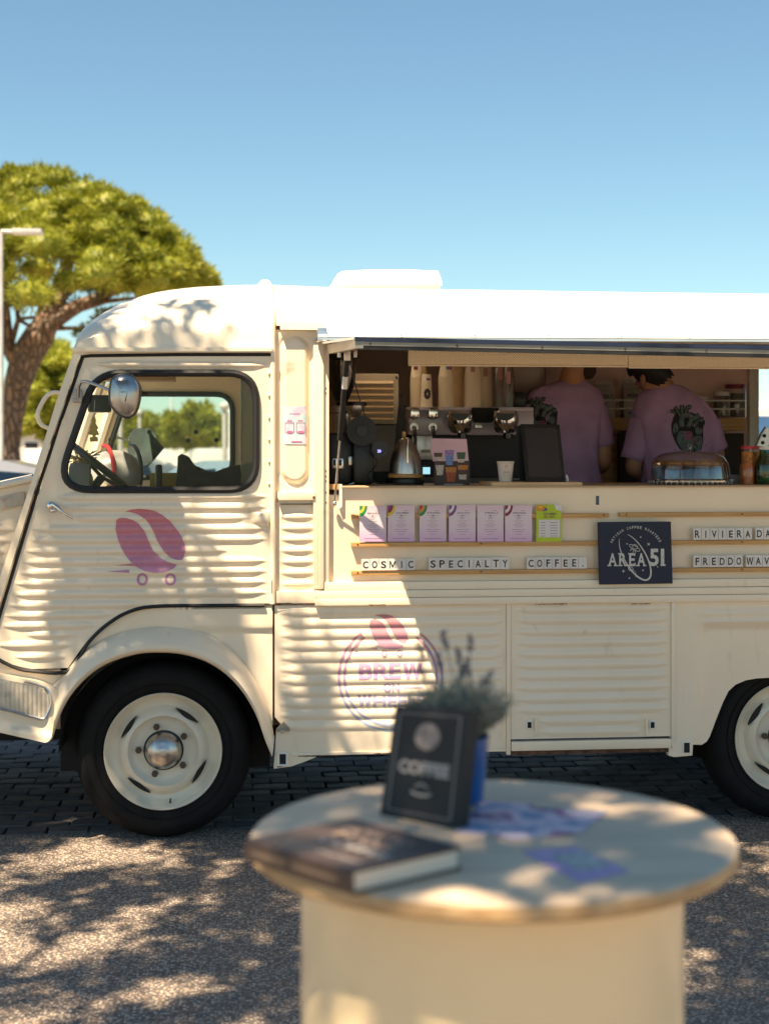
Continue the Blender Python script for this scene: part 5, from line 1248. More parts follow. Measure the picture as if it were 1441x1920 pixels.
# shelf, jars, bags ---------------------------------------------------------
MB().bx((P(1120, 800, 1.62).x, 1.62, P(1300, 807, 1.62).z), (P(1396, 800, 1.62).x, 1.87, P(1300, 784, 1.62).z), .003).build('shelf', WOOD, van)
for py in (751, 766.5): MB().cyl((P(1100, py, 1.64).x, 1.64, P(1300, py, 1.64).z), (P(1396, py, 1.64).x, 1.64, P(1300, py, 1.64).z), .0045, n=8).build('shelf_rod', PAPER, van)
zsf = P(1300, 784, 1.62).z + .001
def bag(px, y, w_, pytop, label, z=zsf):
    t_ = thing('coffee_bag', label, 'coffee bag', (P(px, 780, y).x, y, z), 'coffee bags on the shelf'); X = P(px, 780, y).x; zt2 = P(px, pytop, y).z; s = sc_at(y)
    b = MB(); h = w_ * s / 2
    b.loft([[Vector((X + cx * h * wx_, y + cy * .04 * wy_, z_)) for cx, cy in ((-1, -1), (-.4, -1.25), (.4, -1.25), (1, -1), (1, 1), (-1, 1))] for z_, wx_, wy_ in ((z, .96, 1), (z + (zt2 - z) * .4, 1.0, 1.05), (z + (zt2 - z) * .8, .97, .6), (z + (zt2 - z) * .9, .93, .12), (zt2, .93, .08))])
    b.build('bag', mat('bag_kraft_white', (.52, .46, .42), .5, bmp=.4, bscale=25), t_)
    flat_text('lettering', 'AREA 51', X - h * .78, z + (zt2 - z) * .52, X + h * .78, z + (zt2 - z) * .63, y - .0545, mat('bag_ink', (.06, .06, .07), .6), t_, .02)
    bm = bmesh.new(); cz_ = z + (zt2 - z) * .60; stroke(bm, [(X + h * .5 * math.cos(a), cz_ + h * .55 * math.sin(a)) for a in [2 * PI * k / 20 for k in range(21)]], .0012, lambda p: (p.x, y - .0548, p.y)); bm_obj(bm, 'ring_print', bpy.data.materials['bag_ink'], t_)
    bxp(px - 7, 776, px + 7, 772, y - .0545, y - .0535).build('blue_label', FL['blue'], t_, False)
bag(1131, 1.72, 38, 714, 'white coffee bag between the two men, nearer the first man'); bag(1184, 1.72, 40, 711, 'white coffee bag beside the face of the bending man')
def jar(px, y, r, top, bot, label, lid, glass, cont, z=None):
    t_ = thing('jar', label, 'jar', (P(px, 780, y).x, y, P(px, bot, y).z), 'jars on the shelf')
    lath(px, y, [(0, bot), (r * .95, bot), (r, bot - 3), (r, top + 8), (r * .88, top + 3), (r * .85, top)], 28).build('glass', glass, t_)
    lath(px, y, [(0, bot - 1), (r * .93, bot - 2), (r * .93, top + 14), (0, top + 14)], 20).build('contents', cont, t_)
    lath(px, y, [(0, top - 3), (r * .9, top - 3), (r * .92, top), (r * .92, top + 4)], 24).build('lid', lid, t_)
jar(1377, 1.78, 20, 724, 783, 'tall jar with a dark red lid and grey patterned sides', FL['maroon'], CLEAR, mat('jar_pattern', (.20, .17, .16), .6, var=.45, scale=90))
jar(1352, 1.70, 15, 738, 783, 'short clear jar with a pale label in front of the red-lidded jar', PAPER, CLEAR, mat('jar_fill', (.33, .28, .20), .6, var=.4, scale=60))
t = thing('box_pile', 'amber box with a pale lid on the shelf beside the bending man', 'box', P(1318, 783, 1.75))
bxp(1302, 783, 1324, 752, 1.72, 1.84, .004).build('box', mat('amber_box', (.42, .27, .13), .6), t); bxp(1300, 751.5, 1326, 743, 1.72, 1.84, .003).build('box', PAPER, t)
t = thing('back_cabinet', 'dark brown cabinet under the wooden shelf', 'cabinet', (P(1340, 900, 1.6).x, 1.65, .40))
MB().bx((P(1160, 850, 1.66).x, 1.66, .401), (P(1394, 850, 1.66).x, 1.86, P(1300, 812, 1.66).z), .004).build('carcass', mat('cabinet_dark', (.035, .018, .012), .6), t)
MB().bx((P(1090, 850, 1.70).x, 1.70, .401), (P(1158, 850, 1.70).x, 1.86, P(1300, 795, 1.70).z), .004).build('door', WOOD, t)
# back counter with dark gear
t = thing('back_counter', 'dark worktop along the back wall behind the coffee machine', 'worktop', (P(900, 900, 1.6).x, 1.6, .40))
MB().bx((XP + .05, 1.45, .401), (P(1080, 850, 1.6).x, 1.85, 1.22)).build('carcass', WOOD, t)
# cake dome -------------------------------------------------------------------
t = thing('cake_dome', 'clear glass cake dome over pastries on a cut glass stand', 'cake dome', at(1292, .22))
y = .22
lath(1292, y, [(0, 846), (30, 847), (50, 850), (62, 857), (69, 868), (72, 882), (73, 897)], 64, sy=.9).build('dome', glass_mat('dome_glass', (.93, .94, .95), .09, .85), t)
lath(1292, y, [(0, 832), (3, 832), (4.5, 835), (3, 839), (3.2, 844), (5, 846.5)], 16).build('knob', CLEAR, t)
st_ = lath(1292, y, [(0, 899), (76, 898), (80, 900), (80, 903), (74, 908), (60, 909), (0, 909)], 72, sy=.9).build('glass_stand', glass_mat('cut_glass', (.75, .72, .72), .18, .8, .05), t)
s = sc_at(y); cX = P(1292, 880, y).x; cg = mat('crystal', (.6, .57, .56), .08, .6)
for k in range(44):
    a = 2 * PI * k / 44; MB().sphere(Vector((cX + 79 * s * math.cos(a), y + 71 * s * math.sin(a), P(1292, 904, y).z)), .0075, (.8, .8, 1.4), 6, 4).build('glass_bead', cg, st_)
PAST = mat('pastry_crust', (.42, .17, .04), .6, var=.35, scale=40, bmp=.6, bscale=80)
for i, (px, dy_, lab) in enumerate(((1236, .03, 'leftmost golden pastry under the glass dome'), (1262, -.03, 'second golden pastry from the left under the glass dome'), (1290, .02, 'middle golden pastry under the glass dome'), (1316, -.03, 'fourth golden pastry under the glass dome'), (1340, .04, 'rightmost golden pastry under the glass dome'))):
    t_ = thing('pastry', lab, 'pastry', P(px, 872, y + dy_), 'pastries under the glass dome')
    lath(px, y + dy_, [(0, 862), (9, 863), (15, 867), (15.5, 871), (11, 874), (0, 874)], 18).build('crust', PAST, t_)
    MB().sphere(P(px, 867, y + dy_ - .02), .008, (1.5, 1, .7), 10, 6).build('filling', mat('jam', (.10, .03, .015), .3) if i == 0 else bpy.data.materials['jam'], t_)
    lath(px, y + dy_, [(0, 874), (12, 874), (9.5, 897), (0, 897.5)], 18).build('paper_case', mat('blue_case', (.18, .30, .45), .5, var=.3, scale=30) if i == 0 else bpy.data.materials['blue_case' if i in (1, 3, 4) else 'matt_black'], t_)
# bottles ---------------------------------------------------------------------
def bottle(px, y, r, top, bot, label, body, lidm, gl, lab=None, text=None):
    t_ = thing('bottle', label, 'bottle', P(px, bot, y), 'drinks bottles at the end of the counter')
    lath(px, y, [(0, bot), (r * .95, bot), (r, bot - 2), (r, bot - 38), (r * .92, bot - 44), (r * .52, bot - 58), (r * .50, top + 4)], 28).build('glass', gl, t_)
    lath(px, y, [(0, bot - 1), (r * .93, bot - 2), (r * .93, bot - 38), (r * .5, bot - 55), (0, bot - 55)], 24).build('drink', body, t_)
    lath(px, y, [(0, top), (r * .55, top), (r * .58, top + 2), (r * .58, top + 7)], 20).build('cap', lidm, t_)
    return t_
def jbottle(px, y, label):
    t_ = thing('bottle', label, 'bottle', P(px, 910, y), 'drinks bottles at the end of the counter')
    lath(px, y, [(0, 910), (13, 910), (14, 908), (14, 885), (13.5, 873), (10.5, 868), (10.5, 846), (11.5, 842)], 28).build('glass', CLEAR, t_)
    lath(px, y, [(0, 909), (13.2, 908), (13.2, 876), (9.8, 870), (9.8, 860), (0, 860)], 24).build('juice', mat('orange_juice', (.62, .16, .015), .35, var=.2, scale=50), t_)
    lath(px, y, [(10.8, 867), (10.8, 847)], 24).build('wrap', mat('orange_wrap', (.65, .22, .02), .5, var=.45, scale=70), t_)
    lath(px, y, [(0, 836), (11.5, 836), (12, 838), (12, 842), (0, 842)], 24).build('cap', FL['red'], t_)
jbottle(1400, .20, 'orange juice bottle with a red lid beside the cake dome'); jbottle(1413, .33, 'orange juice bottle half hidden behind the green bottle')
GRN = glass_mat('green_glass', (.10, .38, .08), .07, .5); GD = mat('green_drink', (.02, .13, .015), .3, var=.1)
g_ = bottle(1432, .18, 17, 836, 911, 'green lemonade bottle with white lettering and pale cap', GD, PAPER, GRN)
bm = bmesh.new(); Xc = P(1432, 900, .18).x; s = sc_at(.18); zA, zB = P(1432, 902, .18).z, P(1432, 889, .18).z
text_on(bm, 'LEMON', lambda u, v: (Xc + (17.5 * s) * math.sin(R(-72 + 144 * u)), .18 - (17.5 * s) * math.cos(R(-72 + 144 * u)), zA + (zB - zA) * v), .03); bm_obj(bm, 'lettering', PAPER, g_)
bottle(1462, .22, 17, 836, 911, 'green lemonade bottle at the far right end', GD, PAPER, GRN)
t = thing('paper_label', 'small grey leaflet stand between dome and bottles', 'leaflet', at(1377, .30)); bxp(1368, 909, 1386, 890, .30, .303).build('card', mat('grey_card', (.38, .36, .38), .6), t, False)
t = thing('metal_arm', 'tilted grey metal arm above the bottles', 'arm', P(1430, 840, .5))
b = MB(); b.prism([(P(x, yy, .5).x, P(x, yy, .5).z) for x, yy in ((1417, 838), (1428, 812), (1436, 800), (1450, 812), (1440, 835), (1424, 842))], .5, .53, bev=.003); b.build('arm', MIRR, t)
for x, yy in ((1429, 830), (1432, 817)): MB().sphere(P(x, yy, .498), .008).build('pivot', BPLAST, t)
# cab contents -------------------------------------------------------------------
def mirror_arm():
    m_ = MB().tube([P(p[0], p[1], p[2]) for p in ((147, 745, -.035), (148, 724, -.05), (153, 716, -.07), (162, 715, -.09), (185, 723, -.13), (206, 732, -.17), (214, 736, -.18))], .0062, 10).build('mirror_arm', MIRR, van)
    b = MB(); b.box(P(146, 742, -.022), (.034, .02, .052), b=.005); b.box(P(141, 750, -.022), (.018, .03, .014), b=.003); b.cyl(P(148, 740, -.036), P(148, 740, -.03), .006); b.build('mirror_bracket', mat('bracket_grey', (.50, .46, .42), .45, .3), m_)
    MB().sphere(P(211, 735, -.175), .016, (1, 1, 1), 14, 10).build('mirror_joint', CHROME, m_)
    pts = roundpoly([(213, 703), (246, 701), (264, 722), (262, 752), (252, 783), (226, 783), (205, 757), (206, 722)], [16, 14, 14, 12, 18, 18, 14, 14], 5)
    c0 = P(235, 743, -.2)
    def rg(k, dy): return [c0 + (P(p[0], p[1], -.2) - c0) * k + Vector((0, dy, 0)) for p in pts]
    b = MB(); b.loft([rg(.25, -.022), rg(.6, -.018), rg(.85, -.008), rg(.96, .004), rg(1.0, .014), rg(.98, .02)]); b.build('mirror_head', MIRR, m_, ang=70)
    b = MB(); q_ = rg(1.0, .014); b.tube(q_ + q_[:2], .005, 8, False); b.build('mirror_rim', mat('rim_dark', (.10, .10, .10), .4, .4), m_)
mirror_arm()
yf = WID + .18
m_ = MB().tube([P(x, yy, yf) for x, yy in ((188, 805), (215, 818), (243, 827))], .006, 8).build('mirror_arm', MIRR, van)
pts = roundpoly([(241, 815), (252, 803), (282, 803), (293, 820), (290, 862), (280, 873), (250, 873), (240, 860)], [8] * 8, 4)
b = MB(); b.prism([(P(x, yy, yf).x, P(x, yy, yf).z) for x, yy in pts], yf, yf + .02, bev=.004); b.build('mirror_head', mat('far_mirror', (.35, .40, .40), .15, .8), m_)
# steering wheel
c = P(200, 884, .42); b = MB(); ax = Vector((.62, .05, .78)).normalized(); u_ = ax.cross(Vector((0, 1, 0))).normalized(); v_ = ax.cross(u_)
ringp = [c + (u_ * math.cos(a) + v_ * math.sin(a)) * .20 for a in [2 * PI * k / 40 for k in range(42)]]
sw = b.tube(ringp, .013, 8, False).build('steering_wheel', BPLAST, van)
for a in (R(20), R(160), R(270)): MB().tube([c - ax * .03, c + (u_ * math.cos(a) + v_ * math.sin(a)) * .19], .008, 6).build('wheel_spoke', BPLAST, sw)
MB().cyl(c - ax * .5, c - ax * .03, .018).build('steering_column', BPLAST, van)
b = MB(); b.box(P(187, 757, .55), (.10, .03, .075), rot=Matrix.Rotation(R(20), 3, 'Z'), b=.012); b.build('rear_view_mirror', BPLAST, van)
t = thing('air_freshener', 'yellow cardboard air freshener hanging inside the windscreen', 'air freshener', P(177, 828, .35))
fp = [(177, 778), (181, 790), (179, 792), (185, 803), (182, 805), (187, 815), (180, 816), (180, 819), (184, 820), (184, 828), (169, 828), (169, 820), (174, 819), (174, 816), (165, 814), (170, 804), (168, 803), (173, 791), (171, 790)]
b = MB(); b.prism([(P(x, yy, .35).x, P(x, yy, .35).z) for x, yy in fp], .35, .353); b.build('card', mat('freshener_yellow', (.70, .47, .10), .6, var=.1), t, False)
MB().cyl(P(177, 778, .351), P(178, 750, .351), .001, n=5).build('string', PAPER, t)
t = thing('helmet', 'red, white and black helmet on the dashboard behind the steering wheel', 'helmet', P(210, 910, .95))
b = MB(); b.sphere(P(214, 886, .95), .112, (1.15, 1, .9), 28, 18); b.build('shell', mat('helmet_white', (.55, .53, .52), .35, var=.3, scale=7), t)
for k, (dx_, m_) in enumerate(((-.03, FL['red']), (.07, BPLAST))):
    b = MB(); cc = P(212, 884, .95); b.tube([cc + Vector((dx_ * 1.2 + .05 * math.cos(a), -.128 * math.cos(a), .116 * math.sin(a))) for a in [R(-30 + 10 * i) for i in range(14)]], .010, 6); b.build('stripe', m_, t)
t = thing('dried_flowers', 'dried grass posy in a grey stone pot on the dashboard', 'posy', P(150, 915, .3))
b = MB(); b.box(P(150, 892, .3), (.085, .08, .11), b=.02)
for v in b.bm.verts: v.co += Vector([rnd.uniform(-.006, .006) for _ in range(3)])
b.build('stone_pot', mat('grey_stone', (.25, .235, .21), .9, bmp=.5), t)
b = MB()
for k in range(60):
    p0 = P(152 + rnd.uniform(-6, 6), 872, .3 + rnd.uniform(-.03, .03)); dv = Vector((rnd.uniform(-.05, .07), rnd.uniform(-.04, .04), rnd.uniform(.01, .06)))
    b.tube([p0, p0 + dv * .6 + Vector((0, 0, .01)), p0 + dv], [.0015, .0015, .003], 4)
b.build('dried_grass', mat('straw', (.50, .34, .12), .8), t)
t = thing('yellow_box', 'yellow box behind the driver seat, left one', 'box', P(305, 914, 1.2)); bxp(281, 914, 330, 887, 1.2, 1.35, .003).build('carton', mat('box_yellow', (.40, .32, .06), .6, var=.2), t)
t = thing('yellow_box', 'yellow box low at the right end of the cab window', 'box', P(425, 914, 1.2)); bxp(402, 914, 452, 896, 1.2, 1.35, .003).build('carton', bpy.data.materials['box_yellow'], t)
t = thing('seat', 'dark cab seat with clothes thrown over its back', 'seat', P(370, 940, .9))
b = MB(); b.prism([(P(x, yy, .9).x, P(x, yy, .9).z) for x, yy in ((318, 960), (330, 918), (338, 880), (334, 856), (340, 851), (352, 856), (356, 872), (372, 876), (388, 890), (400, 886), (430, 875), (470, 868), (486, 868), (486, 960))], .85, 1.05, bev=.012)
b.build('seat_back', mat('dark_cloth', (.045, .035, .035), .9, var=.3, scale=20), t)
bxp(320, 960, 486, 935, .5, .85, .02).build('seat_cushion', bpy.data.materials['dark_cloth'], t)
t = thing('bottle', 'small dark bottle standing beside the yellow box in the cab', 'bottle', P(298, 890, 1.15)); lath(298, 1.15, [(0, 914), (7, 914), (7, 885), (6.5, 874), (4, 871), (0, 871)], 16).build('flask', BPLAST, t)
t = thing('cloth_bundle', 'lime yellow bundle on the dashboard under the steering wheel', 'bundle', P(165, 914, .35)); MB().sphere(P(164, 900, .38), .03, (.8, 1, 1.2), 14, 10).build('bundle', mat('lime_cloth', (.42, .60, .04), .7, var=.3, scale=30), t)
for x, yy in ((367, 810), (353, 826), (406, 825), (280, 810), (208, 825)): MB().cyl(P(x, yy, WID - .01), P(x, yy, WID - .002), .012, n=12).build('suction_cup', BPLAST, van)

# =================================================================== TABLE IN FRONT
HT = .95
def TB(px, py, z=HT): return PZ(px, py, z)
pn, pf = TB(920, 1697), TB(920, 1460); tc_ = (pn + pf) / 2; RT_ = (pf - pn).length / 2
WTOP = wood_mat('weathered_table_wood', (.74, .58, .42), (.58, .44, .31), 2.2, (1.5, 14, 1), .55)
WEDGE = wood_mat('table_edge_wood', (.55, .37, .19), (.36, .21, .09), 8, (3, 3, 10), .5)
t = thing('round_table', 'round wooden table on a cream drum base in front of the truck', 'table', (tc_.x, tc_.y, 0))
MB().lathe([(0, HT), (RT_ - .006, HT), (RT_ - .002, HT - .003)], (tc_.x, tc_.y, 0), 128).build('table_top', WTOP, t)
MB().lathe([(RT_ - .002, HT - .003), (RT_, HT - .008), (RT_, HT - .019), (RT_ - .004, HT - .023), (0, HT - .023)], (tc_.x, tc_.y, 0), 128).build('table_edge', WEDGE, t)
tz = (tc_ - C0).dot(FW); rb = 360.5 / FP * tz * .985
drum = MB().lathe([(rb, HT - .023), (rb, .0), (rb - .01, -.027)], (tc_.x, tc_.y, 0), 160).build('drum_base', paint_mat('drum_paint', (.90, .72, .45), .25), t)
# flat book
bk = thing('book', 'brown hardback coffee book lying flat on the table', 'book', TB(660, 1600))
th_b = .030
c1, c2, c3 = PZ(464, 1572, HT + th_b), PZ(664, 1633, HT + th_b), PZ(865, 1588, HT + th_b); c4 = c1 + (c3 - c2)
def bookbox(ins, z0, z1):
    cs = [c1, c2, c3, c4]; ce = sum(cs, Vector()) / 4; L = [c + (ce - c).normalized() * ins for c in cs]
    return [[Vector((p.x, p.y, z)) for p in L] for z in (z0, z1)]
BRC = mat('book_brown', (.085, .055, .045), .4, var=.2)
MB().loft(bookbox(0, HT + .0005, HT + .004)).build('back_cover', BRC, bk, False)
MB().loft(bookbox(0, HT + th_b - .003, HT + th_b)).build('front_cover', BRC, bk, False)
MB().loft(bookbox(.006, HT + .004, HT + th_b - .003)).build('pages', mat('pages', (.74, .68, .58), .8, var=.06, scale=90, stretch=(.1, .1, 6)), bk, False)
e1 = (c2 - c1); b = MB(); b.loft([[c + Vector((0, 0, o_)) + (c1 - c4).normalized() * k for k, o_ in ((0, 0), (.004, -.004), (.004, -th_b + .004), (0, -th_b + .0005))] for c in (c1, c2)]); b.build('spine', BRC, bk, False)
sp_n = (c1 - c4).normalized() * .0046
def bk_text(s, u0, u1, v0, v1, m_):
    bm = bmesh.new(); text_on(bm, s, lambda u, v: c1 + (c2 - c1) * (u0 + (u1 - u0) * u) + (c4 - c1) * (v0 + (v1 - v0) * v) + Vector((0, 0, .0006)), .02); bm_obj(bm, 'title', m_, bk)
TT = mat('title_tan', (.55, .40, .30), .5); TG = mat('title_grey', (.45, .43, .42), .5)
bk_text('HOW TO', .18, .78, .70, .82, TT); bk_text('MAKE', .25, .80, .54, .66, TT); bk_text('COFFEE', .30, .92, .34, .46, TG); bk_text('THE SCIENCE BEHIND THE BEAN', .2, .9, .14, .18, TG)
for a, c_ in ((.06, .40), (.46, .88)):
    b = MB(); b.quad(*[c1.lerp(c2, u) + sp_n + Vector((0, 0, -z_)) for u, z_ in ((a, .012), (c_, .012), (c_, .018), (a, .018))]); b.build('spine_title', BRC if False else mat('spine_print', (.26, .18, .13), .5) if a < .1 else bpy.data.materials['spine_print'], bk, False)
# standing framed book
fb = thing('framed_coffee_sign', 'black framed chalk style coffee sign standing on the table', 'sign', TB(785, 1540))
bl_, br_ = TB(712, 1527), TB(856, 1556); dpt = lambda p: (p - C0).dot(FW)
tl_, tr_ = W(741, 1322, dpt(bl_) + .035), W(878, 1331, dpt(br_) + .035)
nf = (br_ - bl_).cross(tl_ - bl_).normalized(); nf = nf if nf.dot(FW) < 0 else -nf
fq = [bl_, br_, tr_, tl_]; side_dir = (br_ - bl_).normalized()
b = MB(); b.loft([[p for p in fq], [p - nf * .022 + side_dir * .004 for p in fq]]); b.build('block', mat('sign_black', (.007, .008, .011), .6, var=.2), fb, False)
def fpt(u, v, k=.0008): return (bl_.lerp(br_, u)).lerp(tl_.lerp(tr_, u), v) + nf * k
bm = bmesh.new()
for (a, c_, d_, e_) in ((.08, .06, .92, .07), (.08, .93, .92, .94), (.08, .06, .10, .94), (.90, .06, .92, .94)): bm.faces.new([bm.verts.new(fpt(u, v)) for u, v in ((a, c_), (d_, c_), (d_, e_), (a, e_))])
bm_obj(bm, 'border', mat('border_grey', (.22, .20, .19), .5), fb)
bm = bmesh.new(); text_on(bm, 'COFFEE', lambda u, v: fpt(.16 + .68 * u, .40 + .12 * v), .05); bm_obj(bm, 'lettering', mat('chalk', (.42, .38, .36), .6), fb)
bm = bmesh.new(); bm.faces.new([bm.verts.new(fpt(.5 + .17 * math.cos(a), .74 + .12 * math.sin(a))) for a in [2 * PI * k / 20 for k in range(20)]]); bm_obj(bm, 'cup_drawing', mat('chalk_tan', (.36, .29, .26), .6, var=.3, scale=60), fb)
bm = bmesh.new(); stroke(bm, [tuple((.5 + .13 * math.cos(a), .26 + .03 * math.sin(a))) for a in [PI + PI * k / 12 for k in range(13)]], .02, lambda p: fpt(p.x, p.y)); stroke(bm, [(.42, .30), (.5, .33), (.58, .30)], .015, lambda p: fpt(p.x, p.y)); bm_obj(bm, 'flourish', bpy.data.materials['chalk'], fb)
# pot with lavender
pc_ = TB(858, 1502); pd = dpt(pc_); k_ = pd / FP
t = thing('lavender_pot', 'potted lavender in a cobalt blue pot behind the coffee sign', 'potted plant', pc_)
pr_ = 58 * k_; ph = 120 * k_
MB().lathe([(0, 0), (pr_ * .78, 0), (pr_ * .82, .004), (pr_, ph), (pr_ * 1.03, ph + .003), (pr_ * .96, ph + .003), (pr_ * .94, ph - .008), (0, ph - .008)], pc_, 40).build('pot', mat('cobalt_pot', (.004, .10, .36), .3, coat=.4), t)
top = pc_ + Vector((0, 0, ph - .005)); LV = mat('lavender_leaf', (.46, .44, .34), .8, var=.35, scale=60); LF = mat('lavender_flower', (.17, .16, .20), .8, var=.3, scale=80)
b = MB(); rl = random.Random(5)
for k in range(420):
    a = rl.uniform(0, 2 * PI); sp_ = rl.random() ** .6; ln = rl.uniform(.055, .105) * (1.05 - .25 * sp_)
    p0 = top + Vector((math.cos(a), math.sin(a), 0)) * pr_ * .6 * sp_; d_ = Vector((math.cos(a) * sp_ * .75, math.sin(a) * sp_ * .75, 1)).normalized()
    p1 = p0 + d_ * ln * .55; p2 = p0 + d_ * ln + Vector((math.cos(a), math.sin(a), -.25)) * .014
    b.tube([p0, p1, p2], [.0011, .0009, .0005], 3, False)
    for j in range(7):
        q_ = p0.lerp(p2, .25 + .75 * j / 7); ld = (d_ + Vector([rl.uniform(-1, 1) for _ in range(3)]) * .7).normalized() * rl.uniform(.010, .022); sd_ = ld.cross(Vector([rl.uniform(-1, 1) for _ in range(3)])).normalized() * .0016
        b.bm.faces.new([b.bm.verts.new(q_ - sd_), b.bm.verts.new(q_ + ld * .5 - sd_), b.bm.verts.new(q_ + ld), b.bm.verts.new(q_ + ld * .5 + sd_)])
o = b.build('foliage', LV, t); o['kind'] = 'stuff'
for (px, py, p1x, p1y) in ((829, 1186, 850, 1270), (884, 1192, 876, 1280), (858, 1214, 862, 1290), (784, 1206, 812, 1290), (868, 1246, 862, 1300), (920, 1260, 900, 1300), (786, 1245, 800, 1300), (820, 1225, 830, 1290), (876, 1236, 880, 1300)):
    e_ = W(px, py, pd + rl.uniform(-.04, .04)); m0 = W(p1x, p1y, pd); s_ = MB().tube([top, m0, e_], [.0012, .001, .0008], 5).build('stem', LV, t)
    b = MB(); dd = (e_ - m0).normalized()
    for j in range(26):
        q_ = e_ - dd * .026 * (j / 26) + Vector([rl.uniform(-1, 1) for _ in range(3)]) * .0045; b.sphere(q_, .0020, (1, 1, 1.4), 6, 4)
    b.build('flower_spike', LF, s_)
# leaflets
m, n, bb = new_mat('leaflet_print'); f1 = noise_t(n, 16, 3); n.links.new(ramp(n, f1, [(.36, (.12, .26, .46)), (.44, (.70, .56, .66)), (.5, (.72, .66, .72)), (.56, (.50, .20, .40)), (.62, (.06, .05, .12)), (.70, (.50, .42, .62))]), bb.inputs['Base Color']); bb.inputs['Roughness'].default_value = .35; LP = m
def leaflet(pts, label, m_, z):
    ps = [PZ(x, yy, HT + z) for x, yy in pts]; t_ = thing('leaflet', label, 'leaflet', sum(ps, Vector()) / len(ps), 'leaflets on the table')
    MB().loft([[p for p in ps], [p - Vector((0, 0, .0009)) for p in ps]]).build('sheet', m_, t_, False); return t_, ps
leaflet([(852, 1560), (905, 1501), (1000, 1508), (985, 1530), (905, 1566)], 'blue and lilac printed leaflet next to the blue pot', LP, .0012)
leaflet([(905, 1560), (985, 1512), (1138, 1522), (1088, 1560), (960, 1574)], 'white and purple printed leaflet, right one of the fanned pair', LP, .0024)
t_, ps = leaflet([(978, 1596), (1078, 1588), (1180, 1634), (1085, 1655)], 'lilac loyalty card lying alone at the middle of the table', mat('lilac_print', (.50, .36, .62), .4, var=.15, scale=25), .0012)
bm = bmesh.new(); 
for (a, c_, d_, e_) in ((.3, .2, .9, .75),): bm.faces.new([bm.verts.new(ps[0].lerp(ps[1], u).lerp(ps[3].lerp(ps[2], u), v) + Vector((0, 0, .0004))) for u, v in ((a, c_), (d_, c_), (d_, e_), (a, e_))])
bm_obj(bm, 'white_print', mat('print_cloud', (.62, .66, .62), .5, var=.35, scale=60), t_)

# =================================================================== BACKGROUND
def leafmat(name, a, c_, d_):
    m, n, b = new_mat(name); f = noise_t(n, 1.3, 4); g = noise_t(n, 9, 4)
    c0 = mixc(n, ramp(n, f, [(.35, 0), (.65, 1)]), a, c_); c0 = mixc(n, ramp(n, g, [(.4, 0), (.7, .6)]), c0, d_); n.links.new(c0, b.inputs['Base Color']); b.inputs['Roughness'].default_value = .6
    tr = nd(n, 'ShaderNodeBsdfTranslucent'); n.links.new(c0, tr.inputs[0]); ad = nd(n, 'ShaderNodeMixShader'); ad.inputs[0].default_value = .3
    o_ = [x for x in n.nodes if x.type == 'OUTPUT_MATERIAL'][0]; n.links.new(b.outputs[0], ad.inputs[1]); n.links.new(tr.outputs[0], ad.inputs[2]); n.links.new(ad.outputs[0], o_.inputs[0]); return m
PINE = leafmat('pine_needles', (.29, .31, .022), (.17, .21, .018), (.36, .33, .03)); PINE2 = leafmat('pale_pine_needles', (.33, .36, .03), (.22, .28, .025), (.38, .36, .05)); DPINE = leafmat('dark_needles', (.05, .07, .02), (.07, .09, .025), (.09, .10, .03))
BARK, n, bb = new_mat('pine_bark')
vo = nd(n, 'ShaderNodeTexVoronoi', feature='DISTANCE_TO_EDGE'); vo.inputs['Scale'].default_value = 10; tc = nd(n, 'ShaderNodeTexCoord'); mp = nd(n, 'ShaderNodeMapping'); mp.inputs['Scale'].default_value = (1, 1, .35); n.links.new(tc.outputs['Object'], mp.inputs[0]); n.links.new(mp.outputs[0], vo.inputs['Vector'])
n.links.new(mixc(n, ramp(n, vo.outputs[0], [(.0, 0), (.16, 1)]), (.085, .06, .045), mixc(n, ramp(n, noise_t(n, 3, 6), [(.35, 0), (.65, 1)]), (.27, .17, .11), (.19, .145, .12))), bb.inputs['Base Color']); bb.inputs['Roughness'].default_value = .95; bump(n, bb, ramp(n, vo.outputs[0], [(0, 0), (.25, 1)]), 1, .06)
def clump(bm, c, r, n_, rg, tip=.12, wd=.022, flat=.7):
    for _ in range(n_):
        d_ = Vector((rg.gauss(0, 1), rg.gauss(0, 1), rg.gauss(.25, 1))).normalized(); p = c + Vector((d_.x, d_.y, d_.z * flat)) * r * rg.uniform(.72, 1.0)
        l = (d_ + Vector((rg.uniform(-.5, .5), rg.uniform(-.5, .5), rg.uniform(-.1, .6)))).normalized() * tip * rg.uniform(.6, 1.3); s_ = l.cross(Vector((rg.uniform(-1, 1), rg.uniform(-1, 1), rg.uniform(-1, 1)))).normalized() * wd
        bm.faces.new([bm.verts.new(p - s_), bm.verts.new(p + s_), bm.verts.new(p + l)])
def pine(name, label, centers, trunk, limbs, leaf, seed, n_per=150, tip=.14, wd=.03, group=None, core=True, base=None, rough=.8):
    rg = random.Random(seed); base = base or trunk[0][0]
    t_ = thing(name, label, 'tree', base, group)
    b = MB(); b.tube([p for p, r_ in trunk], [r_ for p, r_ in trunk], 14); b.build('trunk', BARK, t_)
    for L in limbs: MB().tube([p for p, r_ in L], [r_ for p, r_ in L], 8).build('limb', BARK, t_)
    b = MB()
    for c, r_ in centers:
        if core:
            g = bmesh.ops.create_icosphere(b.bm, subdivisions=2, radius=r_ * .80, matrix=Matrix.Translation(c) @ Matrix.Diagonal((1, 1, .7, 1)))
            for v in g['verts']: v.co += (v.co - c) * .25 * noise.noise(v.co * 3)
        clump(b.bm, c, r_, n_per, rg, tip, wd)
    o = b.build('crown', leaf, t_, False); return t_
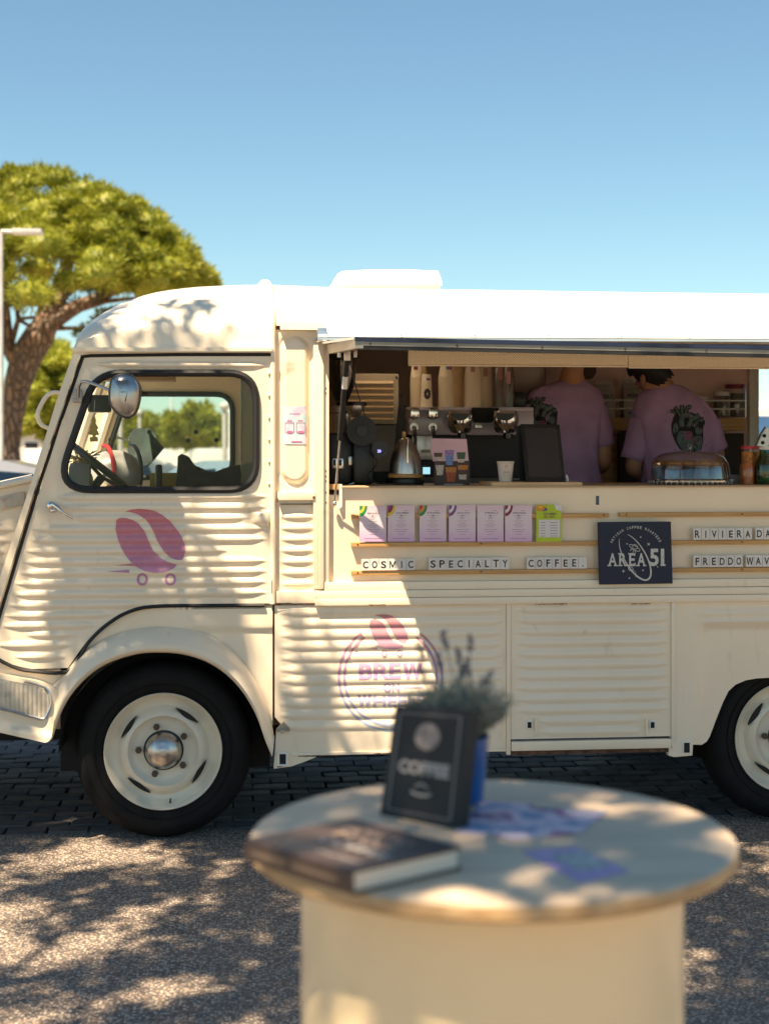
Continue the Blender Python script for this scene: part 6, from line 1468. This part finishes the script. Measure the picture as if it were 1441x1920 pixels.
# big umbrella pine at the left, traced at its distance
D1 = 30.0; rg = random.Random(3)
CR = [(-420, 560), (-400, 420), (-300, 330), (-150, 296), (0, 285), (60, 290), (130, 303), (200, 328), (260, 352), (305, 382), (345, 425), (380, 465), (408, 505), (412, 530), (395, 548), (330, 552), (250, 560)]
cen = []
def top_c(px): return interp([(-430, 560), (-400, 420), (-300, 330), (-150, 296), (0, 287), (60, 292), (130, 305), (200, 332), (260, 356), (305, 388), (345, 432), (380, 472), (405, 510), (414, 540)], px)
def bot_c(px): return interp([(-430, 580), (-200, 600), (0, 600), (60, 590), (100, 560), (180, 550), (250, 548), (330, 540), (400, 535), (414, 540)], px)
for k in range(400):
    px = rg.uniform(-420, 398); tp_, bt_ = top_c(px + 10) + 4, bot_c(px); r_ = min(rg.uniform(15, 42), max(11, 408 - px))
    if bt_ - tp_ < 20: r_ = 12
    py = rg.uniform(tp_ + r_ * .8, max(tp_ + r_ * .81, bt_ - r_ * .3)); u = (px + 10) / 420; v = max(0, min(1, (bt_ - py) / 270))
    dmax = 4.4 * math.sqrt(max(.02, 1 - u * u)) * math.sqrt(max(.04, 1 - v * v)); 
    if rg.random() < .6: dd = -dmax * rg.uniform(.8, 1.05)
    else: dd = rg.uniform(-dmax, dmax)
    if 10 < px < 175 and py > 470 and rg.random() < .65: continue      # gaps where the limbs show
    if px < 120 and py > 520 and rg.random() < .5: continue
    cen.append((W(px, py, D1 + dd), r_ / FP * (D1)))
Wd = lambda px, py, r_, d_=D1: (W(px, py, d_), r_ / FP * d_)
g0 = PZ(28, 1000, 0); bs = W(28, 850, D1); bs.z = 0
trunk = [(bs, 22 / FP * D1), Wd(22, 840, 15), Wd(25, 780, 19), Wd(33, 720, 25), Wd(50, 665, 30), Wd(75, 625, 28), Wd(95, 590, 20), Wd(110, 550, 18), Wd(130, 480, 10)]
limbs = [[Wd(85, 608, 20), Wd(130, 580, 15), Wd(170, 560, 10), Wd(230, 540, 6), Wd(300, 520, 3)], [Wd(40, 690, 16), Wd(12, 640, 15), Wd(5, 560, 12), Wd(8, 480, 8)], [Wd(20, 650, 6), Wd(35, 595, 5), Wd(70, 592, 3)], [Wd(35, 597, 5), Wd(32, 575, 4), Wd(35, 560, 2)], [Wd(36, 597, 4), Wd(58, 610, 3)],
         [Wd(90, 605, 14), Wd(105, 560, 12), Wd(160, 520, 7), Wd(210, 490, 4)], [Wd(95, 612, 6), Wd(125, 613, 4), Wd(165, 612, 3)], [Wd(60, 640, 14), Wd(90, 560, 12), Wd(60, 500, 7)], [Wd(150, 575, 8), Wd(200, 562, 5), Wd(260, 556, 3)]]
pine('umbrella_pine', 'large umbrella pine with a broad crown rising behind the cab', cen, trunk, limbs, PINE, 1, 300, .13, .019)
# wisps of dark twigs under the crown
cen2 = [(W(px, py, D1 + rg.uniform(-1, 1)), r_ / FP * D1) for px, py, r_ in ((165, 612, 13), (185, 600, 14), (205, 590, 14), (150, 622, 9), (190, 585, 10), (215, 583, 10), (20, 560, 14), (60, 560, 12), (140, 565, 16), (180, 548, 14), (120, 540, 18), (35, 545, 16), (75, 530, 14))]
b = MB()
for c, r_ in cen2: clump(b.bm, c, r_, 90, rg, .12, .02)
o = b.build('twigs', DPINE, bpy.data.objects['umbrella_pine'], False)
# second, brighter tree behind
cen = []
for k in range(150):
    px = rg.uniform(25, 175); tp_ = interp([(20, 700), (60, 665), (90, 625), (105, 622), (125, 655), (150, 665), (180, 700)], px); py = rg.uniform(tp_ + 14, 815); cen.append((W(px, py, 42 + rg.uniform(-1.5, 1.5)), rg.uniform(12, 20) / FP * 42))
b0 = W(95, 850, 42); b0.z = 0
pine('young_pine', 'bright green bushy pine between the big trunk and the cab', cen, [(b0, .22), (W(95, 780, 42), .15), (W(98, 700, 42), .08)], [], PINE2, 2, 130, .18, .04)
# trees seen through the cab window
def blobtree(cx, cy, rx, ry, D, label, leaf, seed, nb=60, name='distant_pine', trunk_px=4):
    rg_ = random.Random(seed); ce = []
    for k in range(nb):
        a = rg_.uniform(0, 2 * PI); q_ = math.sqrt(rg_.random()); px = cx + rx * q_ * math.cos(a); py = cy - abs(ry * q_ * math.sin(a)) * (1 if rg_.random() < .75 else -.45)
        ce.append((W(px, py, D + rg_.uniform(-2, 2)), rg_.uniform(.16, .28) * ry / FP * D))
    b_ = W(cx, 850, D); b_.z = 0; k_ = trunk_px / FP * D
    pine(name, label, ce, [(b_, k_ * 1.2), (W(cx + 2, 835, D), k_), (W(cx, cy, D), k_ * .6)], [], leaf, seed, 90, .22 * D / 50, .05 * D / 50, 'distant pines')
blobtree(368, 812, 62, 52, 62, 'round pine seen through the middle of the cab window', PINE, 11)
blobtree(262, 822, 55, 46, 70, 'pine seen through the cab window left of the round one', PINE, 12)
blobtree(175, 828, 40, 34, 78, 'small pine seen just behind the windscreen', PINE2, 13)
blobtree(455, 820, 50, 44, 80, 'small pine hidden mostly by the cab seat side', PINE, 14)
blobtree(-60, 820, 60, 60, 75, 'pine left of the big umbrella pine', PINE, 15)
blobtree(1400, 822, 60, 46, 96, 'far pine partly seen through the end window at the right', PINE, 26, 40)
# lamp posts
def lamp(px, top, D, label, arm=0, r_=.05):
    b_ = W(px, 850, D); b_.z = 0; t_ = thing('street_lamp', label, 'street lamp', b_, 'street lamps'); tp_ = W(px, top, D)
    MB().cyl((b_.x, b_.y, 0), tp_, r_ * 1.2, r_, 12).build('pole', mat('lamp_white', (.55, .54, .53), .4) if 'lamp_white' not in bpy.data.materials else bpy.data.materials['lamp_white'], t_)
    if arm:
        e = W(px + arm, top + 2, D); b = MB(); b.tube([tp_, tp_.lerp(e, .4)], .03, 8); b.build('arm', bpy.data.materials['lamp_white'], t_)
        b = MB(); b.box(tp_.lerp(e, .62), ((e - tp_).length * .72, .22, .07), b=.02); b.build('lamp_head', bpy.data.materials['lamp_white'], t_)
    else: MB().sphere(tp_, r_ * 2.4, (1, 1, .8), 12, 8).build('lamp_head', bpy.data.materials['lamp_white'], t_)
lamp(3, 430, 20, 'tall white street lamp with its arm pointing right in front of the big pine', 78, .026)
lamp(226, 745, 48, 'white lamp post seen through the left of the cab window', 0, .07); lamp(421, 760, 46, 'white lamp post seen at the right of the cab window', 0, .07); lamp(262, 772, 60, 'thin far lamp post between the two posts in the cab window', 0, .06)
# cars ----------------------------------------------------------------------------
def car(name, label, cx_px, D, Lc, Hc, paint, rz=0.0, van_like=False, z_off=0):
    b_ = W(cx_px, 850, D); b_.z = -.02; t_ = thing(name, label, 'car' if not van_like else 'van', b_, 'parked cars', local=True, rz=rz)
    L = Lc / 2; wd = .88
    if van_like: body = [(-L, .35), (-L, 1.0), (-L + .75, 1.15), (-L + 1.35, Hc - .08), (-L + 1.6, Hc), (L - .15, Hc), (L, Hc - .2), (L, .35)]
    else: body = [(-L, .40), (-L - .02, .62), (-L + .12, .80), (-L + 1.15, .93), (-L + 1.25, .95), (L - .45, .98), (L - .05, .95), (L, .7), (L - .02, .38)]
    b = MB(); b.prism(body, -wd, wd, bev=.05); b.build('body', paint, t_, ang=50)
    if not van_like:
        cab = [(-L + 1.05, .94), (-L + 1.75, Hc - .10), (-L + 2.1, Hc - .015), (-L + 2.7, Hc), (L - 1.15, Hc - .03), (L - .75, Hc - .12), (L - .30, .96)]
        b = MB(); rings = [[Vector((x, y_ * (1 - .16 * max(0, (z - .94) / (Hc - .94))), z)) for x, z in cab] for y_ in (-wd + .04, wd - .04)]; b.loft(rings, caps=True); b.build('roof', paint, t_, ang=50)
        for sy in (-1, 1):
            for wdw in ([(-L + 1.30, .97), (-L + 1.86, Hc - .13), (-L + 2.25, Hc - .10), (-L + 2.25, .97)], [(-L + 2.33, .97), (-L + 2.33, Hc - .10), (L - 1.25, Hc - .13), (L - 1.10, .97)]):
                b = MB(); b.bm.faces.new([b.bm.verts.new((x, sy * ((wd - .04) * (1 - .16 * max(0, (z - .94) / (Hc - .94))) + .006), z)) for x, z in wdw]); b.build('side_window', TINT, t_, False)
            for xh in (-L + 2.15, -L + 3.05): MB().box((xh, sy * (wd + .008), .88), (.16, .02, .025), b=.006).build('door_handle', CHROME, t_)
        b = MB(); b.quad((-L + 1.08, -.72, .965), (-L + 1.08, .72, .965), (-L + 1.74, .64, Hc - .115), (-L + 1.74, -.64, Hc - .115)); 
        for v in b.bm.verts: v.co.x -= .02
        b.build('windscreen', TINT, t_, False)
    else:
        for sy in (-1, 1): b = MB(); b.prism([(-L + .95, 1.2), (-L + 1.45, Hc - .35), (-L + 2.1, Hc - .35), (-L + 2.1, 1.2)], sy * (wd + .003), sy * (wd + .01)); b.build('side_window', TINT, t_, False)
        b = MB(); b.prism([(-L + .02, .36), (-L + .02, .98), (-L + 2.2, 1.1), (L - .02, 1.84), (-L + 1.5, 1.84), (L - .02, 1.84), (L - .02, .36)][:3] + [(-L + 1.3, 1.84), (L - .02, 1.84), (L - .02, .36)], -wd - .012, wd + .012); b.build('lower_body', mat('van_blue', (.05, .14, .32), .4, coat=.5), t_)
        for sy in (-1, 1): b = MB(); b.prism([(-L + 1.9, 1.2), (-L + 1.9, 1.62), (L - .5, 1.62), (L - .5, 1.2)], sy * (wd + .014), sy * (wd + .02)); b.build('side_window', mat('teal_glass', (.18, .38, .42), .2), t_)
    for xw in (-L + .85, L - .85):
        for sy in (-1, 1):
            w_ = MB().lathe([(.0, -.10), (.30, -.10), (.325, -.06), (.325, .06), (.30, .10), (0, .10)], (xw, sy * (wd - .08), .325), 28, 'Y').build('wheel', TYRE, t_)
            MB().lathe([(0, -.0), (.05, -.02), (.20, 0), (.21, .01)], (xw, sy * (wd + .022), .325), 20, 'Y').build('rim', ALU, w_)
    for sy in (-1, 1):
        MB().box((-L + .03, sy * .62, .68), (.10, .30, .14), b=.03).build('headlight', CLEAR if False else ALU, t_); MB().box((L - .03, sy * .68, .80), (.08, .22, .14), b=.02).build('tail_light', FL['red'], t_)
        MB().box((-L + 1.45, sy * (wd + .09), 1.0), (.10, .16, .12), b=.03).build('door_mirror', paint, t_)
    return t_
SILV = mat('silver_paint', (.50, .50, .51), .3, .6, var=.04, coat=.5); WHP = mat('white_car_paint', (.72, .72, .71), .35, var=.03, coat=.5); GRYP = mat('grey_paint', (.20, .21, .23), .3, .5, coat=.5); BLP = mat('pale_blue_paint', (.30, .42, .50), .35, .3, coat=.5)
car('parked_car', 'silver car behind the nose of the truck', 15, 14.5, 4.3, 1.47, SILV, PI + .05)
car('parked_car', 'silver blue car seen through the cab window', 395, 19, 4.4, 1.44, BLP, .03)
car('parked_car', 'white car far behind the first silver car', 195, 32, 4.3, 1.45, WHP, .1)
car('parked_van', 'blue and white van seen through the end window', 1560, 13.5, 5.0, 1.98, WHP, 0, True)
# buildings, boats, hills -------------------------------------------------------------
FAC = mat('far_wall_white', (.62, .58, .52), .8, var=.08, scale=.5); ROOFT = mat('far_roof_tile', (.40, .17, .09), .8, var=.2, scale=2)
def house(px, D, w_, d_, h, label, floors, seed):
    rg_ = random.Random(seed); b_ = W(px, 850, D); b_.z = 0; t_ = thing('distant_house', label, 'house', b_, 'houses beyond the car park', local=True, rz=rg_.uniform(-.1, .1))
    MB().bx((-w_ / 2, 0, 0), (w_ / 2, d_, h)).build('wall', FAC, t_, False)
    b = MB(); b.loft([[Vector((x, -.4, h)), Vector((x, d_ / 2, h + 1.4)), Vector((x, d_ + .4, h))] for x in (-w_ / 2 - .4, w_ / 2 + .4)]); b.build('roof', ROOFT, t_, False)
    nx = int(w_ / 2.4)
    for f_ in range(floors):
        for k in range(nx):
            x = -w_ / 2 + (k + .5) * w_ / nx; z = 1.0 + f_ * 2.9; wdw = MB().bx((x - .5, -.05, z), (x + .5, .02, z + 1.3)).build('window', WHP, t_, False); MB().bx((x - .42, -.07, z + .08), (x + .42, -.055, z + 1.22)).build('pane', BLACKGLASS, wdw, False)
for i, (px, D_, w_, h_, fl__) in enumerate(((-60, 95, 16, 3.0, 1), (70, 110, 14, 3.2, 1), (300, 125, 18, 2.4, 1), (430, 120, 14, 2.6, 1), (1450, 90, 18, 3.2, 1))):
    house(px, D_, w_, 7, h_, ('white low house far left beyond the pine', 'white low house between the big trunk and the cab', 'long white house seen through the cab window', 'low white house at the right of the cab window', 'low white house seen through the end window')[i], fl__, i)
def boat(px, D, label, s_):
    b_ = W(px, 850, D); b_.z = 0; t_ = thing('boat', label, 'boat', b_, 'boats on their stands', local=True, rz=.2 * s_)
    b = MB(); b.loft([[Vector((x, -w_, .9 + zz)), Vector((x, -w_ * .6, .25)), Vector((x, w_ * .6, .25)), Vector((x, w_, .9 + zz))] for x, w_, zz in ((-3, .9, 0), (0, 1.0, .05), (2, .7, .2), (3.4, .05, .45))]); b.build('hull', WHP, t_)
    MB().bx((-1.6, -.6, .92), (.8, .6, 1.7), .12).build('cabin', WHP, t_); MB().cyl((-.2, 0, 1.6), (-.2, 0, 5.0), .05).build('mast', WHP, t_)
boat(120, 60, 'white boat on land left of the cab', 1); boat(330, 66, 'white boat on land seen through the cab window', -1); boat(440, 58, 'white boat at the right edge of the cab window', 1)
b = MB(); N_ = 90
for k in range(N_): pass
hp = [(-900 + 1900 * k / N_, 16 + 13 * noise.noise((k * .13, 2, 0)) + 6 * noise.noise((k * .4, 5, 0))) for k in range(N_ + 1)]
b.loft([[Vector((x, 700, 0)), Vector((x, 760, z * .7)), Vector((x, 860, z * 1.15)), Vector((x, 980, 0))] for x, z in hp], closed=False, caps=False); o = b.build('hills', mat('blue_hills', (.16, .22, .28), .95, var=.15, scale=.01)); tag(o, kind='structure')

# =================================================================== TREE OVERHEAD, BEHIND THE CAMERA (casts the dappled shade)
rg = random.Random(12)
bs = Vector((-5.2, -9.5, 0)); trunk = [(bs, .34), (Vector((-5.1, -9.3, 2)), .27), (Vector((-4.9, -8.8, 3.4)), .24), (Vector((-4.5, -8.0, 4.6)), .18), (Vector((-4.0, -7.0, 5.3)), .1)]
limbs = []
for ex, ey in ((-1.2, -5.0), (-3.2, -3.4), (-5.6, -3.2), (1.4, -6.6), (-7.5, -6), (0.5, -4.6), (-4.4, -2.8), (-2.2, -3.0), (0.2, -8.5), (-4, -12)):
    s0 = Vector((-4.6, -8.2, 4.4)); e = Vector((ex, ey, 5.3 + rg.uniform(-.3, .5))); mid_ = s0.lerp(e, .5) + Vector((rg.uniform(-.4, .4), rg.uniform(-.4, .4), .3)); limbs.append([(s0, .12), (mid_, .055), (e, .015)])
    for k in range(5):
        a = s0.lerp(e, .4 + .12 * k); limbs.append([(a, .02), (a + Vector((rg.uniform(-1, 1), rg.uniform(-1, 1), rg.uniform(-.1, .5))), .008)])
tt = thing('shade_tree', 'broad pine standing behind the viewer, casting the dappled shade', 'tree', bs)
MB().tube([p for p, r_ in trunk], [r_ for p, r_ in trunk], 14).build('trunk', BARK, tt)
for L in limbs: MB().tube([p for p, r_ in L], [r_ for p, r_ in L], 6).build('limb', BARK, tt)
b = bmesh.new(); HOLE = Vector((tc_.x - .18, tc_.y - .26)) + Vector((-.85, -1.0)) * ((5.3 - .45) / 2.6)
def edge_y(x): return interp([(-8, -1.25), (-2.6, -1.35), (-2.1, -1.05), (-1.7, -.72), (-1.4, -.72), (-1.26, -1.6), (-1.25, -2.3), (3, -2.4)], x)
for k in range(17000):
    x = rg.uniform(-4.6, 1.6); yy = rg.uniform(-6.6, -.7); z = 5.3 + rg.uniform(-.35, .5)
    if yy > edge_y(x) + .15 * noise.noise((x * 3, 0, 0)): continue
    if (Vector((x, yy)) - HOLE).length < .42: continue
    g = noise.noise((x * 1.7, yy * 1.7, 3.7)) + 1.05 * noise.noise((x * 3.7, yy * 3.7, 9.1))
    lim = .19 if yy < -2.4 else .15
    if yy < -4.7: lim = .22
    if yy < -5.6: lim = .34
    if -2.2 < x < -1.2 and yy > -1.5: lim = -.42
    if g < lim: continue
    for j in range(11):
        p = Vector((x, yy, z)) + Vector([rg.gauss(0, .055) for _ in range(3)]); d_ = Vector([rg.uniform(-1, 1) for _ in range(3)]).normalized(); e_ = d_.cross(Vector([rg.uniform(-1, 1) for _ in range(3)])).normalized()
        s_ = rg.uniform(.020, .038); b.faces.new([b.verts.new(p + d_ * s_ * 1.6), b.verts.new(p + e_ * s_ * .7), b.verts.new(p - d_ * s_ * 1.6), b.verts.new(p - e_ * s_ * .7)])
bm_obj(b, 'crown', DPINE, tt)

# fallen needles and grit on the pavement
b = bmesh.new(); rg = random.Random(4)
for k in range(2600):
    x, y = rg.uniform(-2.6, 2.6), rg.uniform(-3.9, .1); a = rg.uniform(0, PI); l = rg.uniform(.008, .024); w_ = .0009; dx, dy = math.cos(a) * l, math.sin(a) * l; z = .0012 + rg.random() * .0015
    b.faces.new([b.verts.new(p) for p in ((x - dx - dy / l * w_, y - dy + dx / l * w_, z), (x + dx - dy / l * w_, y + dy + dx / l * w_, z + .001), (x + dx + dy / l * w_, y + dy - dx / l * w_, z + .001), (x - dx + dy / l * w_, y - dy - dx / l * w_, z))])
o = bm_obj(b, 'fallen_needles', mat('dry_needles', (.30, .19, .10), .8)); tag(o, 'dry brown pine needles scattered over the gravelly pavement', 'pine needles', kind='stuff')
b = MB()
for k in range(500):
    x, y = rg.uniform(-2.6, 2.6), rg.uniform(-3.9, .12); r_ = rg.uniform(.002, .006); bmesh.ops.create_icosphere(b.bm, subdivisions=1, radius=r_, matrix=Matrix.Translation((x, y, r_ * .3)) @ Matrix.Diagonal((1, rg.uniform(.6, 1.3), .7, 1)))
o = b.build('loose_gravel', mat('gravel_grey', (.42, .36, .30), .9, var=.4, scale=20)); tag(o, 'loose grit lying on the pavement', 'gravel', kind='stuff')

# settle everything onto the pavement level of the tyres
for o in list(COL.objects):
    if o.parent is None and (o.name in ('pavement', 'paved_road', 'ground', 'fallen_needles', 'loose_gravel') or (o.type == 'EMPTY' and o.location.y > 6)): o.location.z -= .028
bpy.data.objects['paved_road'].location.y += .065
for v in bpy.data.objects['pavement'].data.vertices:
    if v.co.y > 0: v.co.y += .065
